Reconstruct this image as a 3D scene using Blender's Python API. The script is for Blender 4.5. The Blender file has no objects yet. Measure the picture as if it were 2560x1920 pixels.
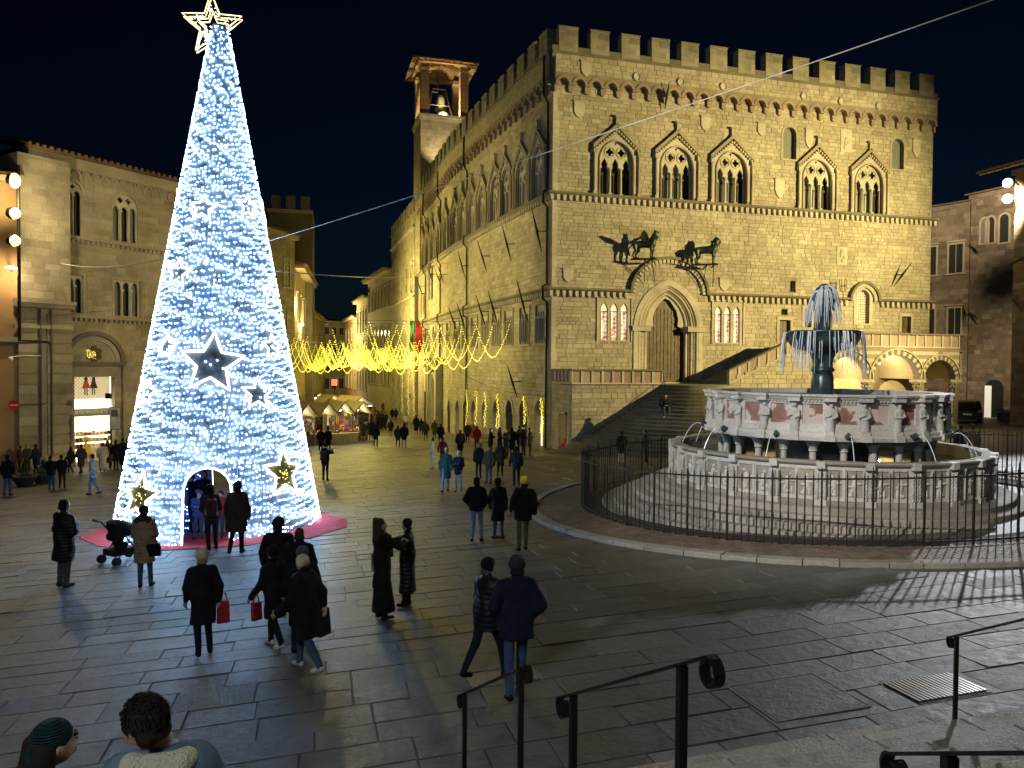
import bpy, math, random
import numpy as np
from mathutils import Vector, Matrix
from mathutils.geometry import delaunay_2d_cdt
random.seed(7); np.random.seed(7)
sc = bpy.context.scene
col = sc.collection
R = math.radians
# ------------------------------------------------------------------ camera
CAMZ = 3.7
FPX = 1900.0                       # focal length in pixels of a 2560 wide picture
PITCH, ROLL = R(-1.36), R(0.42)
cam_d = bpy.data.cameras.new('camera'); cam = bpy.data.objects.new('camera', cam_d); col.objects.link(cam)
cam_d.sensor_width = 36; cam_d.lens = 36*FPX/2560; cam_d.clip_end = 2000; cam_d.clip_start = .05
CM = Matrix.Translation((0,0,CAMZ)) @ Matrix.Rotation(R(90)+PITCH,4,'X') @ Matrix.Rotation(ROLL,4,'Z')
cam.matrix_world = CM
sc.camera = cam
# ------------------------------------------------------------------ night sky
w = bpy.data.worlds.new('World'); sc.world = w; w.use_nodes = True
nt = w.node_tree; bg = nt.nodes['Background']
sky = nt.nodes.new('ShaderNodeTexSky'); sky.sky_type = 'NISHITA'; sky.sun_disc = False
sky.sun_elevation = R(-4.5); sky.sun_rotation = R(20); sky.altitude = 450
tint = nt.nodes.new('ShaderNodeMix'); tint.data_type = 'RGBA'; tint.blend_type = 'MULTIPLY'; tint.inputs[0].default_value = 1; tint.inputs[7].default_value = (.16,.46,1.0,1)
nt.links.new(sky.outputs[0], tint.inputs[6]); nt.links.new(tint.outputs[2], bg.inputs[0]); bg.inputs[1].default_value = 0.115
# faint moonlight is the only sun
sl = bpy.data.lights.new('moon', 'SUN'); sl.energy = 0.012; sl.angle = R(0.5); sl.color = (.8,.88,1)
moon = bpy.data.objects.new('moon', sl); col.objects.link(moon); moon.rotation_euler = (R(35), R(-25), 0); moon['kind'] = 'helper'
# ------------------------------------------------------------------ picture
vs = sc.view_settings; vs.view_transform = 'Standard'; vs.look = 'None'; vs.exposure = 0; vs.gamma = 1; vs.use_curve_mapping = False
sc.render.engine = 'CYCLES'
cy = sc.cycles; cy.use_denoising = True; cy.denoiser = 'OPENIMAGEDENOISE'; cy.max_bounces = 5; cy.diffuse_bounces = 3; cy.glossy_bounces = 3
cy.transmission_bounces = 4; cy.transparent_max_bounces = 6; cy.sample_clamp_indirect = 4; cy.use_light_tree = True; cy.caustics_reflective = False; cy.caustics_refractive = False
# ------------------------------------------------------------------ placing things
def ray(px, py):
    d = Vector(((px-1280)/FPX, (960-py)/FPX, -1)); return (CM.to_3x3() @ d)
def at(px, py, Y):                 # the point at depth Y seen at a place in the photograph
    d = ray(px, py); return Vector((0,0,CAMZ)) + d*(Y/d.y)
def G(x, y):                       # height of the sloping square
    ye = y if y < 70 else 70 + 14*math.tanh((y-70)/14)
    xe = max(-26, min(34, x))
    return .05*xe - .03*ye
def on_ground(px, py):
    d = ray(px, py); o = Vector((0,0,CAMZ)); t0, t1 = 1.0, 400.0
    for _ in range(50):
        t = (t0+t1)/2; p = o + d*(t/d.y)
        if p.z > G(p.x, p.y): t0 = t
        else: t1 = t
    p = o + d*(t1/d.y); return Vector((p.x, p.y, G(p.x,p.y)))
# ------------------------------------------------------------------ object helpers
BASE = {}
def tag(o, label=None, cat=None, group=None, kind=None):
    if label: o['label'] = label
    if cat: o['category'] = cat
    if group: o['group'] = group
    if kind: o['kind'] = kind
    return o
def thing(name, label, cat, loc=(0,0,0), group=None, rz=0):
    o = bpy.data.objects.new(name, None); col.objects.link(o); o.empty_display_size = .2
    o.location = loc; o.rotation_euler = (0,0,rz)
    BASE[o.name] = Vector(loc); return tag(o, label, cat, group)
def link(name, me, parent=None, loc=None):
    o = bpy.data.objects.new(name, me); col.objects.link(o)
    if parent is not None:
        o.parent = parent; BASE[o.name] = BASE.get(parent.name, Vector((0,0,0)))
    else:
        BASE[o.name] = Vector(loc) if loc is not None else Vector((0,0,0))
    if loc is not None: o.location = loc
    return o
def copy_tree(o, parent=None):
    c = o.copy(); col.objects.link(c)
    if parent is not None: c.parent = parent
    BASE[c.name] = BASE.get(o.name, Vector((0,0,0)))
    for ch in list(o.children): copy_tree(ch, c)
    return c
class MB:
    """collects faces, links them as one mesh"""
    def __init__(s): s.v = []; s.f = []; s.r = []; s.m = []; s.cur = 0; s.rnd = None
    def add(s, vs, fs, m=None, rnd=None):
        b = len(s.v); s.v.extend([tuple(p) for p in vs]); r = rnd if rnd is not None else (s.rnd if s.rnd is not None else random.random())
        for f in fs: s.f.append([i+b for i in f]); s.r.append(r); s.m.append(s.cur if m is None else m)
        return s
    def box(s, o, ax, ay, az, rnd=None, m=None, open_back=False):
        o, ax, ay, az = Vector(o), Vector(ax), Vector(ay), Vector(az)
        P = [o, o+ax, o+ax+ay, o+ay, o+az, o+ax+az, o+ax+ay+az, o+ay+az]
        fs = [(0,3,2,1),(4,5,6,7),(0,1,5,4),(1,2,6,5),(2,3,7,6),(3,0,4,7)]
        if ax.cross(ay).dot(az) < 0: fs = [f[::-1] for f in fs]
        return s.add(P, fs, m, rnd)
    def bx(s, x0,x1,y0,y1,z0,z1, m=None, rnd=None):
        return s.box((x0,y0,z0),(x1-x0,0,0),(0,y1-y0,0),(0,0,z1-z0),rnd,m)
    def quad(s, a,b,c,d, m=None, rnd=None): return s.add([a,b,c,d],[(0,1,2,3)],m,rnd)
    def tube(s, pts, r, n=6, cap=True, m=None, rnd=None, closed=False):
        pts = [Vector(p) for p in pts]; k = len(pts); rs = r if isinstance(r,(list,tuple)) else [r]*k
        V = []; F = []; up = Vector((0,0,1)); prev = None
        for i, p in enumerate(pts):
            if closed: t = (pts[(i+1)%k]-pts[i-1])
            else: t = (pts[min(i+1,k-1)]-pts[max(i-1,0)])
            t = t.normalized() if t.length > 1e-9 else Vector((0,0,1))
            if prev is None:
                a = t.cross(up)
                if a.length < .05: a = t.cross(Vector((1,0,0)))
            else: a = prev - t*prev.dot(t)
            a.normalize(); prev = a; b = t.cross(a)
            for j in range(n):
                th = 2*math.pi*j/n; V.append(p + (a*math.cos(th)+b*math.sin(th))*rs[i])
        for i in range(k-1 if not closed else k):
            for j in range(n):
                i2 = (i+1)%k; F.append((i*n+j, i*n+(j+1)%n, i2*n+(j+1)%n, i2*n+j))
        if cap and not closed: F.append(tuple(range(n))[::-1]); F.append(tuple((k-1)*n+j for j in range(n)))
        return s.add(V,F,m,rnd)
    def lathe(s, prof, c=(0,0,0), n=16, a0=0, a1=2*math.pi, m=None, rnd=None, cap=False):
        c = Vector(c); full = abs(a1-a0-2*math.pi) < 1e-6; k = n if full else n+1; V=[]; F=[]
        for (r,z) in prof:
            for j in range(k):
                th = a0+(a1-a0)*j/n; V.append((c.x+r*math.cos(th), c.y+r*math.sin(th), c.z+z))
        for i in range(len(prof)-1):
            for j in range(n):
                j2 = (j+1)%k; F.append((i*k+j, i*k+j2, (i+1)*k+j2, (i+1)*k+j))
        if cap: F.append(tuple(range(k))[::-1]); F.append(tuple((len(prof)-1)*k+j for j in range(k)))
        return s.add(V,F,m,rnd)
    def prism(s, poly, fr, d0, d1, m=None, rnd=None, back=True):
        """outline poly in (s,z) of a frame, pushed from depth d0 to d1"""
        n = len(poly); V = [fr(a,d0,b) for a,b in poly]+[fr(a,d1,b) for a,b in poly]
        area = sum(poly[i][0]*poly[(i+1)%n][1]-poly[(i+1)%n][0]*poly[i][1] for i in range(n))
        o = list(range(n)); front = [i+n for i in o]
        F = []
        flip = (area < 0) ^ (d1 < d0)
        fa = tuple(front) if not flip else tuple(front[::-1]); F.append(fa)
        if back: F.append(tuple(o[::-1]) if not flip else tuple(o))
        for i in range(n):
            j = (i+1)%n; q = (i, j, j+n, i+n); F.append(q if not flip else q[::-1])
        return s.add(V,F,m,rnd)
    def sphere(s, c, r, n=6, k=4, m=None, rnd=None):
        rr = r if isinstance(r,(tuple,list)) else (r,r,r); V=[(c[0],c[1],c[2]-rr[2])]; F=[]
        for i in range(1,k):
            ph = math.pi*i/k - math.pi/2
            for j in range(n):
                th = 2*math.pi*j/n; V.append((c[0]+rr[0]*math.cos(ph)*math.cos(th), c[1]+rr[1]*math.cos(ph)*math.sin(th), c[2]+rr[2]*math.sin(ph)))
        V.append((c[0],c[1],c[2]+rr[2])); L=len(V)-1
        for j in range(n): F.append((0,1+(j+1)%n,1+j)); F.append((L, 1+(k-2)*n+j, 1+(k-2)*n+(j+1)%n))
        for i in range(k-2):
            for j in range(n): F.append((1+i*n+j,1+i*n+(j+1)%n,1+(i+1)*n+(j+1)%n,1+(i+1)*n+j))
        return s.add(V,F,m,rnd)
    def mesh(s, name, mats, off=Vector((0,0,0)), smooth=False):
        me = bpy.data.meshes.new(name)
        V = np.array(s.v, dtype=np.float32).reshape(-1,3) - np.array(off, dtype=np.float32)
        me.from_pydata(V.tolist(), [], s.f)
        for mm in (mats if isinstance(mats,(list,tuple)) else [mats]): me.materials.append(M[mm] if isinstance(mm,str) else mm)
        if any(s.m): me.polygons.foreach_set('material_index', s.m)
        at_ = me.attributes.new('rnd','FLOAT','FACE'); at_.data.foreach_set('value', s.r)
        if smooth: me.shade_smooth()
        me.update(); return me
    def build(s, name, mats, parent=None, smooth=False, loc=None, kind=None):
        off = BASE.get(parent.name, Vector((0,0,0))) if parent is not None else (Vector(loc) if loc is not None else Vector((0,0,0)))
        o = link(name, s.mesh(name, mats, off, smooth), parent, loc if parent is None else None)
        if kind: o['kind'] = kind
        return o
class Frame:
    """wall coordinates: s along the wall, p out of it, z up (world height)"""
    def __init__(f, a, b):
        f.o = Vector((a[0],a[1],0)); d = Vector((b[0]-a[0], b[1]-a[1], 0)); f.len = d.length; f.d = d.normalized()
        f.n = Vector((f.d.y, -f.d.x, 0))          # towards the square when s runs to the right
    def __call__(f, s, p, z): return Vector((f.o.x+f.d.x*s+f.n.x*p, f.o.y+f.d.y*s+f.n.y*p, z))
    def box(f, mb, s0,s1,p0,p1,z0,z1, m=None, rnd=None): return mb.box(f(s0,p0,z0), f.d*(s1-s0), f.n*(p1-p0), Vector((0,0,z1-z0)), rnd, m)
    def hit(f, px, py, p=0):                      # wall coordinates of a place in the photograph
        r = ray(px,py); o = f.o + f.n*p; t = (o-Vector((0,0,0))).dot(f.n)/r.dot(f.n); q = Vector((0,0,CAMZ))+r*t
        return (q-o).dot(f.d), q.z
# ------------------------------------------------------------------ materials
M = {}
def nodes(name):
    m = bpy.data.materials.new(name); m.use_nodes = True; M[name] = m
    return m, m.node_tree, m.node_tree.nodes['Principled BSDF']
def N(nt, t, **kw):
    n = nt.nodes.new(t)
    for k, v in kw.items():
        if k.startswith('i_'): n.inputs[k[2:]].default_value = v
        else: setattr(n, k, v)
    return n
def ramp(nt, fac, stops):
    r = nt.nodes.new('ShaderNodeValToRGB'); e = r.color_ramp.elements
    while len(e) < len(stops): e.new(.5)
    for i,(p,c) in enumerate(stops): e[i].position = p; e[i].color = (*c,1)
    nt.links.new(fac, r.inputs[0]); return r.outputs[0]
def plain(name, c, rough=.6, metal=0, var=.12, scale=3.0, bump=0, bscale=30, spec=.5, coat=0):
    """a colour with soft procedural unevenness"""
    m, nt, b = nodes(name); b.inputs['Roughness'].default_value = rough; b.inputs['Metallic'].default_value = metal; b.inputs['Specular IOR Level'].default_value = spec
    if coat: b.inputs['Coat Weight'].default_value = coat
    tc = N(nt,'ShaderNodeTexCoord'); no = N(nt,'ShaderNodeTexNoise'); no.inputs['Scale'].default_value = scale; no.inputs['Detail'].default_value = 4
    nt.links.new(tc.outputs['Object'], no.inputs['Vector'])
    lo = tuple(max(0,x*(1-2*var)) for x in c); hi = tuple(min(1,x*(1+2*var)) for x in c)
    nt.links.new(ramp(nt, no.outputs[0], [(.3,lo),(.7,hi)]), b.inputs['Base Color'])
    if bump:
        n2 = N(nt,'ShaderNodeTexNoise'); n2.inputs['Scale'].default_value = bscale; n2.inputs['Detail'].default_value = 4
        nt.links.new(tc.outputs['Object'], n2.inputs['Vector'])
        bp = N(nt,'ShaderNodeBump'); bp.inputs['Strength'].default_value = bump; bp.inputs['Distance'].default_value = .02
        nt.links.new(n2.outputs[0], bp.inputs['Height']); nt.links.new(bp.outputs[0], b.inputs['Normal'])
    return m
def stone(name, stops, rough=.85, big=.25, bigs=.35, bump=.5, bscale=14, dirt=None, pits=0, spec=.3):
    """cut stone: a tone for each block from the rnd attribute, grain, weathering patches"""
    m, nt, b = nodes(name); b.inputs['Roughness'].default_value = rough; b.inputs['Specular IOR Level'].default_value = spec
    a = N(nt,'ShaderNodeAttribute', attribute_name='rnd'); geo = N(nt,'ShaderNodeNewGeometry')
    c1 = ramp(nt, a.outputs['Fac'], stops)
    n1 = N(nt,'ShaderNodeTexNoise'); n1.inputs['Scale'].default_value = bigs; n1.inputs['Detail'].default_value = 6; n1.inputs['Roughness'].default_value = .65
    nt.links.new(geo.outputs['Position'], n1.inputs['Vector'])
    n2 = N(nt,'ShaderNodeTexNoise'); n2.inputs['Scale'].default_value = bscale; n2.inputs['Detail'].default_value = 6; n2.inputs['Roughness'].default_value = .7
    nt.links.new(geo.outputs['Position'], n2.inputs['Vector'])
    g1 = ramp(nt, n1.outputs[0], [(.3,(1-big*2,)*3),(.7,(1+0*big,)*3)]); g2 = ramp(nt, n2.outputs[0], [(.25,(.62,)*3),(.62,(1.0,)*3)])
    mx = N(nt,'ShaderNodeMix', data_type='RGBA', blend_type='MULTIPLY'); mx.inputs[0].default_value = 1
    nt.links.new(c1, mx.inputs[6]); nt.links.new(g1, mx.inputs[7])
    mx2 = N(nt,'ShaderNodeMix', data_type='RGBA', blend_type='MULTIPLY'); mx2.inputs[0].default_value = .8
    nt.links.new(mx.outputs[2], mx2.inputs[6]); nt.links.new(g2, mx2.inputs[7])
    out = mx2.outputs[2]
    if dirt:
        n3 = N(nt,'ShaderNodeTexNoise'); n3.inputs['Scale'].default_value = 1.6; n3.inputs['Detail'].default_value = 7; n3.inputs['Roughness'].default_value = .7
        nt.links.new(geo.outputs['Position'], n3.inputs['Vector'])
        f = N(nt,'ShaderNodeMapRange'); f.inputs[1].default_value = .52; f.inputs[2].default_value = .72; nt.links.new(n3.outputs[0], f.inputs[0])
        mx3 = N(nt,'ShaderNodeMix', data_type='RGBA'); nt.links.new(f.outputs[0], mx3.inputs[0]); nt.links.new(out, mx3.inputs[6]); mx3.inputs[7].default_value = (*dirt,1); out = mx3.outputs[2]
    nt.links.new(out, b.inputs['Base Color'])
    bp = N(nt,'ShaderNodeBump'); bp.inputs['Strength'].default_value = bump; bp.inputs['Distance'].default_value = .03
    nt.links.new(n2.outputs[0], bp.inputs['Height']); nt.links.new(bp.outputs[0], b.inputs['Normal'])
    return m
def glow(name, c, strength, base=(.8,.8,.8), sample=True):
    m, nt, b = nodes(name); b.inputs['Base Color'].default_value = (*base,1); b.inputs['Emission Color'].default_value = (*c,1); b.inputs['Emission Strength'].default_value = strength
    m.cycles.emission_sampling = 'AUTO' if sample else 'NONE'
    return m
def glass(name, c, rough=.08, spec=.6):
    m, nt, b = nodes(name); b.inputs['Base Color'].default_value = (*c,1); b.inputs['Roughness'].default_value = rough; b.inputs['Specular IOR Level'].default_value = spec; b.inputs['Coat Weight'].default_value = .5; b.inputs['Coat Roughness'].default_value = .05
    return m
PAL = [(0,(.37,.32,.24)),(.3,(.45,.40,.31)),(.75,(.53,.48,.38)),(1,(.60,.54,.44))]
stone('palace_stone', PAL, dirt=(.24,.22,.17), big=.2)
stone('palace_joint', [(0,(.33,.29,.22)),(1,(.33,.29,.22))], bump=.3)
stone('merlon_stone', [(0,(.24,.22,.17)),(.5,(.36,.33,.26)),(1,(.46,.42,.34))], dirt=(.2,.19,.14), big=.25, bigs=.8)
stone('pink_stone', [(0,(.38,.28,.21)),(1,(.46,.35,.27))], dirt=(.25,.2,.16))
stone('white_stone', [(0,(.55,.50,.42)),(1,(.68,.63,.54))], dirt=(.34,.31,.26), bump=.35)
stone('dark_stone', [(0,(.20,.18,.14)),(1,(.27,.24,.19))], dirt=(.12,.11,.09))
stone('step_stone', [(0,(.22,.20,.16)),(1,(.34,.31,.25))], dirt=(.14,.13,.11))
stone('marble', [(0,(.62,.60,.56)),(1,(.74,.72,.68))], big=.18, dirt=(.40,.37,.33), bump=.3, rough=.55)
stone('marble_old', [(0,(.38,.35,.30)),(1,(.52,.48,.42))], big=.25, dirt=(.28,.25,.2), bump=.5, rough=.7)
m, nt, b = nodes('red_marble'); b.inputs['Roughness'].default_value = .5
geo = N(nt,'ShaderNodeNewGeometry'); no = N(nt,'ShaderNodeTexNoise'); no.inputs['Scale'].default_value = 1.7; no.inputs['Detail'].default_value = 5; no.inputs['Distortion'].default_value = .6
nt.links.new(geo.outputs['Position'], no.inputs['Vector'])
nt.links.new(ramp(nt, no.outputs[0], [(.36,(.20,.095,.075)),(.47,(.27,.15,.12)),(.5,(.55,.49,.46)),(.62,(.50,.42,.38)),(.75,(.33,.2,.16))]), b.inputs['Base Color'])
stone('paving', [(0,(.135,.133,.13)),(.5,(.168,.165,.16)),(.85,(.198,.195,.188)),(1,(.23,.226,.215))], rough=.46, bump=.8, bscale=7, big=.3, bigs=.22, spec=.45, dirt=(.095,.093,.09))
m = M['paving']; nt = m.node_tree; b = nt.nodes['Principled BSDF']; old = b.inputs['Normal'].links[0].from_socket
at_ = N(nt,'ShaderNodeAttribute', attribute_name='rnd'); geo = N(nt,'ShaderNodeNewGeometry'); rv = N(nt,'ShaderNodeMath', operation='MULTIPLY'); rv.inputs[1].default_value = 37.0; nt.links.new(at_.outputs['Fac'],rv.inputs[0])
vr = N(nt,'ShaderNodeVectorRotate', rotation_type='Z_AXIS'); nt.links.new(geo.outputs['Position'],vr.inputs['Vector']); nt.links.new(rv.outputs[0],vr.inputs['Angle'])
wv = N(nt,'ShaderNodeTexWave'); wv.inputs['Scale'].default_value = 15; wv.inputs['Distortion'].default_value = 4; wv.inputs['Detail Scale'].default_value = 3; nt.links.new(vr.outputs[0],wv.inputs['Vector'])
gt = N(nt,'ShaderNodeMath', operation='COMPARE'); gt.inputs[1].default_value = .62; gt.inputs[2].default_value = .09; nt.links.new(at_.outputs['Fac'],gt.inputs[0])
ml = N(nt,'ShaderNodeMath', operation='MULTIPLY'); nt.links.new(gt.outputs[0],ml.inputs[0]); nt.links.new(wv.outputs['Fac'],ml.inputs[1])
b2 = N(nt,'ShaderNodeBump'); b2.inputs['Strength'].default_value = .5; b2.inputs['Distance'].default_value = .008; nt.links.new(ml.outputs[0],b2.inputs['Height']); nt.links.new(old,b2.inputs['Normal']); nt.links.new(b2.outputs[0],b.inputs['Normal'])
vo = N(nt,'ShaderNodeTexVoronoi'); vo.inputs['Scale'].default_value = 1.9; nt.links.new(geo.outputs['Position'],vo.inputs['Vector'])
no = N(nt,'ShaderNodeTexNoise'); no.inputs['Scale'].default_value = 5.5; no.inputs['Detail'].default_value = 8; no.inputs['Roughness'].default_value = .75; nt.links.new(geo.outputs['Position'],no.inputs['Vector'])
sp1 = N(nt,'ShaderNodeMapRange'); sp1.inputs[1].default_value = .045; sp1.inputs[2].default_value = .085; sp1.inputs[3].default_value = .45; nt.links.new(vo.outputs['Distance'],sp1.inputs[0])
sp2 = N(nt,'ShaderNodeMapRange'); sp2.inputs[1].default_value = .32; sp2.inputs[2].default_value = .55; sp2.inputs[3].default_value = .55; nt.links.new(no.outputs[0],sp2.inputs[0])
m1 = N(nt,'ShaderNodeMath', operation='MULTIPLY'); nt.links.new(sp1.outputs[0],m1.inputs[0]); nt.links.new(sp2.outputs[0],m1.inputs[1])
mxg = N(nt,'ShaderNodeMix', data_type='RGBA', blend_type='MULTIPLY'); mxg.inputs[0].default_value = 1; oldc = b.inputs['Base Color'].links[0].from_socket; nt.links.new(oldc,mxg.inputs[6]); nt.links.new(m1.outputs[0],mxg.inputs[7]); nt.links.new(mxg.outputs[2],b.inputs['Base Color'])
rr2 = N(nt,'ShaderNodeMapRange'); rr2.inputs[1].default_value = .3; rr2.inputs[2].default_value = .7; rr2.inputs[3].default_value = .36; rr2.inputs[4].default_value = .62; nt.links.new(no.outputs[0],rr2.inputs[0]); nt.links.new(rr2.outputs[0],b.inputs['Roughness'])
stone('paving_joint', [(0,(.06,.057,.05)),(1,(.06,.057,.05))], rough=.8)
stone('street_stone', [(0,(.15,.14,.125)),(1,(.15,.14,.125))], rough=.55, bump=.8, bscale=2.2, bigs=.5)
stone('path_brick', [(0,(.15,.105,.08)),(.6,(.20,.15,.115)),(1,(.25,.19,.15))], rough=.6, bump=.5)
stone('kerb_stone', [(0,(.34,.32,.28)),(1,(.46,.43,.38))], rough=.7, dirt=(.2,.19,.17))
stone('travertine', [(0,(.46,.39,.30)),(1,(.60,.53,.42))], rough=.24, dirt=(.12,.10,.08), bump=.9, bscale=20, spec=.5)
stone('left_stone', [(0,(.33,.28,.21)),(.5,(.43,.38,.30)),(1,(.52,.47,.39))], big=.25, dirt=(.30,.26,.2), bump=.35)
stone('rubble', [(0,(.16,.125,.085)),(.5,(.27,.22,.155)),(1,(.40,.34,.26))], dirt=(.12,.095,.065), bump=.8)
stone('ochre_plaster', [(0,(.52,.32,.16)),(1,(.52,.32,.16))], big=.15, dirt=(.42,.27,.15), bump=.15)
stone('buff_plaster', [(0,(.50,.42,.30)),(1,(.50,.42,.30))], big=.15, dirt=(.38,.32,.24), bump=.15)
stone('rose_plaster', [(0,(.45,.27,.18)),(1,(.45,.27,.18))], big=.15, dirt=(.33,.22,.16), bump=.15)
stone('grey_plaster', [(0,(.38,.33,.27)),(1,(.38,.33,.27))], big=.15, dirt=(.28,.25,.21), bump=.15)
stone('tower_brick', [(0,(.34,.21,.12)),(1,(.46,.31,.19))], bump=.6, bscale=22, dirt=(.2,.12,.08))
stone('roof_tile', [(0,(.16,.10,.07)),(1,(.24,.15,.10))], dirt=(.1,.08,.06))
plain('timber', (.24,.16,.085), .7, bump=.3)
plain('door_wood', (.075,.042,.022), .55, bump=.35, bscale=12, var=.25)
plain('dark_frame', (.025,.022,.02), .5)
plain('iron', (.018,.016,.015), .5, metal=.6, bump=.2)
plain('rust_iron', (.03,.02,.014), .55, metal=.5, bump=.3)
plain('pipe', (.03,.022,.016), .5, metal=.3)
plain('copper_pipe', (.09,.06,.045), .5, metal=.3)
plain('bronze', (.05,.075,.085), .3, metal=.35, var=.3, bump=.25)
plain('bronze_green', (.022,.040,.030), .45, metal=.5, var=.4, bump=.3)
glass('window_glass', (.03,.035,.032))
glass('curtain_glass', (.30,.33,.29), .25)
glass('shutter_pane', (.16,.17,.16), .5, .3)
plain('shutter', (.05,.045,.035), .7)
plain('white_paint', (.72,.70,.66), .5)
plain('red_carpet', (.50,.035,.045), .9, bump=.3, bscale=60)
plain('red_tinsel', (.45,.02,.02), .4, bump=.5)
glow('led_white', (.42,.70,1.0), 80, sample=True)
glow('led_blue', (.12,.30,1.0), 62, sample=True)
glow('led_cyan', (.45,.80,1.0), 50, sample=True)
glow('tube_white', (.92,1.0,1.0), 5, sample=True)
glow('tube_warm', (1.0,.74,.30), 2.6, sample=True)
glow('led_gold', (1.0,.80,.10), 3.2, sample=False)
glow('garland_bulb', (1.0,.80,.05), 5.0, sample=False)
glow('lamp_warm', (1.0,.70,.14), 5, sample=False)
glow('lamp_cool', (.80,.92,1.0), 8, sample=False)
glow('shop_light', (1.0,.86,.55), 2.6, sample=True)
glow('shop_warm', (1.0,.72,.30), 1.6, sample=True)
glow('stall_light', (1.0,.93,.75), 9, sample=True)
glow('red_sign', (1.0,.03,.04), 2.2, sample=False)
glow('white_strip', (1.0,.97,.9), 4, sample=False)
plain('tree_net', (.18,.20,.24), .7, var=.2, bump=.4)
plain('moss_green', (.10,.10,.03), .8, var=.4, bump=.6)
plain('canvas', (.50,.42,.22), .75, var=.1, bump=.2)
plain('canvas_white', (.68,.66,.6), .8)
plain('skin', (.52,.33,.24), .5)
plain('water', (.55,.66,.72), .12, var=.1)
plain('sign_red', (.62,.03,.03), .4)
plain('sign_grey', (.16,.19,.21), .4)
plain('gold_letter', (.75,.6,.3), .4)
plain('planter', (.045,.045,.05), .6, bump=.3)
plain('conifer', (.035,.07,.025), .8, var=.4, bump=.6)
plain('car_paint', (.012,.013,.015), .18, metal=.5, coat=1, var=.05)
plain('tyre', (.015,.015,.015), .8)
plain('flag_green', (.03,.22,.08), .8)
plain('flag_red', (.50,.03,.03), .8)
plain('flag_white', (.75,.73,.7), .8)
plain('cable', (.62,.60,.52), .6)
plain('dark_cable', (.05,.045,.04), .6)
m, nt, b = nodes('wet_water'); b.inputs['Base Color'].default_value=(.04,.07,.065,1); b.inputs['Roughness'].default_value=.08; b.inputs['Specular IOR Level'].default_value=.6
m, nt, b = nodes('falling_water'); b.inputs['Base Color'].default_value=(.86,.93,1,1); b.inputs['Roughness'].default_value=.25; b.inputs['Alpha'].default_value=.8
m, nt, b = nodes('leaded'); b.inputs['Roughness'].default_value=.4
tc = N(nt,'ShaderNodeTexCoord'); vo = N(nt,'ShaderNodeTexChecker'); vo.inputs['Scale'].default_value = 5.2
geo = N(nt,'ShaderNodeNewGeometry'); no = N(nt,'ShaderNodeTexNoise'); no.inputs['Scale'].default_value = 1.4; no.inputs['Detail'].default_value = 4
mp = N(nt,'ShaderNodeMapping'); mp.inputs['Rotation'].default_value = (0,.78,.27); nt.links.new(geo.outputs['Position'], mp.inputs['Vector'])
nt.links.new(mp.outputs[0], vo.inputs['Vector']); vo.inputs['Color1'].default_value = (1,.84,.55,1); vo.inputs['Color2'].default_value = (.55,.16,.12,1)
mx = N(nt,'ShaderNodeMix', data_type='RGBA'); nt.links.new(geo.outputs['Position'], no.inputs['Vector']); mr_ = N(nt,'ShaderNodeMapRange'); mr_.inputs[1].default_value = .45; mr_.inputs[2].default_value = .75; nt.links.new(no.outputs[0], mr_.inputs[0]); nt.links.new(mr_.outputs[0], mx.inputs[0]); nt.links.new(vo.outputs[0], mx.inputs[6]); mx.inputs[7].default_value = (1,.85,.62,1)
nt.links.new(mx.outputs[2], b.inputs['Emission Color']); nt.links.new(mx.outputs[2], b.inputs['Base Color']); b.inputs['Emission Strength'].default_value = .85
m.cycles.emission_sampling = 'NONE'
glow('shop_warm_glass', (1.0,.78,.38), 1.1, sample=False)
glow('lunette_glass', (1.0,.80,.36), .75, base=(.5,.4,.25), sample=False)
glow('shop_front_lit', (1.0,.80,.42), 1.3, sample=True)
stone('cream_plaster', [(0,(.60,.50,.34)),(1,(.60,.50,.34))], big=.1, bump=.1)
plain('banner_dark', (.04,.05,.07), .8)
plain('tree_dark', (.11,.14,.18), .8, var=.3)
plain('tree_cloth', (.16,.24,.42), .8, var=.2)
glow('sparkle', (1,.85,.8), 4, sample=False)
glow('lattice_glow', (1.0,.80,.45), .7, sample=False)
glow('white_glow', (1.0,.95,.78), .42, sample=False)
plain('doll_yellow', (.85,.50,.02), .5)
plain('doll_hair', (.75,.55,.25), .6)
glow('lamp_cool_dim', (1,.92,.7), 6, sample=False)
plain('purple', (.25,.05,.5), .6)
plain('black_fabric', (.012,.012,.014), .8)
glow('tail_red', (1,.05,.02), .04, base=(.4,.02,.02), sample=False)
plain('bell_bronze', (.20,.22,.15), .4, metal=.3)
plain('canvas_dark', (.14,.10,.05), .8)
plain('grate_steel', (.30,.29,.27), .35, metal=.7)
plain('fleece', (.60,.53,.38), .95, bump=1.0, bscale=70)
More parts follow.
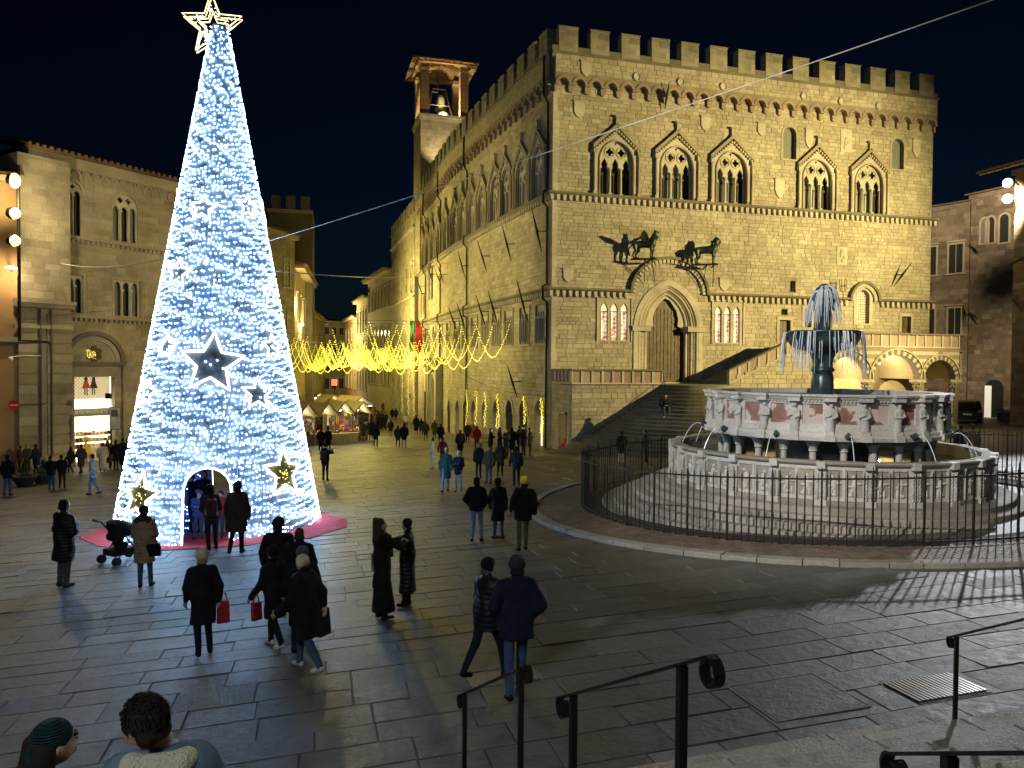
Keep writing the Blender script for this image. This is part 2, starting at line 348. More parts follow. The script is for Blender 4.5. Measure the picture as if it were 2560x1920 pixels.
# ------------------------------------------------------------------ smooth bodies (people, animals, statues): blended capsules -> one continuous surface
def caps(a, b, ra, rb=None, lab=0, k=.03, sc=(1,1,1)): return ('c', a, b, ra, ra if rb is None else rb, lab, k, sc)
def ell(c, r, lab=0, k=.03, rot=None): return ('e', c, r, rot, 0, lab, k, None)
def sdf_mesh(prims, h, name='body', mats=('skin',), zcut=None, fold=0, seed=0):
    lo = np.full(3, 1e9); hi = -lo
    bb = []
    for p in prims:
        if p[0] == 'c':
            a, b = np.array(p[1],float), np.array(p[2],float); r = max(p[3],p[4])*np.maximum(np.array(p[7]),1)
            l, u = np.minimum(a,b)-r, np.maximum(a,b)+r
        else:
            c = np.array(p[1],float); r = np.full(3, max(p[2])) if p[3] is not None else np.array(p[2],float); l, u = c-r, c+r
        bb.append((l,u)); lo = np.minimum(lo,l); hi = np.maximum(hi,u)
    lo = lo-2.5*h; n = np.ceil((hi+2.5*h-lo)/h).astype(int)+1
    D = np.full(n, 9.0, dtype=np.float32); B = np.full(n, 9.0, dtype=np.float32); L = np.zeros(n, dtype=np.int16)
    ax = [lo[i]+h*np.arange(n[i]) for i in range(3)]
    for p,(l,u) in zip(prims,bb):
        mar = p[6]+2.5*h
        i0 = np.maximum(np.floor((l-mar-lo)/h).astype(int),0); i1 = np.minimum(np.ceil((u+mar-lo)/h).astype(int)+1,n)
        sl = tuple(slice(i0[i],i1[i]) for i in range(3))
        X = ax[0][sl[0]][:,None,None]; Y = ax[1][sl[1]][None,:,None]; Z = ax[2][sl[2]][None,None,:]
        if p[0] == 'c':
            s = np.array(p[7],float); a = np.array(p[1],float)/s; b = np.array(p[2],float)/s
            ab = b-a; L2 = max(ab@ab,1e-9); x, y, z = X/s[0]-a[0], Y/s[1]-a[1], Z/s[2]-a[2]
            t = np.clip((x*ab[0]+y*ab[1]+z*ab[2])/L2,0,1)
            d = (np.sqrt((x-t*ab[0])**2+(y-t*ab[1])**2+(z-t*ab[2])**2)-(p[3]+(p[4]-p[3])*t))*min(s.min(),1)
        else:
            c = p[1]; x, y, z = X-c[0], Y-c[1], Z-c[2]
            if p[3] is not None:
                m3 = p[3]; x, y, z = m3[0][0]*x+m3[1][0]*y+m3[2][0]*z, m3[0][1]*x+m3[1][1]*y+m3[2][1]*z, m3[0][2]*x+m3[1][2]*y+m3[2][2]*z
            r = p[2]; k0 = np.sqrt((x/r[0])**2+(y/r[1])**2+(z/r[2])**2); k1 = np.sqrt((x/r[0]**2)**2+(y/r[1]**2)**2+(z/r[2]**2)**2)
            d = k0*(k0-1)/np.maximum(k1,1e-6)
        Ds = D[sl]; k = max(p[6],1e-4); hh = np.clip(.5+.5*(Ds-d)/k,0,1)
        D[sl] = Ds*(1-hh)+d*hh-k*hh*(1-hh)
        Bs = B[sl]; w = d < Bs; L[sl] = np.where(w, p[5], L[sl]); B[sl] = np.where(w, d, Bs)
    if fold:
        rf = random.Random(seed); X = ax[0][:,None,None]; Y = ax[1][None,:,None]; Z = ax[2][None,None,:]; W = 0
        for _ in range(5):
            a_,b_,c_ = rf.uniform(-26,26),rf.uniform(-26,26),rf.uniform(-9,9); W = W+np.sin(a_*X+b_*Y+c_*Z+rf.uniform(0,6.28)+1.5*np.sin(Z*rf.uniform(4,9)+X*6))
        D = (D+fold*.45*W).astype(np.float32)
    if zcut is not None: D = np.maximum(D, (zcut-ax[2])[None,None,:].astype(np.float32))
    ins = D < 0
    # surface nets
    c8 = [ins[i:n[0]-1+i, j:n[1]-1+j, k:n[2]-1+k] for i in (0,1) for j in (0,1) for k in (0,1)]
    cnt = sum(c.astype(np.int8) for c in c8); act = (cnt > 0) & (cnt < 8)
    idx = np.full(act.shape, -1, dtype=np.int32); A = np.argwhere(act); idx[act] = np.arange(len(A))
    acc = np.zeros((len(A),3)); num = np.zeros(len(A))
    corners = [np.array((i,j,k)) for i in (0,1) for j in (0,1) for k in (0,1)]
    for e0 in corners:
        for x in range(3):
            if e0[x] == 0:
                e1 = e0.copy(); e1[x] = 1
                q0 = A+e0; q1 = A+e1; d0 = D[q0[:,0],q0[:,1],q0[:,2]]; d1 = D[q1[:,0],q1[:,1],q1[:,2]]
                cr = (d0 < 0) != (d1 < 0); t = np.where(cr, d0/np.where(np.abs(d0-d1)<1e-9,1e-9,d0-d1), 0)
                P = e0[None,:]+(e1-e0)[None,:]*t[:,None]
                acc += np.where(cr[:,None], P, 0); num += cr
    V = (A+acc/num[:,None])*h+lo
    F = []
    for x in range(3):
        y, z = (x+1)%3, (x+2)%3
        s0 = [slice(None)]*3; s1 = [slice(None)]*3; s0[x] = slice(0,n[x]-1); s1[x] = slice(1,n[x])
        a, b = ins[tuple(s0)], ins[tuple(s1)]
        for flip, msk in ((False, a & ~b), (True, ~a & b)):
            q = np.argwhere(msk)
            if not len(q): continue
            q = q[(q[:,y]>0)&(q[:,z]>0)]
            ey = np.zeros(3,int); ey[y]=1; ez = np.zeros(3,int); ez[z]=1
            g = lambda w_: idx[w_[:,0],w_[:,1],w_[:,2]]
            f = np.stack([g(q-ey-ez), g(q-ez), g(q), g(q-ey)],1)
            if flip: f = f[:,::-1]
            F.append(f[(f>=0).all(1)])
    F = np.concatenate(F)
    ctr = V[F].mean(1); ci = np.clip(np.round((ctr-lo)/h).astype(int),0,n-1); lab = L[ci[:,0],ci[:,1],ci[:,2]]
    me = bpy.data.meshes.new(name)
    me.vertices.add(len(V)); me.vertices.foreach_set('co', V.astype(np.float32).ravel())
    me.loops.add(len(F)*4); me.loops.foreach_set('vertex_index', F.astype(np.int32).ravel())
    me.polygons.add(len(F)); me.polygons.foreach_set('loop_start', np.arange(0,len(F)*4,4,dtype=np.int32))
    for mm in mats: me.materials.append(M[mm] if isinstance(mm,str) else mm)
    me.polygons.foreach_set('material_index', lab.astype(np.int32)); me.update(calc_edges=True); me.validate(); me.shade_smooth()
    return me
# ------------------------------------------------------------------ the square
FC = Vector((9.35, 22.9)); FR_PATH, FR_FENCE = 8.85, 7.2         # fountain centre, radii of its paved ring and of its fence
mb = MB(); xs = [-140,-90,-60]+list(range(-44,60,2))+[70,100,150]; ys = list(range(-12,130,2))+[150,190,240,320]
V = [(x,y,G(x,y)-.016) for y in ys for x in xs]; nx = len(xs)
mb.add(V, [(j*nx+i,j*nx+i+1,(j+1)*nx+i+1,(j+1)*nx+i) for j in range(len(ys)-1) for i in range(nx-1)], rnd=.5)
ground = mb.build('ground', 'street_stone', smooth=True); tag(ground, kind='structure')
SA = R(14.2); su = Vector((math.cos(SA), math.sin(SA))); sv = Vector((-math.sin(SA), math.cos(SA)))
STAIR_O = Vector((1.16,7.0))
rs = random.Random(11)
def slab_mesh(mb, u0,u1,v0,v1, dz, rnd, g=.004, ch=.009):
    P = []
    tl = (rs.uniform(-.004,.004), rs.uniform(-.004,.004))
    for ins_, dzz in ((g,-.016),(g+ch,0)):
        for i,(u,v) in enumerate(((u0,v0),(u1,v0),(u1,v1),(u0,v1))):
            du = ins_ if u == u0 else -ins_; dv = ins_ if v == v0 else -ins_
            q = su*(u+du+(rs.uniform(-.006,.006) if dzz == 0 else 0))+sv*(v+dv+(rs.uniform(-.006,.006) if dzz == 0 else 0)); t = tl[0]*(1 if u==u1 else -1)+tl[1]*(1 if v==v1 else -1)
            P.append((q.x,q.y,G(q.x,q.y)+dz+dzz+(t if dzz==0 else 0)))
    mb.add(P, [(4,5,6,7),(0,1,5,4),(1,2,6,5),(2,3,7,6),(3,0,4,7)], rnd=rnd)
slabs = []
v = 2.0; k = 0
while v < 78:
    wd = rs.uniform(.44,.66); u = -75+rs.uniform(0,1)
    while u < 75:
        ln = rs.uniform(.65,1.55); q = su*(u+ln/2)+sv*(v+wd/2)
        r2 = math.hypot(q.x-FC.x, q.y-FC.y)
        if 3.2 < q.y < 66 and -.74*q.y-3 < q.x < .74*q.y+3 and r2 > FR_PATH+.25 and not (q.y > 47 and q.x > -1 + (q.y-47)*-.35):
            slabs.append((u,u+ln,v,v+wd, q.y))
        u += ln
    v += wd
slabs.sort(key=lambda s: s[4])
def in_view(s):
    q = su*((s[0]+s[1])/2)+sv*((s[2]+s[3])/2); st = (q-STAIR_O).dot(sv); return abs(q.x) < .68*q.y and q.y > 6.4 and st > -.1
near = [s for s in slabs if in_view(s)][:300]; ns = set(id(s) for s in near)
for s in near:
    mb = MB(); slab_mesh(mb, s[0],s[1],s[2],s[3], rs.uniform(-.006,.004), rs.random()); mb.build('paving_slab', 'paving', ground)
mb = MB()
for s in slabs:
    if id(s) not in ns: slab_mesh(mb, s[0],s[1],s[2],s[3], rs.uniform(-.006,.004), rs.random())
mb.build('paving_slabs', 'paving', ground, kind='stuff')
# drain grate and inspection cover in the paving
gq = on_ground(2335,1720)
o = thing('drain_grate', 'ribbed iron drain grate set in the paving before the steps', 'grate', gq)
mb = MB(); c2 = Vector((gq.x,gq.y))
def gp(u,v,z): q = c2+su*u+sv*v; return Vector((q.x,q.y,G(q.x,q.y)+z))
mb.box(gp(-.5,-.32,.0), gp(.5,-.32,0)-gp(-.5,-.32,0), gp(-.5,.32,0)-gp(-.5,-.32,0), (0,0,.008)); mb.build('frame','rust_iron',o)
for i in range(17):
    mb = MB(); a = -.46+i*.056; mb.box(gp(a,-.28,.010), gp(a+.026,-.28,.010)-gp(a,-.28,.010), gp(a,.28,.010)-gp(a,-.28,.010), (0,0,.014)); mb.build('bar','grate_steel',o)
hq = on_ground(1990,1740); c2 = Vector((hq.x,hq.y))
o = thing('inspection_cover', 'large square stone inspection cover let into the paving', 'cover', hq)
mb = MB()
for a,b_,c,d in ((-.60,-.525,.60,-.50),(-.60,.50,.60,.525),(-.60,-.5,-.575,.5),(.575,-.5,.60,.5)): mb.box(gp(a,b_,.002), gp(c,b_,.002)-gp(a,b_,.002), gp(a,d,.002)-gp(a,b_,.002), (0,0,.006))
mb.build('frame','kerb_stone',o)
mb = MB(); mb.box(gp(-.56,-.49,-.01), gp(.56,-.49,-.01)-gp(-.56,-.49,-.01), gp(-.56,.49,-.01)-gp(-.56,-.49,-.01),(0,0,.014), rnd=.3); mb.build('cover_slab','paving',o)
# ------------------------------------------------------------------ paved ring round the fountain
def ringpt(r, a, z=0): x, y = FC.x+r*math.cos(a), FC.y+r*math.sin(a); return Vector((x,y,G(x,y)+z))
mb = MB()
for j in range(120):
    a, b_ = 2*math.pi*j/120, 2*math.pi*(j+1)/120
    mb.quad(ringpt(6.4,a,.035),ringpt(FR_PATH-.3,a,.035),ringpt(FR_PATH-.3,b_,.035),ringpt(6.4,b_,.035),rnd=.2)
path = mb.build('path','paving_joint'); tag(path, kind='structure')
mb = MB()                                                     # herringbone bricks
bl, bw = .24, .12
vis = lambda a: not (R(55) < a % (2*math.pi) < R(125))
for j in range(-74,74):
    for i in range(-74,74):
        if (i-j) % 4 in (0,3):
            w_, h_ = (bl,bw) if (i-j) % 4 == 0 else (bw,bl); bx_, by_ = i*bw, j*bw
            cx_, cy_ = bx_+w_/2, by_+h_/2
            r_ = math.hypot(cx_,cy_)
            if 7.15 < r_ < FR_PATH-.36 and (cy_ < 3 or cx_ < -3):
                g = .006; P = []
                for ins_, dz in ((g,.034),(g+.006,.052)):
                    for sx,sy in ((0,0),(1,0),(1,1),(0,1)):
                        px_ = FC.x+bx_+(ins_ if sx==0 else w_-ins_); py_ = FC.y+by_+(ins_ if sy==0 else h_-ins_); P.append((px_,py_,G(px_,py_)+dz))
                mb.add(P, [(4,5,6,7),(0,1,5,4),(1,2,6,5),(2,3,7,6),(3,0,4,7)])
mb.build('paving_bricks','path_brick',path,kind='stuff')
rk = random.Random(3); a = 0.0
while a < 2*math.pi-.05:                                     # kerb stones along the outer edge
    da = rk.uniform(.065,.12); b_ = min(a+da, 2*math.pi)
    if 2*math.pi-b_ < .05: b_ = 2*math.pi
    mb = MB(); top = .085+rk.uniform(-.008,.008); P = []
    for r_,z in ((FR_PATH,-.03),(FR_PATH,top-.02),(FR_PATH-.03,top),(FR_PATH-.3,top),(FR_PATH-.3,-.03)):
        P += [ringpt(r_,a+.0012,z), ringpt(r_,(a+b_)/2,z), ringpt(r_,b_-.0012,z)]
    F = []
    for i in range(4):
        for t in (0,1): F.append((i*3+t,i*3+t+1,(i+1)*3+t+1,(i+1)*3+t)[::-1])
    F += [(0,3,6,9,12),(2,5,8,11,14)[::-1]]
    mb.add(P,F); mb.build('kerb_stone','kerb_stone',path); a = b_
# ------------------------------------------------------------------ cathedral steps in the foreground
o = thing('cathedral_steps','worn travertine steps descending to the square from the camera','steps',(1.16,7.0,G(1.16,7.0)))
SB = R(17.5); tu = Vector((math.cos(SB),math.sin(SB))); tv = Vector((-math.sin(SB),math.cos(SB)))
def sp(u,v,z): q = STAIR_O+tu*u-tv*v; return Vector((q.x,q.y,z))
zg = G(1.16,7.0)
for i in range(13):
    v0 = i*.36; z1 = zg+.14*(i+1); u = -9+rs.uniform(0,.8)
    while u < 13:
        ln = rs.uniform(.9,1.9)
        q = sp(u+ln/2, v0, 0)
        if q.y > -.5 and (q.x > .9 or i < 7):
            mb = MB(); e = .012; dz = rs.uniform(-.006,.006)
            A_ = sp(u+.006,v0+rs.uniform(0,.012),zg-.3); ax_ = (tu*(ln-.012)).to_3d(); ay_ = (-tv*(.36+.05)).to_3d(); H_ = z1-zg+.3+dz
            P = [A_, A_+ax_, A_+ax_+ay_, A_+ay_]
            up = Vector((0,0,H_)); ee = (-tv*e).to_3d(); eu = (tu*e).to_3d()
            Q = [p+up-Vector((0,0,e)) for p in P]; T = [P[0]+up+ee+eu, P[1]+up+ee-eu, P[2]+up-eu, P[3]+up+eu]
            mb.add(P+Q+T, [(0,1,5,4),(1,2,6,5),(3,0,4,7),(4,5,9,8),(5,6,10,9),(7,4,8,11),(8,9,10,11)])
            mb.build('stone_block','travertine',o)
        u += ln
# ------------------------------------------------------------------ handrails on the steps
def stair_z(p):
    v = -(Vector((p.x,p.y))-STAIR_O).dot(tv); return max(G(p.x,p.y), zg+.14*min(13,math.floor(v/.36)+1)) if v > 0 else G(p.x,p.y)
def handrail(label, far, near_, posts, curl_near=True, th=.036):
    far, near_ = Vector(far), Vector(near_); o = thing('handrail', label, 'handrail', (far.x,far.y,stair_z(far)), 'iron handrails on the cathedral steps')
    d = (near_-far); dh = Vector((d.x,d.y,0)).normalized(); side = Vector((dh.y,-dh.x,0))
    def strap(pts, name, w_=.045, t_=.012):
        mb = MB(); V = []; F = []
        for i,p in enumerate(pts):
            t = (pts[min(i+1,len(pts)-1)]-pts[max(i-1,0)]).normalized(); nn = side.cross(t).normalized()
            V += [p-side*w_/2-nn*t_/2, p+side*w_/2-nn*t_/2, p+side*w_/2+nn*t_/2, p-side*w_/2+nn*t_/2]
        for i in range(len(pts)-1):
            for j in range(4): F.append((i*4+j,i*4+(j+1)%4,i*4+4+(j+1)%4,i*4+4+j))
        F += [(3,2,1,0),tuple(len(pts)*4-4+j for j in range(4))]
        mb.add(V,F); mb.build(name,'iron',o)
    def curl(end, dirn):
        pts = []; r0 = .062
        for i in range(15):
            a = R(90)-R(360)*i/14*.98; r_ = r0*(1-.35*i/14); pts.append(end+dirn*(math.cos(a)*r_)+Vector((0,0,math.sin(a)*r_-r0)))
        return pts
    strap([far, far.lerp(near_,.5), near_], 'top_rail')
    strap(curl(far,-dh), 'scroll'); 
    if curl_near: strap(curl(near_,dh), 'scroll')
    for t in posts:
        p = far.lerp(near_,t); z0 = stair_z(p)
        mb = MB(); mb.box(p-dh*th/2-side*th/2-Vector((0,0,p.z-z0)), dh*th, side*th, (0,0,p.z-z0-.006)); mb.build('post','iron',o)
handrail('low iron handrail beside the two men walking, scroll at both ends', at(1152,1738,7.0), at(1318,1664,5.2), (.08,.93))
handrail('large iron handrail in the middle of the steps with thick scroll', at(1408,1742,4.25), at(1778,1640,2.85), (.1,.86))
handrail('iron handrail at the foot of the steps beside the drain grate', at(2378,1592,7.9), at(2760,1500,5.6), (.05,.96), False)
handrail('iron handrail at the bottom right corner of the picture', at(2240,1884,2.5), at(2950,1880,1.5), (.28,.97), False)
# ------------------------------------------------------------------ wall tools
def inside(poly, x, y):
    c = False; n = len(poly); j = n-1
    for i in range(n):
        (xi,yi),(xj,yj) = poly[i],poly[j]
        if (yi > y) != (yj > y) and x < (xj-xi)*(y-yi)/(yj-yi)+xi: c = not c
        j = i
    return c
def plate(mb, fr, outline, holes, p0, p1, m=None, rnd=None, sides=True):
    """flat slab with holes in wall coordinates, from depth p0 to p1 (front)"""
    vs_ = [Vector(p) for p in outline]; loops = [list(range(len(outline)))]
    for h_ in holes: b_ = len(vs_); vs_ += [Vector(p) for p in h_]; loops.append(list(range(b_,b_+len(h_))))
    ed = [(l[i], l[(i+1)%len(l)]) for l in loops for i in range(len(l))]
    V, E, F, *_ = delaunay_2d_cdt(vs_, ed, [], 0, 1e-5)
    keep = []
    for f in F:
        cx = sum(V[i].x for i in f)/len(f); cy = sum(V[i].y for i in f)/len(f)
        if inside(outline,cx,cy) and not any(inside(h_,cx,cy) for h_ in holes): keep.append(tuple(f))
    mb.add([fr(v.x,p1,v.y) for v in V], [f if True else f for f in keep], m, rnd)
    if sides:
        for li, lp in enumerate([outline]+list(holes)):
            n = len(lp); area = sum(lp[i][0]*lp[(i+1)%n][1]-lp[(i+1)%n][0]*lp[i][1] for i in range(n)); ccw = area > 0
            P = [fr(a,p1,b) for a,b in lp]+[fr(a,p0,b) for a,b in lp]
            want = ccw if li == 0 else not ccw
            mb.add(P, [((i,(i+1)%n,(i+1)%n+n,i+n) if not want else (i+n,(i+1)%n+n,(i+1)%n,i)) for i in range(n)], m, rnd)
    return mb
def arch(c, w, z0, zs, rise=None, n=10):
    """outline of an opening: width w, sill z0, springing zs; rise = height of the arch (w/2 round, more = pointed)"""
    h_ = w/2; rise = h_ if rise is None else rise
    return [(c-h_,z0),(c+h_,z0)] + arc(c,w,zs,rise,n)
def arc(c, w, zs, rise, n=10):
    h_ = w/2; out = []
    if rise <= h_*1.001:
        for i in range(n+1): a = math.pi*i/n; out.append((c+h_*math.cos(a), zs+rise*math.sin(a)))
    else:
        Rr = (h_*h_+rise*rise)/(2*h_)      # two arcs meeting in a point
        aend = math.asin(min(1,rise/Rr)); m_ = n//2
        for i in range(m_+1): a = aend*i/m_; out.append((c+h_-Rr+Rr*math.cos(a), zs+Rr*math.sin(a)))
        for i in range(1,m_+1): a = aend*(1-i/m_); out.append((c-h_+Rr-Rr*math.cos(a), zs+Rr*math.sin(a)))
    return out
def spans(polys, z):
    out = []
    for p in polys:
        xs_ = []; n = len(p)
        for i in range(n):
            (x0,z0),(x1,z1) = p[i],p[(i+1)%n]
            if (z0 > z) != (z1 > z): xs_.append(x0+(x1-x0)*(z-z0)/(z1-z0))
        xs_.sort(); out += list(zip(xs_[::2],xs_[1::2]))
    return out
def masonry(fr, s0, s1, z0, z1, holes, parent, mat='palace_stone', hc=(.20,.31), ln=(.28,.80), single=0, seed=1, name='wall_stone', pr=(.010,.028), p0=0.0, zmin=None):
    rr = random.Random(seed); blocks = []; z = z0
    while z < z1-.05:
        h_ = rr.uniform(*hc); h_ = min(h_, z1-z)
        if z1-z-h_ < .12: h_ = z1-z
        s = s0; first = rr.uniform(0,.5)
        cuts = []
        for q in (z+.02, z+h_/2, z+h_-.02): cuts += spans(holes,q)
        while s < s1-.01:
            l = rr.uniform(*ln)-first; first = 0; e = min(s+max(l,.15), s1)
            if s1-e < .15: e = s1
            segs = [(s,e)]
            for (a,b_) in cuts:
                ns_ = []
                for (x,y) in segs:
                    if b_ <= x or a >= y: ns_.append((x,y))
                    else:
                        if a-x > .06: ns_.append((x,a))
                        if y-b_ > .06: ns_.append((b_,y))
                segs = ns_
            for (x,y) in segs: blocks.append((x,y,z,z+h_))
            s = e
        z += h_
    def block(mb, b_):
        x,y,za,zb = b_; g = .006; c = .012; d = p0+rr.uniform(*pr); P = []
        for gg, dd in ((g,p0-.01),(g+c*rr.uniform(.6,1.4),d)):
            P += [fr(x+gg,dd,za+gg), fr(y-gg,dd,za+gg), fr(y-gg,dd,zb-gg), fr(x+gg,dd,zb-gg)]
        mb.add(P, [(4,5,6,7),(0,1,5,4),(1,2,6,5),(2,3,7,6),(3,0,4,7)], rnd=min(1,max(0,rr.gauss(.5,.24))))
    if single:
        order = sorted(range(len(blocks)), key=lambda i: -(blocks[i][1]-blocks[i][0])*(blocks[i][3]-blocks[i][2])); pick = set(order[:single])
        for i in pick:
            mb = MB(); block(mb, blocks[i]); mb.build(name, mat, parent)
    else: pick = ()
    mb = MB()
    for i,b_ in enumerate(blocks):
        if i not in pick: block(mb, b_)
    if mb.f: mb.build(name+'s', mat, parent, kind='stuff')
# ------------------------------------------------------------------ the palace
A0 = (2.37,46.0); B0 = (29.3,53.5)
F1 = Frame(A0,B0); L1 = F1.len
ZG = -2.2; ZS1, ZS2, ZPAR, ZTOP, ZARC = 8.3, 14.06, 22.35, 23.95, 20.15
LF = Frame((0,0),(1,0))                      # local frame for parts that are placed as copies
ROT1 = math.atan2(F1.d.y,F1.d.x)
palace = thing('town_hall_palace','huge battlemented medieval stone palace lit yellow, with gabled windows and portal','palace',(16,49.8,-1))
def place(o, fr, s, z, p=0, parent=None):
    q = fr(s,p,z); par = parent or palace; o.parent = par; o.location = q-BASE[par.name]; o.rotation_euler = (0,0,math.atan2(fr.d.y,fr.d.x)); return o
def proto(name, parent=None):
    o = bpy.data.objects.new(name, None); col.objects.link(o); BASE[o.name] = Vector((0,0,0)); 
    if parent: o.parent = parent
    return o
# --- positions read from the photograph
WX = [(1539,495),(1690,512),(1826,523),(2040,538),(2169,546)]
wins = [F1.hit(x,y) for x,y in WX]; wins = [(s,ZS2+.16) for s,z in wins]
WW, WS, WR = 2.2, 2.05, 1.28                # gabled window: opening width, springing above sill, arch rise
top_arches = [(F1.hit(1973,398)[0], F1.hit(1973,398)[1], F1.hit(1973,318)[1]), (F1.hit(2243,423)[0], F1.hit(2243,423)[1], F1.hit(2243,347)[1])]
stain = [(F1.hit(1535,840)[0], F1.hit(1535,851)[1], F1.hit(1535,757)[1]), (F1.hit(1818,846)[0], F1.hit(1818,857)[1], F1.hit(1818,765)[1])]
PS, PZ = F1.hit(1669,953); PZ = 2.75
PTOP = F1.hit(1672,741)[1]
doors = [(1961,860,800,32),(2019,818,772,20),(2264,832,791,30)]
lun = (F1.hit(2156,810)[0], F1.hit(2156,809)[1], F1.hit(2156,725)[1])
h1 = []
for s,z in wins: h1.append(arch(s,WW,z,z+WS,WR))
for s,z0,z1 in top_arches: h1.append(arch(s,1.0,z0,z1-.5))
for s,z0,z1 in stain:
    for k in (-1,0,1): h1.append(arch(s+k*.66,.48,z0,z1-.5,.5,8))
PW = 2.7; PR = 2.3
h1.append(arch(PS,PW+1.5,PZ,PTOP-PR+.35,PR+.3,14))
DO = []
for x,yb,yt,wpx in doors:
    s,z0 = F1.hit(x,yb); z1 = F1.hit(x,yt)[1]; DO.append((s,z0,z1,wpx/1900*50)); w_ = wpx/1900*50/2
    h1.append([(s-w_,z0),(s+w_,z0),(s+w_,z1),(s-w_,z1)])
h1.append(arch(lun[0],1.0,lun[1],lun[2]-.5))
sq = []
for x,y,wp,hp in ((1961,780,18,14),(1982,716,15,28)):
    s,z = F1.hit(x,y); a,b_ = wp/1900*25, hp/1900*25; sq.append((s,z,a,b_)); h1.append([(s-a,z-b_),(s+a,z-b_),(s+a,z+b_),(s-a,z+b_)])
# --- front wall
mb = MB(); plate(mb, F1, [(0,ZG),(L1,ZG),(L1,ZPAR-.1),(0,ZPAR-.1)], h1, -.45, 0, rnd=.4)
front = mb.build('front_wall','palace_joint',palace)
masonry(F1, .02, L1-.02, ZG, ZARC+.55, h1, front, single=300, seed=5)
mb = MB(); F1.box(mb, .2,L1-.2,-2.9,-2.6,ZG,ZPAR-.3); mb.build('inner_wall','dark_stone',palace)
# side (corso) wall in bends
CP = [(2.37,46.0),(-1.64,56.7),(-5.36,67.5),(-8.58,79.2),(-10.75,87.2)]
SEG = [Frame(CP[i+1],CP[i]) for i in range(4)]       # s runs towards the near corner
def seg_at(px):
    for f in SEG:
        s,_ = f.hit(px,700)
        if -0.01 <= s <= f.len+.01: return f, s
    return SEG[-1], 1
SX = [1354,1313,1273,1242,1213,1187,1164,1143,1122,1103,1087,1074,1062,1052]      # lower windows
UX = [1346,1305,1265,1234,1206,1181,1158,1137,1116,1098,1083,1071,1060]            # gabled windows
DX = [1350,1311,1276,1243,1214,1187,1166,1146,1127,1107]                            # shop arches
seg_h = {i:[] for i in range(4)}; low_w = []; up_w = []; arc_d = []
for lst,kind in ((SX,'l'),(UX,'u'),(DX,'d')):
    for x in lst:
        f,s = seg_at(x); i = SEG.index(f); s = min(max(s,1.15),f.len-1.15)
        if kind == 'l': seg_h[i].append([(s-.85,ZS1-3.15),(s+.85,ZS1-3.15),(s+.85,ZS1-.75),(s-.85,ZS1-.75)]); low_w.append((f,s))
        elif kind == 'u': seg_h[i].append(arch(s,1.85,ZS2+.16,ZS2+.16+WS,WR)); up_w.append((f,s))
        else:
            q = f(s,0,0); g0 = G(q.x,q.y)-.05; seg_h[i].append(arch(s,1.35,g0,g0+2.0,1.0)); arc_d.append((f,s,g0))
pf, ps_ = seg_at(1080); ps_ = pf.len*.55                                            # carved portal further along
for i,f in enumerate(SEG):
    mb = MB(); plate(mb, f, [(0,-4.5),(f.len,-4.5),(f.len,ZPAR-.1),(0,ZPAR-.1)], seg_h[i], -.45, 0, rnd=.4)
    sw = mb.build('side_wall','palace_joint',palace)
    masonry(f, .01, f.len-.01, -4.2, ZARC+.55, seg_h[i], sw, hc=(.22,.34), ln=(.35,.95), seed=20+i)
    mb = MB(); f.box(mb, -.3,f.len,-1.3,-1.0,-4.5,ZPAR-.3); mb.build('inner_wall','dark_stone',palace)
# corner quoins: pale strip at the near corner
mb = MB(); z = ZG; rr = random.Random(4)
while z < ZARC+.3:
    h_ = rr.uniform(.35,.6); mb.box(F1(-.02,.0,z+.005), F1.d*rr.uniform(.25,.4), F1.n*.036, (0,0,h_-.01)); mb.box(SEG[0](SEG[0].len-.3,.0,z+.005), SEG[0].d*.33, SEG[0].n*.036, (0,0,h_-.01)); z += h_
mb.build('corner_quoins','white_stone',palace,kind='stuff')
# right hand flank and roof body (closing the volume)
FR_ = Frame(B0,(B0[0]-F1.n.x*26,B0[1]-F1.n.y*26))
mb = MB(); FR_.box(mb, 0,26,-.4,0,ZG,ZPAR,rnd=.4); mb.build('flank_wall','palace_stone',palace)
rp = [F1(.3,-.6,22.0), F1(L1-.3,-.6,22.0), F1(L1-.3,-24,22.0)]+[Vector((CP[i][0]+.8,CP[i][1],22.0)) for i in (4,3,2,1)]
mb = MB(); mb.add(rp,[tuple(range(len(rp)))],rnd=.3); mb.build('roof','roof_tile',palace)
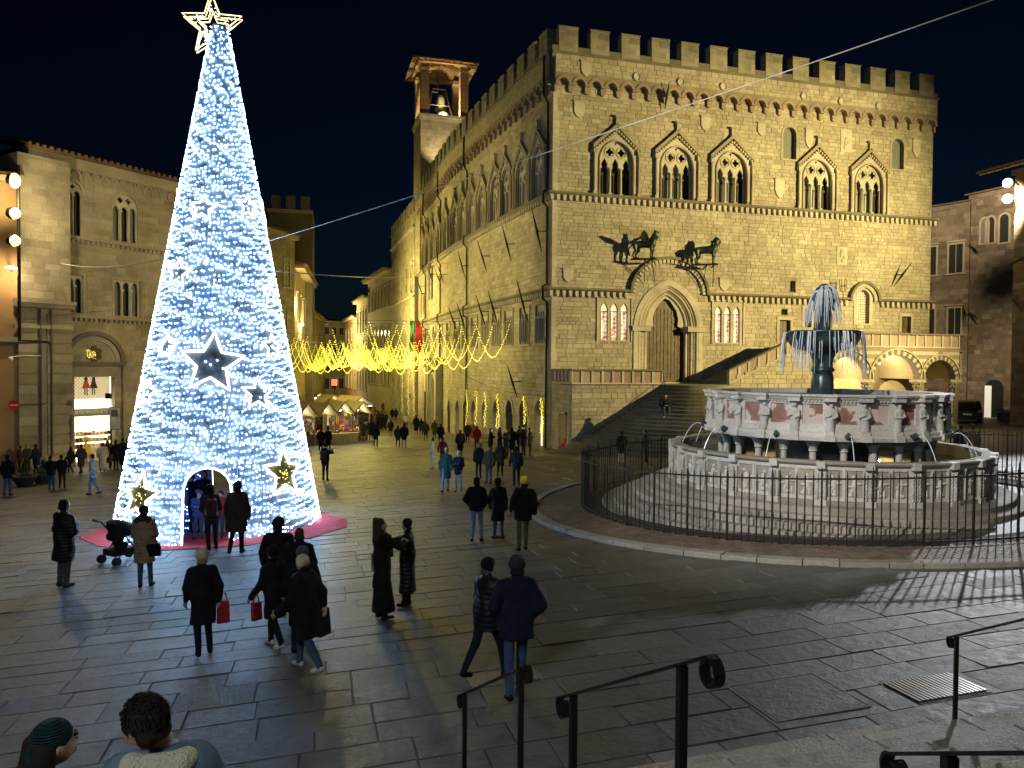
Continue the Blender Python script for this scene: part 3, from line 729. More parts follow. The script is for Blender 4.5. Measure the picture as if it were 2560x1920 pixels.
# --- projecting parapet on little pointed arches
def parapet(fr, s0, s1, n, dest, big=True):
    pit = (s1-s0)/n; P_ = .32; prof = [(s0,ZPAR),(s0,ZARC+.5)]; r_ = pit*.40
    for i in range(n):
        c = s0+(i+.5)*pit; prof += [(c-a_, b_) for a_,b_ in [(x-0,y) for x,y in arc(0,2*r_,ZARC+.42,r_*1.15,8)]]
    prof += [(s1,ZARC+.5),(s1,ZPAR)]
    mb = MB(); plate(mb, fr, prof[::-1], [], 0.0, P_, rnd=.5); pw = mb.build('parapet_wall','palace_joint',palace)
    masonry(fr, s0, s1, ZARC+1.12, ZPAR, [], pw, seed=int(s1*7), p0=P_, hc=(.2,.3), ln=(.3,.7))
    # one arch, copied
    mb = MB(); o_ = arc(0,pit*1.0,ZARC+.40,pit*.56,10); i_ = arc(0,pit*.70,ZARC+.40,pit*.40,10)
    for j in range(10):
        a,b_,c,d = o_[j],o_[j+1],i_[j+1],i_[j]; q = [(a[0],a[1]-ZARC),(b_[0],b_[1]-ZARC),(c[0],c[1]-ZARC),(d[0],d[1]-ZARC)]
        mb.prism(q, LF, .0, P_+.05, rnd=random.random())
    for sg in (-1,1): 
        x0 = sg*pit*.5; x1 = sg*pit*.35
        mb.prism([(x0,.40),(x1,.40),(x1+sg*.02,.05),(x0,.0)], LF, 0, .20, rnd=.5)
    me = mb.mesh('corbel_arch','pink_stone')
    for i in range(n):
        o_ = bpy.data.objects.new('corbel_arch', me); col.objects.link(o_); place(o_, fr, s0+(i+.5)*pit, ZARC, .0); dest.append(o_)
carch = []
parapet(F1, 0, L1, 27, carch)
for f in SEG: parapet(f, 0, f.len, round(f.len/1.06), carch)
# ledge and merlons
def ledge(fr, s0, s1, z, pr, h_, name, mat='dark_stone', p0=0):
    mb = MB(); P_ = [(p0,0),(p0+pr*.5,0),(p0+pr,h_*.4),(p0+pr,h_*.8),(p0+pr*.9,h_),(p0,h_)]
    V = [fr(s0,p,z+q) for p,q in P_]+[fr(s1,p,z+q) for p,q in P_]; n = len(P_)
    mb.add(V, [(i,i+n,(i+1)%n+n,(i+1)%n) for i in range(n)]+[tuple(range(n))[::-1],tuple(range(n,2*n))][::1], rnd=.5); return mb.build(name, mat, palace)
def merlon_mesh(w_, d_, h_, name='merlon'):
    mb = MB(); z = 0; rr = random.Random(int(w_*100))
    while z < h_-.02:
        hh = min(rr.uniform(.25,.4), h_-z); x = -w_/2; 
        while x < w_/2-.01:
            l = min(rr.uniform(.4,.7), w_/2-x); l = w_/2-x if w_/2-x-l < .2 else l
            mb.bx(x+.004,x+l-.004,-d_/2+rr.uniform(-.012,.01),d_/2+rr.uniform(-.01,.012),z+.003,z+hh-.003,rnd=rr.random()); x += l
        z += hh
    mb.bx(-w_/2-.03,w_/2+.03,-d_/2-.03,d_/2+.03,h_,h_+.07,rnd=.1)
    return mb.mesh(name,['merlon_stone'])
mm = merlon_mesh(1.22,.62,ZTOP-ZPAR-.13)
def merlons(fr, s0, s1, n):
    ledge(fr, s0, s1, ZPAR, .12, .16, 'parapet_ledge', p0=.3)
    mb = MB(); fr.box(mb, s0,s1,-.35,.30,ZPAR-.2,ZPAR+.5,rnd=.3); mb.build('parapet_coping','dark_stone',palace)
    for i in range(n):
        o_ = bpy.data.objects.new('merlon', mm); col.objects.link(o_); place(o_, fr, s0+(s1-s0)*(i+.5)/n, ZPAR+.12, .02)
merlons(F1, -.2, L1+.05, 14)
for f in SEG: merlons(f, 0, f.len, max(3,round(f.len/2.05)))
# --- string courses with brackets
bm = MB(); bm.prism([(-.10,.34),(.10,.34),(.10,.2),(.07,.0),(-.07,.0),(-.10,.2)], LF, 0, .20, rnd=.6); bm_me = bm.mesh('bracket','white_stone')
def string(fr, s0, s1, z, single):
    ledge(fr, s0, s1, z-.02, .30, .2, 'string_course', 'dark_stone')
    n = int((s1-s0)/.40)
    if single:
        for i in range(n): o_ = bpy.data.objects.new('bracket', bm_me); col.objects.link(o_); place(o_, fr, s0+(i+.5)*(s1-s0)/n, z-.36)
    else:
        mb = MB()
        for i in range(n):
            c = s0+(i+.5)*(s1-s0)/n; fr.box(mb, c-.10,c+.10,0,.2,z-.34,z-.03)
        mb.build('brackets','white_stone',palace,kind='stuff')
string(F1, -.3, L1+.35, ZS2, True)
for f in SEG: string(f, 0, f.len, ZS2, False); string(f, 0, f.len, ZS1, False)
hood_w = 2.75                                                    # the lower course rises round the portal and the lunette
string(F1, -.3, PS-hood_w, ZS1, True); string(F1, PS+hood_w, lun[0]-1.25, ZS1, True); string(F1, lun[0]+1.25, L1+.35, ZS1, True)
def hood(c, w_, zs, rise, name, n=14):
    mb = MB(); o_ = arc(c,2*w_,zs,rise,n); i_ = arc(c,2*w_-.34,zs,rise-.17,n)
    for j in range(n): mb.prism([o_[j],o_[j+1],i_[j+1],i_[j]], F1, 0, .32, rnd=.5)
    ho = mb.build(name,'dark_stone',palace)
    i2 = arc(c,2*w_-.62,zs,rise-.31,n*2)
    for j in range(0,len(i2)-1):
        a,b_ = Vector(i2[j]),Vector(i2[j+1]); d_ = (b_-a).normalized(); nn = Vector((-d_.y,d_.x)); mid = (a+b_)/2
        mb = MB(); mb.prism([tuple(mid-d_*.09+nn*(-.14)),tuple(mid+d_*.09+nn*(-.14)),tuple(mid+d_*.09+nn*.13),tuple(mid-d_*.09+nn*.13)][::1], F1, 0,.2,rnd=.6); mb.build('bracket','white_stone',ho)
hood(PS, hood_w, ZS1, 2.35, 'portal_hood'); hood(lun[0], 1.25, ZS1, 1.35, 'window_hood', 10)
# --- gabled three-light window
def gabled(name='window', w_=WW, glassmat='curtain_glass'):
    o = proto(name); h_ = w_/2
    out = arch(0,w_,0,WS,WR,16)
    zt = WS+WR
    # surround with gable
    gx = h_+.34; gz = WS+.82; ap = zt+.70
    mb = MB(); plate(mb, LF, [(-gx,0),(gx,0),(gx,gz),(0,ap),(-gx,gz)], [out], 0, .10, rnd=.7); mb.build('surround','white_stone',o)
    mb = MB()
    for sg in (-1,1):
        d = Vector((-sg*gx, ap-gz)).normalized(); nn = Vector((d.y,-d.x))*sg
        a = Vector((sg*(gx+.12),gz-.1)); b_ = Vector((0,ap+.12)); q = [tuple(a),tuple(b_),(0,ap+.36),tuple(a+Vector((sg*.02,.24)))]
        mb.prism(q if sg > 0 else q[::-1], LF, .0,.26,rnd=.1)
    mb.build('gable','palace_stone',o)
    mb = MB()
    for sg in (-1,1):
        for i in range(9):
            t = (i+.5)/9; x = sg*(gx+.02)*(1-t); z = (gz-.12)+(ap-gz+.04)*t; mb.bx(x-.05,x+.05,-.26,-.10,z-.06,z+.06)
    mb.build('gable_dentils','white_stone',o,kind='stuff')
    mb = MB(); mb.bx(-.09,.09,-.22,-.02,ap+.30,ap+.72); mb.bx(-.17,.17,-.30,-.0,ap+.72,ap+.84); mb.bx(-.13,.13,-.26,-.0,ap+.22,ap+.32); mb.build('finial','palace_stone',o)
    for sg in (-1,1):
        mb = MB(); x = sg*(gx+.02); mb.bx(x-.10,x+.10,-.28,-.08,0,.18); mb.tube([(x,-.18,.18),(x,-.18,gz-.36)],.075,8); mb.bx(x-.12,x+.12,-.30,-.06,gz-.36,gz-.12); mb.build('side_shaft','palace_stone',o,smooth=False)
        mb = MB(); mb.tube([(sg*h_*1.03,-.14,.02),(sg*h_*1.03,-.14,WS)],.055,8); mb.build('inner_shaft','pink_stone',o)
    mb = MB(); mb.tube([(a,-.14,b_) for a,b_ in arc(0,w_*1.03,WS,WR+.03,16)],.06,6); mb.build('arch_moulding','white_stone',o)
    # tracery
    lw = w_/3; holes = []
    for k in (-1,0,1):
        c = k*lw*.985; r_ = lw*.37
        holes.append([(c-r_,.001),(c+r_,.001),(c+r_,WS-.42),(c+r_*.62,WS-.34),(c+r_*.78,WS-.12),(c+r_*.45,WS+.06),(c,WS+.26),(c-r_*.45,WS+.06),(c-r_*.78,WS-.12),(c-r_*.62,WS-.34),(c-r_,WS-.42)])
    for sg in (-1,1):
        cx_, cz_ = sg*.385, WS+.62; q = []
        for i in range(24):
            a = 2*math.pi*i/24; rr_ = .15+.105*abs(math.cos(2*a)); q.append((cx_+rr_*math.cos(a), cz_+rr_*math.sin(a)))
        holes.append(q)
    holes.append([(-.09,zt-.10),(0,zt-.24),(.09,zt-.10),(0,zt-.05)])
    oi = [(-h_+.002,-.0),(h_-.002,-.0)]+arc(0,w_-.004,WS,WR-.004,16)
    hh = []
    for h__ in holes[:3]: hh.append([(x,max(z,.02)) for x,z in h__])
    hh += holes[3:]
    mb = MB(); plate(mb, LF, oi, hh, -.22,-.10,rnd=.8)
    for sg in (-1,1):
        pts = [(sg*.385+.325*math.cos(2*math.pi*i/18),-.0+.08,WS+.62+.325*math.sin(2*math.pi*i/18)) for i in range(18)]; mb.tube(pts,.032,5,closed=True)
    mb.build('tracery','white_stone',o)
    for k in (-.5,.5):
        x = k*lw*1.97/1.0*.5*2/2 if False else k*lw*.985
        mb = MB(); mb.bx(x-.11,x+.11,-.02,.2,0,.16); mb.tube([(x,.08,.16),(x,.08,WS-.55)],.055,8); mb.tube([(x,.08,WS-.55),(x,.08,WS-.38)],[.06,.12],8); mb.bx(x-.13,x+.13,-.04,.2,WS-.38,WS-.32); mb.build('column','white_stone',o)
    for k in (-1,0,1):
        x = k*lw; mb = MB(); mb.bx(x-lw/2+.01,x+lw/2-.01,.40,.41,.02,WS+WR); mb.build('pane',glassmat if k < 1 or glassmat=='window_glass' else 'window_glass',o)
        mb = MB(); mb.bx(x-lw/2+.01,x+lw/2-.01,.34,.38,WS-.72,WS-.60); mb.bx(x-.02,x+.02,.34,.38,.02,WS-.72); mb.build('window_bar','dark_frame',o)
    mb = MB(); mb.bx(-gx-.05,gx+.05,-.24,.3,-.14,0); mb.build('sill','white_stone',o)
    return o
wp = gabled(); wp2 = gabled(glassmat='window_glass')
for i,(s,z) in enumerate(wins):
    o = wp2 if i == 0 else (wp if i == 1 else copy_tree(wp)); place(o, F1, s, z)
sidew = gabled(w_=1.85, glassmat='window_glass')
for i,(f,s) in enumerate(up_w):
    o = sidew if i == 0 else copy_tree(sidew); place(o, f, s, ZS2+.16)
# --- lower windows of the side: four lights in a square frame
def fourlight():
    o = proto('window'); W_, H_ = 1.7, 2.4
    holes = []
    for k in range(4):
        c = -.85+.2125+k*.425; holes.append(arch(c,.31,.02,1.75,.3,8))
    mb = MB(); plate(mb, LF, [(-.85,0),(.85,0),(.85,H_),(-.85,H_)], holes, -.25,-.08,rnd=.7); mb.build('tracery','white_stone',o)
    for k in range(5):
        x = -.85+k*.425; mb = MB(); mb.bx(x-.09,x+.09,-.04,.12,0,.15); mb.tube([(x,.03,.15),(x,.03,1.55)],.05,6); mb.bx(x-.1,x+.1,-.05,.12,1.55,1.72); mb.build('column','white_stone',o)
    for x0,x1,z0,z1 in ((-.97,-.86,-.1,H_+.12),(.86,.97,-.1,H_+.12),(-.97,.97,H_+.01,H_+.14),(-1.0,1.0,-.14,-.02)):
        mb = MB(); mb.bx(x0,x1,-.08,.1,z0,z1); mb.build('frame','palace_stone',o)
    mb = MB(); mb.bx(-.85,.85,.36,.38,0,H_); mb.build('pane','window_glass',o)
    return o
fw = fourlight()
for i,(f,s) in enumerate(low_w):
    o = fw if i == 0 else copy_tree(fw); place(o, f, s, ZS1-3.15)
# --- two small round-headed windows high up
for s,z0,z1 in top_arches:
    o = proto('window'); mb = MB(); H_ = z1-z0
    plate(mb, LF, arch(0,1.3,-.1,H_-.5,.68,12), [arch(0,1.0,0,H_-.5,.5,12)], 0,.05,rnd=.6); mb.build('surround','palace_stone',o)
    mb = MB(); mb.bx(-.5,.5,.3,.32,0,H_+.05); mb.build('pane','shutter_pane',o); place(o,F1,s,z0)
# --- lit leaded lancets beside the portal
for s,z0,z1 in stain:
    o = proto('window'); H_ = z1-z0; hs = [arch(k*.66,.48,0,H_-.5,.5,8) for k in (-1,0,1)]
    mb = MB(); plate(mb, LF, [(-1.1,-.08),(1.1,-.08),(1.1,H_+.28),(-1.1,H_+.28)], hs, -.2,.035,rnd=.6); mb.build('surround','palace_stone',o)
    for x0,x1,za,zb in ((-1.18,-1.1,-.08,H_+.36),(1.1,1.18,-.08,H_+.36),(-1.1,1.1,H_+.28,H_+.36)):
        mb = MB(); mb.bx(x0,x1,-.1,.02,za,zb); mb.build('frame','white_stone',o)
    for k in (-1,0,1):
        mb = MB(); mb.bx(k*.66-.26,k*.66+.26,.2,.22,0,H_-.5); mb.build('pane','leaded',o)
        mb = MB(); mb.bx(k*.66-.26,k*.66+.26,.2,.22,H_-.5,H_+.02); mb.build('pane','shop_warm_glass',o)
        for a in (-.24,.24):
            mb = MB(); mb.tube([(k*.66+a,-.02,0),(k*.66+a,-.02,H_-.5)],.035,6); mb.build('colonnette','white_stone',o)
        mb = MB(); mb.bx(k*.66-.25,k*.66+.25,.17,.19,H_-.55,H_-.50); mb.build('window_bar','dark_frame',o)
    place(o,F1,s,z0)
# --- the great portal
po = proto('portal'); ph = PTOP-PZ; zs = ph-PR+.30
for i in range(5):
    w_ = PW+.14+i*.30; p_ = -.34+i*.085; rise = PR+i*.13-.1
    pts = [(-w_/2,-p_,0)]+[(-w_/2,-p_,zs*t/4) for t in range(1,4)]+[(a,-p_,b_) for a,b_ in arc(0,w_,zs,rise,20)[::-1]]+[(w_/2,-p_,zs*t/4) for t in (3,2,1)]+[(w_/2,-p_,0)]
    mb = MB()
    if i in (1,3):                                             # twisted shafts
        for sg in (-1,1):
            for ph_ in (0,math.pi):
                mb.tube([(sg*w_/2+.035*math.cos(t*.9+ph_), -p_+.035*math.sin(t*.9+ph_), .1+t*(zs-.1)/40) for t in range(41)], .05, 5)
        mb.tube([(a,-p_,b_) for a,b_ in arc(0,w_,zs,rise,20)],.075,6)
    else: mb.tube(pts,.10 if i%2==0 else .07,7)
    mb.build('archivolt',('white_stone','pink_stone')[i%2 if i!=3 else 0],po,smooth=True)
mb = MB(); plate(mb, LF, [(-PW/2-1.05,0),(PW/2+1.05,0),(PW/2+1.05,zs)]+arc(0,PW+2.1,zs,PR+.75,20)+[(-PW/2-1.05,zs)][:0], [arch(0,PW+1.48,.001,zs,PR+.46,20)], .0,.09,rnd=.6); mb.build('portal_face','white_stone',po)
for sg in (-1,1): mb = MB(); mb.bx(sg*(PW/2+.55)-.62,sg*(PW/2+.55)+.62,-.22,.3,zs-.22,zs+.04); mb.bx(sg*(PW/2+.55)-.66,sg*(PW/2+.55)+.66,-.25,.3,zs+.04,zs+.12); mb.build('capital_band','white_stone',po)
mb = MB(); cus = [(-PW/2-.1,0.001),(-PW/2-.1,zs-.1)]+arc(0,PW+.2,zs,PR+.05,20)[::-1]+[(PW/2+.1,zs-.1),(PW/2+.1,.001),(PW/2-.0,.001),(PW/2,zs-.3),(PW/2-.28,zs+.05),(PW/2-.5,zs+.15),(PW/2-.45,zs+.6),(.75,zs+1.15),(.3,zs+1.75),(0,zs+1.9),(-.3,zs+1.75),(-.75,zs+1.15),(-PW/2+.45,zs+.6),(-PW/2+.5,zs+.15),(-PW/2+.28,zs+.05),(-PW/2,zs-.3),(-PW/2,.001)]
plate(mb, LF, cus, [], -.5,-.38,rnd=.7); mb.build('cusped_arch','white_stone',po)
for k,sg in enumerate((-1,1)):
    mb = MB(); mb.bx(min(0,sg*PW/2)+.01,max(0,sg*PW/2)-.01,.62,.70,0,ph); lf = mb.build('door_leaf','door_wood',po)
for i in range(5):
    for j in range(9):
        for sg in (-1,1):
            mb = MB(); x = sg*(.13+i*.25); z = .25+j*.50; mb.bx(x-.10,x+.10,.585,.62,z,z+.42); mb.build('door_panel','door_wood',po)
mb = MB(); mb.bx(-2.1,2.1,-.5,.8,-.16,-.004); mb.build('threshold','white_stone',po)
place(po,F1,PS,PZ)
# --- doors and openings on the right
for s,z0,z1,w_ in DO:
    o = proto('door'); H_ = z1-z0; h_ = w_/2
    for x0,x1,za,zb in ((-h_-.2,-h_+.003,0,H_+.2),(h_-.003,h_+.2,0,H_+.2),(-h_+.004,h_-.004,H_-.003,H_+.2)):
        mb = MB(); mb.bx(x0,x1,-.06,.1,za,zb); mb.build('door_frame','white_stone',o)
    for k in (0,1): mb = MB(); mb.bx(-h_+k*h_+.01,-h_+(k+1)*h_-.01,.22,.26,0,H_); mb.build('door_leaf','door_wood',o)
    place(o,F1,s,z0)
for s,z,a,b_ in sq:
    o = proto('window'); mb = MB(); mb.bx(-a,a,.3,.32,-b_,b_); mb.build('pane','window_glass',o)
    for i in range(3): mb = MB(); x = -a+a*2*(i+.5)/3; mb.tube([(x,.04,-b_),(x,.04,b_)],.012,5); mb.build('grille_bar','iron',o)
    for i in range(3): mb = MB(); z_ = -b_+b_*2*(i+.5)/3; mb.tube([(-a,.05,z_),(a,.05,z_)],.012,5); mb.build('grille_bar','iron',o)
    place(o,F1,s,z)
o = proto('window'); H_ = lun[2]-lun[1]
mb = MB(); plate(mb, LF, arch(0,1.5,-.1,H_-.5,.75,12), [arch(0,1.0,0,H_-.5,.5,12)], 0,.07,rnd=.6); mb.build('surround','white_stone',o)
mb = MB(); mb.bx(-.5,.5,.3,.32,0,H_); mb.build('pane','lunette_glass',o)
for i in range(7): mb = MB(); x = -.5+(i+.5)/7; mb.tube([(x,.05,0),(x,.05,H_-.02-.25*abs(x)*2)],.013,4); mb.build('grille_bar','iron',o)
for i in range(13): mb = MB(); z_ = .1+i*H_/13.2; mb.tube([(-.48,.06,z_),(.48,.06,z_)],.013,4); mb.build('grille_bar','iron',o)
place(o,F1,lun[0],lun[1])
# --- shields, roundels and reliefs let into the front
for x,y,w_,h_,k in ((1448,276,26,36,'s'),(1763,311,24,33,'s'),(1903,325,22,31,'s'),(2022,348,22,46,'s'),(2115,352,33,57,'r'),(1948,472,26,46,'s'),(2290,372,24,46,'s'),(1465,174,24,32,'s'),(1592,193,17,17,'o'),(1701,206,17,17,'o'),(1808,217,17,17,'o'),(2009,241,17,17,'o'),(2103,254,17,17,'o'),(2197,266,17,17,'o'),(1420,690,24,30,'s'),(1810,712,26,30,'s'),(2104,640,30,45,'r'),(2104,585,14,10,'r')):
    pp = .34 if y < 270 else .02; s,z = F1.hit(x,y,pp); a,b_ = w_/1900*25*1.0, h_/1900*25*1.02; mb = MB()
    pp += .012
    if k == 's':
        mb.prism([(s-a,z+b_),(s-a,z-b_*.2),(s-a*.6,z-b_*.7),(s,z-b_),(s+a*.6,z-b_*.7),(s+a,z-b_*.2),(s+a,z+b_)], F1, pp-.03, pp+.07, rnd=.8); F1.box(mb, s-a*1.15,s+a*1.15,pp,pp+.13,z+b_,z+b_+.07,rnd=.2)
        mb.build('carved_shield','white_stone',palace)
    elif k == 'o':
        mb.tube([F1(s+a*math.cos(t*.35),pp+.05,z+a*math.sin(t*.35)) for t in range(18)],.045,5,closed=True); mb.prism([(s+a*math.cos(t*.45),z+a*math.sin(t*.45)) for t in range(14)],F1,pp-.02,pp+.03,rnd=.9); mb.build('roundel','white_stone',palace)
    else:
        F1.box(mb, s-a,s+a,pp-.03,pp+.022,z-b_,z+b_,rnd=.9)
        for i in range(5): q = F1(s+random.uniform(-.4,.4)*a,pp+.03,z+random.uniform(-.6,.6)*b_); mb.sphere(q,(a*.28,.07,b_*.26),6,4,rnd=.6)
        mb.build('carved_relief','white_stone',palace)
# --- rain pipes and iron cramps
for fr,s,zt in ((SEG[0],SEG[0].len-.55,ZPAR-.2),(SEG[1],SEG[1].len*.45,ZS2+8),(SEG[2],SEG[2].len*.55,ZPAR-.5),(SEG[3],SEG[3].len*.7,ZPAR-.5)):
    mb = MB(); q = fr(s,.1,0); mb.tube([fr(s,.42,zt+.3),fr(s,.42,zt-2.0),fr(s,.12,zt-2.5),fr(s,.12,ZS2+.4),fr(s,.4,ZS2+.25),fr(s,.4,ZS2-.4),fr(s,.12,ZS2-.7),fr(s,.12,ZS1+.4),fr(s,.4,ZS1+.25),fr(s,.4,ZS1-.45),fr(s,.12,ZS1-.7),fr(s,.12,G(q.x,q.y))],.075,6); mb.build('rain_pipe','pipe',palace)
# --- shop arches along the corso
for i,(f,s,g0) in enumerate(arc_d):
    o = proto('shop_arch'); mb = MB()
    oo = arc(0,1.95,2.0,1.3,10); ii = arc(0,1.36,2.0,1.0,10)
    for j in range(10): mb.prism([oo[j],oo[j+1],ii[j+1],ii[j]], LF, 0,.06,rnd=random.random())
    mb.build('arch_stones','palace_stone',o)
    lit = i in (0,3,4,5,7)
    mb = MB(); mb.bx(-.66,.66,.42,.44,0,2.0); mb.build('shop_front',('shop_front_lit' if lit else 'door_wood'),o)
    mb = MB(); mb.bx(-.68,.68,.36,.40,1.96,2.06); mb.bx(-.02,.02,.36,.40,0,1.96); mb.build('frame','dark_frame',o)
    mb = MB(); mb.bx(-.66,.66,.44,.46,2.06,3.0); mb.build('fanlight','window_glass',o)
    place(o,f,s,g0)
# ------------------------------------------------------------------ stairs, terrace and loggia in front of the palace
PJ = 3.6
def balustrade(fr, s0, s1, z0, z1, parent, h_=.82, p0=-.24, p1=0.0, pit=.62, pipes=False):
    """panelled parapet; z0, z1 = foot height at its two ends"""
    n = max(1,round((s1-s0)/pit)); zz = lambda s: z0+(z1-z0)*(s-s0)/(s1-s0)
    def strip(a,b_,pa,pb,lo,hi,name,mat,rnd=None):
        mb = MB(); V = [fr(a,pa,zz(a)+lo),fr(b_,pa,zz(b_)+lo),fr(b_,pb,zz(b_)+lo),fr(a,pb,zz(a)+lo),fr(a,pa,zz(a)+hi),fr(b_,pa,zz(b_)+hi),fr(b_,pb,zz(b_)+hi),fr(a,pb,zz(a)+hi)]
        mb.add(V,[(0,1,2,3),(7,6,5,4),(4,5,1,0),(5,6,2,1),(6,7,3,2),(7,4,0,3)],rnd=rnd); return mb.build(name,mat,parent)
    strip(s0,s1,p0-.03,p1+.05,0,.09,'base_rail','white_stone'); strip(s0-.04,s1+.04,p0-.06,p1+.08,h_-.1,h_,'top_rail','dark_stone')
    for i in range(n+1):
        c = s0+(s1-s0)*i/n; strip(max(s0,c-.07),min(s1,c+.07),p0,p1+.02,.09,h_-.1,'post','white_stone')
        if i < n: strip(c+.08,c+(s1-s0)/n-.08,p0+.05,p1-.04,.09,h_-.1,'panel','pink_panel')
stone('pink_panel', [(0,(.42,.30,.24)),(1,(.52,.40,.33))], dirt=(.33,.26,.2))
# left terrace block
st = thing('palace_staircase','fan shaped stone staircase with panelled balustrades rising to the palace portal','staircase',tuple(F1(7,6,-1.1)))
FB = Frame(F1(0,PJ,0).xy, F1(5.6,PJ,0).xy); FLs = Frame(F1(0.02,0.03,0).xy, F1(0.02,PJ,0).xy); FRs = Frame(F1(5.6,PJ,0).xy, F1(5.6,0.03,0).xy)
LZ = 2.7
so = [(1.45,-2),(2.75,-2),(2.75,.95),(1.45,.95)]
for f,hl in ((FB,[]),(FLs,[so]),(FRs,[])):
    mb = MB(); plate(mb, f, [(0,-2),(f.len,-2),(f.len,LZ-.05),(0,LZ-.05)], hl, -.4,0,rnd=.4); wl = mb.build('terrace_wall','palace_joint',st); masonry(f,.01,f.len-.01,-1.8,LZ-.05,hl,wl,seed=int(f.len*10),hc=(.2,.32),ln=(.3,.8))
mb = MB(); mb.box(F1(.02,.0,LZ-.2),F1.d*5.58,F1.n*PJ,(0,0,.15),rnd=.4); mb.box(F1(5.6,0,LZ-.25),F1.d*4.5,F1.n*PJ,(0,0,.23),rnd=.4); mb.build('landing','step_stone',st)
balustrade(FB,0.0,5.6,LZ,LZ,st,.86); balustrade(FLs,0.1,PJ-.3,LZ,LZ,st,.86)
# little shop in the side of the block
sh = thing('corner_shop','tiny lit shop doorway with red baskets in the side of the stairs','shop',tuple(FLs(2.1,0,-1.3)))
mb = MB(); FLs.box(mb,1.45,2.75,-.9,-.88,-1.6,.9); mb.build('back_wall','shop_warm',sh)
mb = MB(); FLs.box(mb,1.4,2.8,-.1,.12,.95,1.1); mb.build('awning','dark_frame',sh)
for i in range(4):
    mb = MB(); q = FLs(1.7+i*.28,-.25,-1.1+(i%2)*.3); mb.lathe([(.06,0),(.13,.05),(.15,.25),(.1,.3)],q,8); mb.build('basket','sign_red',sh)
# fan of steps
FCn = F1(7.7,PJ,0); a0 = math.atan2(F1.d.y,F1.d.x)
for i in range(20):
    r1 = 2.15+.325*i; z1 = LZ-.02-.185*(i+1); r0 = r1-.36
    mb = MB(); n = 30; rr = random.Random(i)
    j = 0
    while j < n:
        l = rr.choice((2,3,4)); e = min(n,j+l); V = []; ks = list(range(j,e+1)); dz = rr.uniform(-.008,.008)
        for r_,z in ((r1+.325,-2.2),(r1+.325,z1+dz-.015),(r1+.31,z1+dz),(r1-.05,z1+dz)):
            for t in ks:
                a = a0-math.pi*t/n; e_ = (.004 if t==j else (-.004 if t==e else 0)); V.append((FCn.x+r_*math.cos(a-e_),FCn.y+r_*math.sin(a-e_),z))
        m_ = len(ks); mb.add(V,[(q*m_+t,(q+1)*m_+t,(q+1)*m_+t+1,q*m_+t+1) for q in range(3) for t in range(m_-1)]); j = e
    mb.build('step','step_stone',st)
mb = MB(); mb.lathe([(2.16,-2),(2.16,LZ-.02),(0.01,LZ-.02)],FCn,30,a0-math.pi,a0); mb.build('landing','step_stone',st)
# handrail on the fan stair
for rpx in (((1445,1108),(1585,1005),(1662,945)),):
    mb = MB(); pts = [F1(.9,PJ+.9,-.0), F1(3.2,PJ+.6,1.2), F1(5.5,PJ+.5,2.9)]
    mb.tube(pts,.025,6)
    for q in pts: mb.tube([q,(q.x,q.y,q.z-.95)],.025,6)
    mb.build('handrail','iron',st)
# ramp on the right and the loggia
FA = Frame(F1(0,PJ,0).xy, F1(1,PJ,0).xy)
TZ = 5.05; S0, S1 = 9.95, FA.hit(2015,880)[0]; S2 = FA.hit(2398,900)[0]
lg = thing('palace_loggia','vaulted loggia with striped round arches and terrace beside the palace stairs','loggia',tuple(FA((S1+S2)/2,0,-.4)))
aa = [(FA.hit(2071,950)[0],FA.hit(2172,950)[0]),(FA.hit(2180,950)[0],FA.hit(2301,950)[0]),(FA.hit(2308,950)[0],FA.hit(2390,950)[0])]
hl = []; ZSP = 2.95
for a,b_ in aa: w_ = b_-a; hl.append(arch((a+b_)/2, w_-.16, -2.0, ZSP+.1, min((w_-.16)/2,1.55),16))
mb = MB(); plate(mb, FA, [(S0,-2.2),(S2,-2.2),(S2,TZ),(S1,TZ),(S0,LZ)], hl, -.5, 0, rnd=.5); lw_ = mb.build('front_wall','palace_joint',lg)
tri = [(S0-1,LZ),(S1,TZ+.02),(S1,TZ+5),(S0-1,TZ+5)]
masonry(FA, S0+.01, aa[0][0]-.02, -1.6, TZ, [tri], lw_, seed=81)
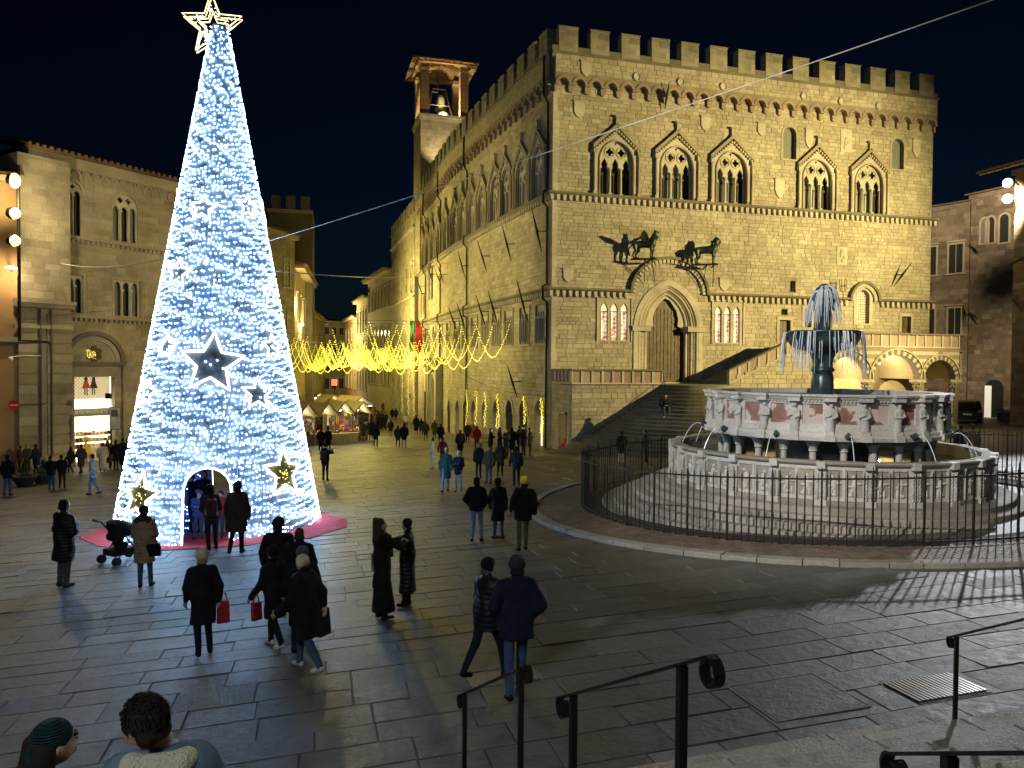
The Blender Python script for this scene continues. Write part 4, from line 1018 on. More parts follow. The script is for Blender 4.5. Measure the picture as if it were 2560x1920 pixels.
# striped masonry above the arches
mb = MB(); z = ZSP+.2; k = 0
while z < TZ-.02:
    h_ = min(.24,TZ-z); cuts = []
    for q in (z+.01,z+h_-.01): cuts += spans([arch((a+b_)/2,(b_-a)+.45,-2,ZSP+.1,min((b_-a-.16)/2,1.55)+.34,16) for a,b_ in aa]+[tri],q)
    segs = [(aa[0][0]-.3,S2-.01)]
    for (a,b_) in cuts:
        ns_ = []
        for (x,y) in segs:
            if b_ <= x or a >= y: ns_.append((x,y))
            else:
                if a-x > .05: ns_.append((x,a))
                if y-b_ > .05: ns_.append((b_,y))
        segs = ns_
    for x,y in segs: FA.box(mb,x,y,0,.015,z+.005,z+h_-.005,m=k%2,rnd=random.random())
    z += h_; k += 1
mb.build('striped_courses',['white_stone','pink_stone'],lw_,kind='stuff')
for (a,b_) in aa:
    c = (a+b_)/2; w_ = b_-a-.16; rise = min(w_/2,1.55); n = 26
    oo = arc(c,w_+.6,ZSP+.1,rise+.30,n); ii = arc(c,w_+.004,ZSP+.1,rise+.002,n)
    for j in range(n):
        mb = MB(); mb.prism([oo[j],oo[j+1],ii[j+1],ii[j]],FA,-.02,.03+.01*(j%2),rnd=random.random()); mb.build('voussoir',('white_stone','dark_stone')[j%2],lg)
    mb = MB(); o2 = arc(c,w_+.75,ZSP+.1,rise+.40,n); o1 = arc(c,w_+.6,ZSP+.1,rise+.305,n)
    for j in range(n): mb.prism([o2[j],o2[j+1],o1[j+1],o1[j]],FA,0,.11,rnd=.4)
    mb.build('arch_hood','white_stone',lg)
    # vault of the bay
    mb = MB(); V = []
    for p_ in (-.5,-1.0,-PJ+.05): V += [FA(x,p_,z) for x,z in arc(c,w_,ZSP+.1,rise,16)]
    mb.add(V,[(q*17+t,q*17+t+1,(q+1)*17+t+1,(q+1)*17+t) for q in range(2) for t in range(16)],rnd=.5); mb.build('vault','cream_plaster',lg,smooth=True)
mb = MB(); FA.box(mb,aa[0][0]-.4,S2,-PJ+.02,-PJ+.05,-2,TZ-.1,rnd=.5); mb.build('back_wall','cream_plaster',lg)
mb = MB(); FA.box(mb,S1-.5,S2,-PJ+.06,-.01,TZ-.12,TZ-.02,rnd=.4); mb.build('terrace_floor','step_stone',lg)
mb = MB(); FA.box(mb,aa[0][0]-.4,aa[0][0]-.1,-PJ,-.5,-2,TZ-.1,rnd=.5); mb.build('end_wall','cream_plaster',lg)
mb = MB(); dq = FA.hit(2135,950)[0]; FA.box(mb,dq-.55,dq+.55,-PJ+.055,-PJ+.09,-.6,1.75); mb.build('door','door_wood',lg)
for x in (aa[0][1]+.03,aa[1][1]+.02,aa[2][1]+.03):
    q = FA(x,-.25,0); g0 = G(q.x,q.y); o = proto('column',lg); o.location = Vector((q.x,q.y,g0))-BASE[lg.name]
    H_ = ZSP-g0
    mb = MB(); mb.bx(-.3,.3,-.3,.3,0,.14); mb.lathe([(.27,.14),(.28,.2),(.22,.26),(.21,.34)],n=14); mb.build('plinth','white_stone',o)
    mb = MB(); mb.lathe([(.21,.34),(.2,H_*.5),(.185,H_-.62)],n=14); mb.build('shaft','white_stone',o,smooth=True)
    mb = MB(); mb.lathe([(.185,H_-.62),(.22,H_-.58),(.2,H_-.54),(.24,H_-.3),(.34,H_-.12)],n=12)
    for t in range(8): a = t*math.pi/4; mb.sphere((.3*math.cos(a),.3*math.sin(a),H_-.18),(.07,.07,.09),5,4); mb.sphere((.25*math.cos(a+.4),.25*math.sin(a+.4),H_-.38),(.06,.06,.09),5,4)
    mb.bx(-.36,.36,-.36,.36,H_-.12,H_+.08); mb.build('capital','white_stone',o)
    BASE[o.name] = q
balustrade(FA, S1+.1, S2, TZ, TZ, lg, .92, pit=.68); balustrade(FA, S0, S1, LZ+.02, TZ, lg, .86, pit=.68)
FE = Frame(FA(S2,0,0).xy, FA(S2,-PJ,0).xy); balustrade(FE,.2,PJ-.05,TZ,TZ,lg,.92,pit=.68)
n = 13
for i in range(n):
    mb = MB(); s_ = S0+(S1-S0)*i/n; FA.box(mb,s_,s_+(S1-S0)/n+.1,-PJ+.05,-.3,-1,LZ+(TZ-LZ)*(i+1)/n-.02); mb.build('step','step_stone',lg)
# lantern under the vault (its light fills the arcade)
def lamp_light(name, loc, energy, color, kind='POINT', size=.15, aim=None, spot=60, blend=.5):
    l = bpy.data.lights.new(name, kind); l.energy = energy; l.color = color; l.shadow_soft_size = size
    o = bpy.data.objects.new(name, l); col.objects.link(o); o.location = loc
    if kind == 'SPOT': l.spot_size = R(spot); l.spot_blend = blend
    if aim is not None: o.rotation_euler = (Vector(aim)-Vector(loc)).to_track_quat('-Z','Y').to_euler()
    return o
for (a,b_) in aa[:2]:
    q = FA((a+b_)/2,-1.5,ZSP+1.05); ln_ = thing('vault_lantern','small iron lantern hanging under the '+('first' if a==aa[0][0] else 'second')+' loggia vault from the stairs','lantern',tuple(q))
    mb = MB(); mb.lathe([(.02,.3),(.10,.22),(.1,.2)],q,6); mb.tube([q+Vector((0,0,.3)),q+Vector((0,0,.6))],.01,4); mb.build('cap','iron',ln_)
    mb = MB(); mb.lathe([(.08,.2),(.06,.0),(.0,-.01)],q,6); mb.build('lantern_glass','lamp_warm',ln_)
    lo = lamp_light('lantern_light', (0,0,-.15), 240, (1,.80,.42), size=.1); lo.parent = ln_
# ------------------------------------------------------------------ bell tower and wing
bt = thing('bell_tower','brick belfry with tiled roof and hanging bells above the palace roof','tower',(-7.2,86,20))
ta = R(15); d_ = Vector((math.cos(ta),math.sin(ta),0)); n_ = Vector((d_.y,-d_.x,0)); Tc = at(1112,300,85); Tc.z = 0
TW = 5.4; FT = Frame((Tc-d_*TW/2).xy, (Tc+d_*TW/2).xy)
mb = MB(); FT.box(mb,0,TW,-TW,0,14,31.1,rnd=.5); tsh = mb.build('shaft','palace_joint',bt)
masonry(FT,.01,TW-.01,20,31.0,[],tsh,seed=91,hc=(.3,.45),ln=(.4,1)); FTl = Frame(FT(0,-TW,0).xy,FT(0,0,0).xy); masonry(FTl,.01,TW-.01,14,31.0,[],tsh,seed=92,hc=(.3,.45),ln=(.4,1))
mb = MB(); FT.box(mb,-.22,TW+.22,-TW-.22,.22,31.1,31.4,rnd=.5); FT.box(mb,-.1,TW+.1,-TW-.1,.1,30.8,31.1,rnd=.5); mb.build('cornice','white_stone',bt)
for a in (0,1):
    for c in (0,1):
        mb = MB(); x = .05+a*(TW-1.0); p_ = -.95-c*(TW-1.05); z = 31.4; 
        while z < 37.0: FT.box(mb,x,x+.9,p_,p_+.9,z,z+.095); z += .10
        mb.build('brick_pillar','tower_brick',bt)
        mb = MB(); FT.box(mb,x-.06,x+.96,p_-.06,p_+.96,36.3,36.6); mb.build('pillar_capital','palace_stone',bt)
rz = 37.05; rc = FT(TW/2,-TW/2,0)
for a,b_,c,d in ((-.3,TW+.3,.05,.35),(-.3,TW+.3,-TW-.35,-TW-.05),(-.35,-.05,-TW,0),(TW+.05,TW+.35,-TW,0)):
    mb = MB(); FT.box(mb,a,b_,c,d,rz,rz+.3); mb.build('roof_beam','timber',bt)
E_ = 1.0; cor = [FT(-E_,E_,rz+.1),FT(TW+E_,E_,rz+.1),FT(TW+E_,-TW-E_,rz+.1),FT(-E_,-TW-E_,rz+.1)]; apx = Vector((rc.x,rc.y,rz+1.5))
mb = MB(); mb.add(cor+[apx],[(0,1,4),(1,2,4),(2,3,4),(3,0,4)],rnd=.3); mb.add([c+Vector((0,0,.14)) for c in cor]+[apx+Vector((0,0,.14))],[(0,1,4),(1,2,4),(2,3,4),(3,0,4)],m=1,rnd=.5)
for i in range(4): a,b_ = cor[i],cor[(i+1)%4]; mb.quad(a,b_,b_+Vector((0,0,.14)),a+Vector((0,0,.14)),m=1)
mb.build('roof',['timber','roof_tile'],bt)
for i in range(4):
    a,b_ = cor[i],cor[(i+1)%4]
    for t in range(11):
        q = a.lerp(b_,t/10); e = q.lerp(apx,.8 if t==5 else .35); mb = MB(); mb.tube([q-Vector((0,0,.08)),e-Vector((0,0,.08))],.06,4); mb.build('rafter','timber',bt)
bq = Vector((rc.x,rc.y,0))
mb = MB(); mb.lathe([(.05,34.6),(.35,34.5),(.45,34.1),(.5,33.5),(.62,33.0),(.72,32.85)],(bq.x,bq.y,0),16); mb.build('bell','bell_bronze',bt,smooth=True)
mb = MB(); mb.lathe([(.05,33.2-.6),(.6,33.1-.6),(.75,32.7-.6),(.85,32.1-.6),(1.05,31.75-.2)],(bq.x+.3,bq.y-.4,0),16); mb.build('bell','bell_bronze',bt,smooth=True)
fr_ = [FT(.9,-1.0,31.4),FT(1.7,-1.7,34.9),FT(3.0,-1.7,34.9),FT(3.8,-1.0,31.4)]
for A_ in (0,-2.0):
    mb = MB(); mb.tube([FT(.9,-1.2+A_*.9,31.4),FT(1.6,-1.8+A_*.5,34.9),FT(3.1,-1.8+A_*.5,34.9),FT(3.8,-1.2+A_*.9,31.4)],.08,5); mb.build('bell_frame','iron',bt)
mb = MB(); mb.tube([FT(1.2,-1.5,33.0),FT(3.5,-1.5,33.0)],.06,5); mb.build('bell_yoke','iron',bt); mb = MB(); mb.tube([FT(2.3,-2.3,34.7),FT(2.1,-2.0,36.9)],.09,5); mb.build('bell_hanger','iron',bt)
# battlemented wing beyond the tower
def crenel(fr, s0, s1, z, n, parent, hm=1.5, wd=.62, mat='palace_stone'):
    for i in range(n):
        c = s0+(s1-s0)*(i+.5)/n; w_ = (s1-s0)/n*wd; mb = MB(); fr.box(mb,c-w_/2,c+w_/2,-.5,.1,z,z+hm,rnd=random.random()); mb.build('merlon',mat,parent)
WA = at(1036,800,88); WB = at(978,800,107); FW = Frame(WB.xy,WA.xy)
wg = thing('palace_wing','battlemented stone wing closing the palace beyond the bell tower','building',(WA.x,WA.y,G(WA.x,WA.y)))
def simple_windows(fr, parent, xs_, z0, z1, w_, frame='white_stone', pane='window_glass', head=None, name='window', hood_=True):
    for c in xs_:
        o = proto(name); h_ = w_/2; H_ = z1-z0
        mb = MB(); mb.bx(-h_,h_,-.012,.0,0,H_); mb.build('pane',pane,o)
        for x0,x1,za,zb in ((-h_-.14,-h_,-.05,H_+.14),(h_,h_+.14,-.05,H_+.14),(-h_,h_,H_,H_+.14)): mb = MB(); mb.bx(x0,x1,-.08,0,za,zb); mb.build('frame',frame,o)
        mb = MB(); mb.bx(-h_-.22,h_+.22,-.16,0,-.16,-.05); mb.build('sill',frame,o)
        mb = MB(); mb.bx(-.025,.025,-.03,-.012,0,H_); mb.build('mullion',frame if w_ > .9 else 'dark_frame',o)
        if hood_: mb = MB(); mb.bx(-h_-.22,h_+.22,-.2,0,H_+.2,H_+.3); mb.build('hood',frame,o)
        q = fr(c,.004,z0); o.parent = parent; o.location = q-BASE[parent.name]; o.rotation_euler = (0,0,math.atan2(fr.d.y,fr.d.x))
mb = MB(); FW.box(mb,0,FW.len,-8,0,-4.5,21.5,rnd=.5); ww_ = mb.build('wall','palace_stone',wg); masonry(FW,.01,FW.len-.01,-4,21.4,[],ww_,seed=95,hc=(.4,.6),ln=(.6,1.4))
crenel(FW,0,FW.len,21.5,9,wg)
for z in (4.2,11.6,19.6): mb = MB(); FW.box(mb,0,FW.len,0,.25,z,z+.25); mb.build('string_course','white_stone',wg)
simple_windows(FW,wg,[FW.len*(i+.5)/5 for i in range(5)],12.3,15.6,1.4); simple_windows(FW,wg,[FW.len*(i+.5)/4 for i in range(4)],6,7.6,.7); simple_windows(FW,wg,[FW.len*(i+.5)/4 for i in range(4)],-.2,2.6,1.5)
# ------------------------------------------------------------------ bronze griffin and lion on their brackets
def beast(name, label, px, py, griffin):
    s,z = F1.hit(px,py,1.15); q = F1(s,1.15,z)
    # local: x along the wall to the right (head), y into the wall, z up; body 1.7 m long
    P = [caps((-.62,0,.95),(.45,0,1.02),.25,.30,k=.1,sc=(1,.8,1)), caps((.40,0,1.0),(.62,0,1.45),.27,.20,k=.12,sc=(1,.8,1))]
    for (x,y,kn) in ((.52,.13,.05),(.42,-.13,.04),(-.58,.13,0),(-.75,-.12,0)):
        hind = x < 0
        P += [caps((x+(.05 if hind else 0),y,.92),(x+(.12 if hind else .03),y,.55),.17 if hind else .12,.10,k=.06), caps((x+(.12 if hind else .03),y,.55),(x-(.06 if hind else 0),y,.28),.085,.06,k=.04), caps((x-(.06 if hind else 0),y,.28),(x,y,.06),.06,.055,k=.03), caps((x,y,.05),(x+.14,y,.05),.06,.05,k=.03)]
    if griffin:
        P += [caps((.62,0,1.45),(.70,0,1.72),.17,.13,k=.08), caps((.72,0,1.78),(.90,0,1.76),.13,.05,k=.05), caps((.90,0,1.76),(.95,0,1.66),.05,.02,k=.03), caps((.64,.08,1.86),(.58,.10,2.03),.05,.015,k=.02), caps((.64,-.08,1.86),(.58,-.10,2.03),.05,.015,k=.02)]
        for i in range(5): P.append(ell((.52+.06*i,0,1.15+.07*i),(.2,.17,.1),k=.05))
    else:
        P += [caps((.60,0,1.45),(.68,0,1.62),.27,.25,k=.1), caps((.72,0,1.60),(.93,0,1.53),.15,.09,k=.06), caps((.62,.13,1.82),(.60,.14,1.90),.05,.03,k=.02), caps((.62,-.13,1.82),(.60,-.14,1.90),.05,.03,k=.02)]
        for i in range(22): a = i*2.4; P.append(ell((.50+.14*math.cos(a*1.7),.20*math.cos(a),1.42+.24*math.sin(a)-.05*(i%4)),(.1,.09,.12),k=.03))
    P += [caps((-.85,0,1.05),(-1.08,0,.75),.05,.04,k=.05), caps((-1.08,0,.75),(-1.12,.02,.45),.04,.035,k=.04), caps((-1.12,.02,.45),(-1.05,.02,.25),.05,.06,k=.04)]
    o = thing(name, label, 'statue', tuple(q)); o.rotation_euler = (0,0,ROT1-R(30 if griffin else 22)); o.scale = (.88,.88,.88)
    BASE[o.name] = Vector((0,0,0))
    link('body', sdf_mesh(P,.034,'body',['bronze_green']), o)
    if griffin:
        for sg in (-1,1):
            mb = MB()
            for i in range(6):
                t = i/5; a = Vector((.25-.05*i,sg*.2,1.22)); e = Vector((.02-.07*i, sg*(1.25-.09*i), 1.74-.09*i)); mb.tube([a,a.lerp(e,.5)+Vector((0,0,.08)),e],[.05,.045,.012],5)
            mb.add([(.3,sg*.2,1.28),(-.1,sg*.2,1.05),(-.3,sg*.8,1.3),(-.1,sg*1.2,1.64),(.02,sg*1.15,1.76),(.22,sg*.65,1.58)],[(0,1,2,3,4,5)]); mb.build('wing','bronze_green',o)
    mb = MB(); mb.bx(-.95,.8,-.2,.2,-.08,0.01); mb.bx(-.06,.06,-.1,1.1,-.16,-.08); mb.bx(.45,.55,-.1,1.1,-.16,-.08); mb.build('bracket','iron',o)
    mb = MB(); mb.tube([(.5,0,-.12),(.62,1.1,-1.5)],.025,4); mb.tube([(0,0,-.12),(-.1,1.1,-1.5)],.025,4); mb.build('stay','iron',o)
    return o
beast('griffin_statue','dark bronze griffin with spread wings on a bracket left of the portal top',1612,646,True)
beast('lion_statue','dark bronze lion on a bracket right of the portal top',1766,660,False)
# cresset torch bracket beside the lunette window
s,z = F1.hit(2108,715,.7); o = thing('torch_bracket','iron bracket with two crown shaped cressets beside the lit arched window','torch bracket',tuple(F1(s,.7,z)))
for k in (0,):
    mb = MB(); q = F1(s,.7,z)
    for t in range(8):
        a = t*math.pi/4; mb.tube([q+Vector((.12*math.cos(a),.12*math.sin(a),-.4)),q+Vector((.22*math.cos(a),.22*math.sin(a),-.1)),q+Vector((.24*math.cos(a),.24*math.sin(a),.45))],.02,4)
    mb.tube([q+Vector((.23*math.cos(t*.52),.23*math.sin(t*.52),0)) for t in range(12)],.018,4,closed=True); mb.build('cresset','iron',o)
    mb = MB(); mb.tube([q+Vector((0,0,-.4)),q+Vector((0,0,-1.0)),F1(s,0,z-1.0)],.025,4); mb.tube([q+Vector((0,0,-.95)),F1(s-.3,0,z-1.6)],.02,4); mb.build('arm','iron',o)
# slender iron banner holders sticking out of the walls
k = 0
def holder(fr, s, z, ln, lean, out, desc):
    q = fr(s,.05,z); o = thing('banner_holder', desc, 'banner holder', tuple(q), 'iron banner holders on the palace walls'); mb = MB()
    a = fr(s-lean*.5,.05+out*.25,z-ln/2); b_ = fr(s+lean*.5,.05+out,z+ln/2); mb.tube([a,a.lerp(b_,.45),a.lerp(b_,.52),b_],[.025,.085,.075,.018],5); mb.build('shaft','iron',o)
    mb = MB(); mb.tube([a.lerp(b_,.48),fr(s,0,z)],.03,4); mb.build('hook','iron',o)
words = {1369:'tall spike on the corso wall beside the corner rain pipe',1287:'second spike from the corner, high on the corso wall',1224:'third spike from the corner, high on the corso wall',1172:'fourth spike from the corner, high on the corso wall'}
for px,py,ln in ((1364,578,2.6),(1287,610,2.4),(1224,640,2.1),(1172,664,2.3)): f,s = seg_at(px); _,z = f.hit(px,py); holder(f,s,z,ln,.0,.9,'iron banner '+words.get(px,words[1369]))
for px,py,ln in ((1110,690,1.8),(1118,686,1.8),(1062,715,1.8),(1090,685,1.7)): f,s = seg_at(px); _,z = f.hit(px,py); holder(f,s,z,ln,0,.9,['first','second','third','fourth'][(1110,1118,1062,1090).index(px)]+' of the small iron banner spikes far along the corso wall')
for px,py,ln in ((1330,752,2.6),(1255,770,2.4),(1224,778,2.3),(1173,790,2.2),(1150,795,2.0)): f,s = seg_at(px); _,z = f.hit(px,py); holder(f,s,z,ln,0,1.0,'iron banner spike crossing the lower string course, '+['nearest the palace corner','second from the corner','third from the corner','fourth from the corner','fifth from the corner'][(1330,1255,1224,1173,1150).index(px)])
f,s = seg_at(1306); _,z = f.hit(1306,953); holder(f,s,z,2.2,0,1.0,'lone iron banner spike just above the shop arches')
s,z = F1.hit(2255,685,.5); holder(F1,s,z,1.5,.75,.9,'iron spear shaped banner holder right of the lit arched window')
s,z = F1.hit(1668,238,.5); o_ = holder(F1,s,z,1.5,.0,.7,'iron banner spike among the corbel arches above the gabled windows')
# flags and hanging banners on the corso side
f,s = seg_at(1040); q = at(1038,838,84.5)
for i,(mat,lab) in enumerate((('flag_green','hanging green white and red flag on the corso wall'),('flag_red','hanging plain red flag beside the tricolour flag'))):
    o = thing('flag',lab,'flag',tuple(q+Vector((.7*i,-.4*i,0)))); b_ = BASE[o.name]
    for k_,mm_ in enumerate(('flag_green','flag_white','flag_red') if i == 0 else ('flag_red',)):
        mb = MB(); V = []; w_ = .42 if i==0 else 1.1; x0 = -.6+k_*.42
        for j in range(9):
            for u_ in (0,.5,1): V.append(b_+Vector((x0+w_*u_-.02*j*(1 if i else 0)+.05*math.sin(j*.8), .12*math.sin(u_*3+j*.7+k_), 1.6-.42*j+(-.35*u_ if i else -.2*(x0+.6+w_*u_)))))
        mb.add(V,[(j*3+t,j*3+t+1,j*3+t+4,j*3+t+3) for j in range(8) for t in (0,1)]); mb.build('cloth' if i else 'stripe',mm_,o,smooth=True)
    mb = MB(); mb.tube([b_+Vector((1.6,1.2,-.2)),b_+Vector((-.6,-.05,1.9))],.03,5); mb.build('pole','iron',o)
for px,py,h_,mat,lab in ((1073,705,3.6,'banner_dark','long dark blue banner hanging high on the corso wall'),(1053,765,2.6,'flag_red','narrow red oval banner on the corso wall'),(1062,948,2.6,'flag_white','pale vertical banner beside the carved corso portal')):
    f,s = seg_at(px); s_,z = f.hit(px,py,.3); o = thing('wall_banner',lab,'banner',tuple(f(s_,.3,z))); mb = MB(); 
    if 'oval' in lab: mb.prism([(s_+.45*math.cos(t*.42),z+h_/2*math.sin(t*.42)) for t in range(15)],f,.28,.32)
    else: f.box(mb,s_-.5,s_+.5,.28,.31,z-h_/2,z+h_/2)
    mb.build('cloth',mat,o); mb = MB(); f.box(mb,s_-.55,s_+.55,.0,.36,z+h_/2,z+h_/2+.05); mb.build('rod','iron',o)
# carved doorway on the corso with lions
f = SEG[2]; s = f.len*.42; q = f(s,0,0); g0 = G(q.x,q.y); o = proto('carved_portal'); 
for i in range(4):
    w_ = 2.2+i*.55; mb = MB(); mb.tube([(-w_/2,-.2-.1*i,0),(-w_/2,-.2-.1*i,3.6)]+[(a,-.2-.1*i,b_) for a,b_ in arc(0,w_,3.6,w_/2,12)[::-1]]+[(w_/2,-.2-.1*i,3.6),(w_/2,-.2-.1*i,0)],.13,6); mb.build('archivolt','white_stone',o)
mb = MB(); plate(mb,LF,arch(0,2.2,0,3.6,1.1),[],0,.05); mb.build('door_leaf','door_wood',o)
mb = MB(); mb.bx(-2.6,-2.0,-.7,0,0,6.6); mb.bx(-2.7,-1.9,-.8,0,6.6,7.0); mb.build('pilaster','white_stone',o)
mb = MB(); mb.bx(2.0,2.6,-.7,0,0,6.6); mb.bx(1.9,2.7,-.8,0,6.6,7.0); mb.build('pilaster','white_stone',o)
place(o,f,s,g0)
# ------------------------------------------------------------------ the great fountain
fz = G(FC.x,FC.y)
fo = thing('great_fountain','round two tiered marble fountain with carved panels, statues and bronze bowl','fountain',(FC.x,FC.y,fz))
def cyl(r,a,z): return Vector((FC.x+r*math.cos(a),FC.y+r*math.sin(a),z))
PZF = .31
rr = random.Random(8)
for i in range(7):                                            # ringed steps
    ro = 4.95+.32*i; z1 = PZF-.15*i; mb = MB(); n = 72
    stp = proto('step',fo); BASE[stp.name] = BASE[fo.name]
    j = 0; parts_ = 0
    while j < n:
        l = rr.choice((2,2,3)); e = min(n,j+l); mb = MB(); ks = list(range(j,e+1)); V = []; dz = rr.uniform(-.003,.003); dr = rr.uniform(-.004,.004)
        for r_,z in ((ro+dr,z1-.4),(ro+dr,z1+dz-.02),(ro+dr-.02,z1+dz),(ro-.37 if i else 4.3,z1+dz)):
            for t in ks:
                a = 2*math.pi*t/n; ea = .0007 if t==j else (-.0007 if t==e else 0); V.append(cyl(r_,a+ea,z))
        m_ = len(ks); mb.add(V,[(q*m_+t,q*m_+t+1,(q+1)*m_+t+1,(q+1)*m_+t) for q in range(3) for t in range(m_-1)]); mb.build('step_stone','kerb_stone' if i > 4 else 'marble_old',stp); j = e
mb = MB(); mb.lathe([(4.4,PZF-.02),(0.01,PZF-.02)],(FC.x,FC.y,0),40); mb.build('platform','marble_old',fo)
# lower basin: 25 sides
NL, RL = 25, 4.40; ZL0, ZL1 = PZF, 1.34
acam = math.atan2(-FC.y,-FC.x)
for k in range(NL):
    a0_ = acam+2*math.pi*k/NL; a1_ = acam+2*math.pi*(k+1)/NL; A_ = cyl(RL,a0_,0); B_ = cyl(RL,a1_,0); f = Frame(A_.xy,B_.xy) ; W_ = f.len
    if (f.n.x*(A_.x-FC.x)+f.n.y*(A_.y-FC.y)) < 0: f.n = -f.n
    sd = proto('basin_side',fo); BASE[sd.name] = BASE[fo.name]
    hs = [[(.13,ZL0+.2),(W_/2-.05,ZL0+.2),(W_/2-.05,ZL1-.16),(.13,ZL1-.16)],[(W_/2+.05,ZL0+.2),(W_-.13,ZL0+.2),(W_-.13,ZL1-.16),(W_/2+.05,ZL1-.16)]]
    mb = MB(); f.box(mb,0,W_,-.22,-.03,ZL0,ZL1-.06,rnd=.5); mb.build('wall','marble_old',sd)
    mb = MB(); plate(mb,f,[(.0,ZL0),(W_,ZL0),(W_,ZL1-.06),(0,ZL1-.06)],hs,-.03,.0,rnd=.7); mb.build('panel_frame','marble',sd)
    for h_ in hs:                                             # carved relief figures
        cx = (h_[0][0]+h_[1][0])/2; mb = MB(); q = random.Random(k*7+int(cx*10)); lean = q.uniform(-.08,.08)
        def blob(x,z,rx,rz,d=.045): mb.sphere(f(x,-.022,z),(rx,.0,rz),7,5) if False else mb.lathe([(0.001,d),(.6,d*.8),(.9,d*.4),(1.0,0)],(0,0,0),9)
        for (x,z,rx,rz) in ((0,.50,.075,.17),(lean,.70,.045,.055),(-.07,.30,.035,.13),(.06+lean,.30,.035,.13),(.11,.55,.10,.03),(-.10-lean,.47,.09,.035),(q.uniform(-.12,.12),.26,.07,.05)):
            c0 = f(cx+x,-.03,ZL0+z); V = []; F_ = []; n = 8
            for rg,dp in ((1,0),(.75,.028),(.35,.04)):
                for t in range(n): a = 2*math.pi*t/n; V.append(c0+f.d*(rx*rg*math.cos(a))+Vector((0,0,rz*rg*math.sin(a)))+f.n*dp)
            V.append(c0+f.n*.044)
            for g_ in range(2): F_ += [(g_*n+t,g_*n+(t+1)%n,(g_+1)*n+(t+1)%n,(g_+1)*n+t) for t in range(n)]
            F_ += [(2*n+t,2*n+(t+1)%n,3*n) for t in range(n)]
            mb.add(V,F_,rnd=.9)
        mb.build('relief','marble',sd,smooth=True)
    mb = MB(); q = f(W_/2,.01,0); mb.tube([(q.x,q.y,ZL0+.1),(q.x,q.y,ZL1-.12)],.032,6); mb.build('mid_colonnette','marble',sd)
    mb = MB(); ins_ = .0
    prof = [(-.24,ZL1-.06),(.03,ZL1-.06),(.09,ZL1-.02),(.11,ZL1+.02),(.09,ZL1+.05),(-.24,ZL1+.05)]
    V = [f(-.02,p_,z) for p_,z in prof]+[f(W_+.02,p_,z) for p_,z in prof]; n = len(prof); mb.add(V,[(i,i+n,(i+1)%n+n,(i+1)%n) for i in range(n)]); mb.build('rim_stone','marble_old',sd)
    mb = MB(); f.box(mb,-.01,W_+.01,-.05,.09,ZL0,ZL0+.11); mb.build('base_mould','marble_old',sd)
    # corner: three twisted shafts
    cc = proto('corner_shafts',fo); BASE[cc.name] = BASE[fo.name]; ca = a0_
    for sg in (-1,0,1):
        p = cyl(RL+.10-.03*abs(sg),ca+sg*.020,0); mb = MB()
        for ph_ in (0,2.09,4.19): mb.tube([(p.x+.02*math.cos(t*.75+ph_),p.y+.02*math.sin(t*.75+ph_),ZL0+.14+t*(ZL1-ZL0-.34)/22) for t in range(23)],.026,4,cap=False)
        mb.build('twisted_shaft','marble',cc)
    for z0_,z1_,w_ in ((ZL0,ZL0+.14,.14),(ZL1-.12,ZL1+.055,.10)):
        mb = MB(); c0 = cyl(RL+.07,ca,z0_); rd = Vector((math.cos(ca),math.sin(ca),0)); tg = Vector((-rd.y,rd.x,0)); mb.box(c0-tg*w_-rd*.12,tg*2*w_,rd*.19,(0,0,z1_-z0_)); mb.build('plinth' if z0_==ZL0 else 'capital','marble',cc)
mb = MB(); mb.lathe([(RL-.2,ZL0+.02),(RL-.2,ZL1-.05)],(FC.x,FC.y,0),50); mb.build('inner_lining','marble_old',fo)
mb = MB(); mb.lathe([(RL-.21,ZL1-.30),(.6,ZL1-.30)],(FC.x,FC.y,0),50); mb.build('water','wet_water',fo)
# columns under the upper basin
NU, RU = 24, 3.24; ZU0, ZU1 = 1.80, 2.96
colm = MB(); colm.lathe([(.13,0),(.14,.05),(.09,.09),(.085,.52),(.12,.56),(.10,.6),(.19,.78)],n=10); colm.bx(-.19,.19,-.19,.19,.78,.86); cme = colm.mesh('column','marble')
for k in range(NU):
    for (r_,da) in ((RU-.32,0),):
        o = bpy.data.objects.new('column',cme); col.objects.link(o); o.parent = fo; o.location = cyl(r_,acam+.06+2*math.pi*(k+.5)/NU,ZU0-.86)-BASE[fo.name]; o.rotation_euler = (0,0,acam+2*math.pi*(k+.5)/NU)
mb = MB(); mb.lathe([(1.3,PZF),(1.3,ZU0)],(FC.x,FC.y,0),16); mb.build('core','marble_old',fo)
mb = MB(); mb.lathe([(2.0,ZU0-.95),(2.0,ZU0)],(FC.x,FC.y,0),12)
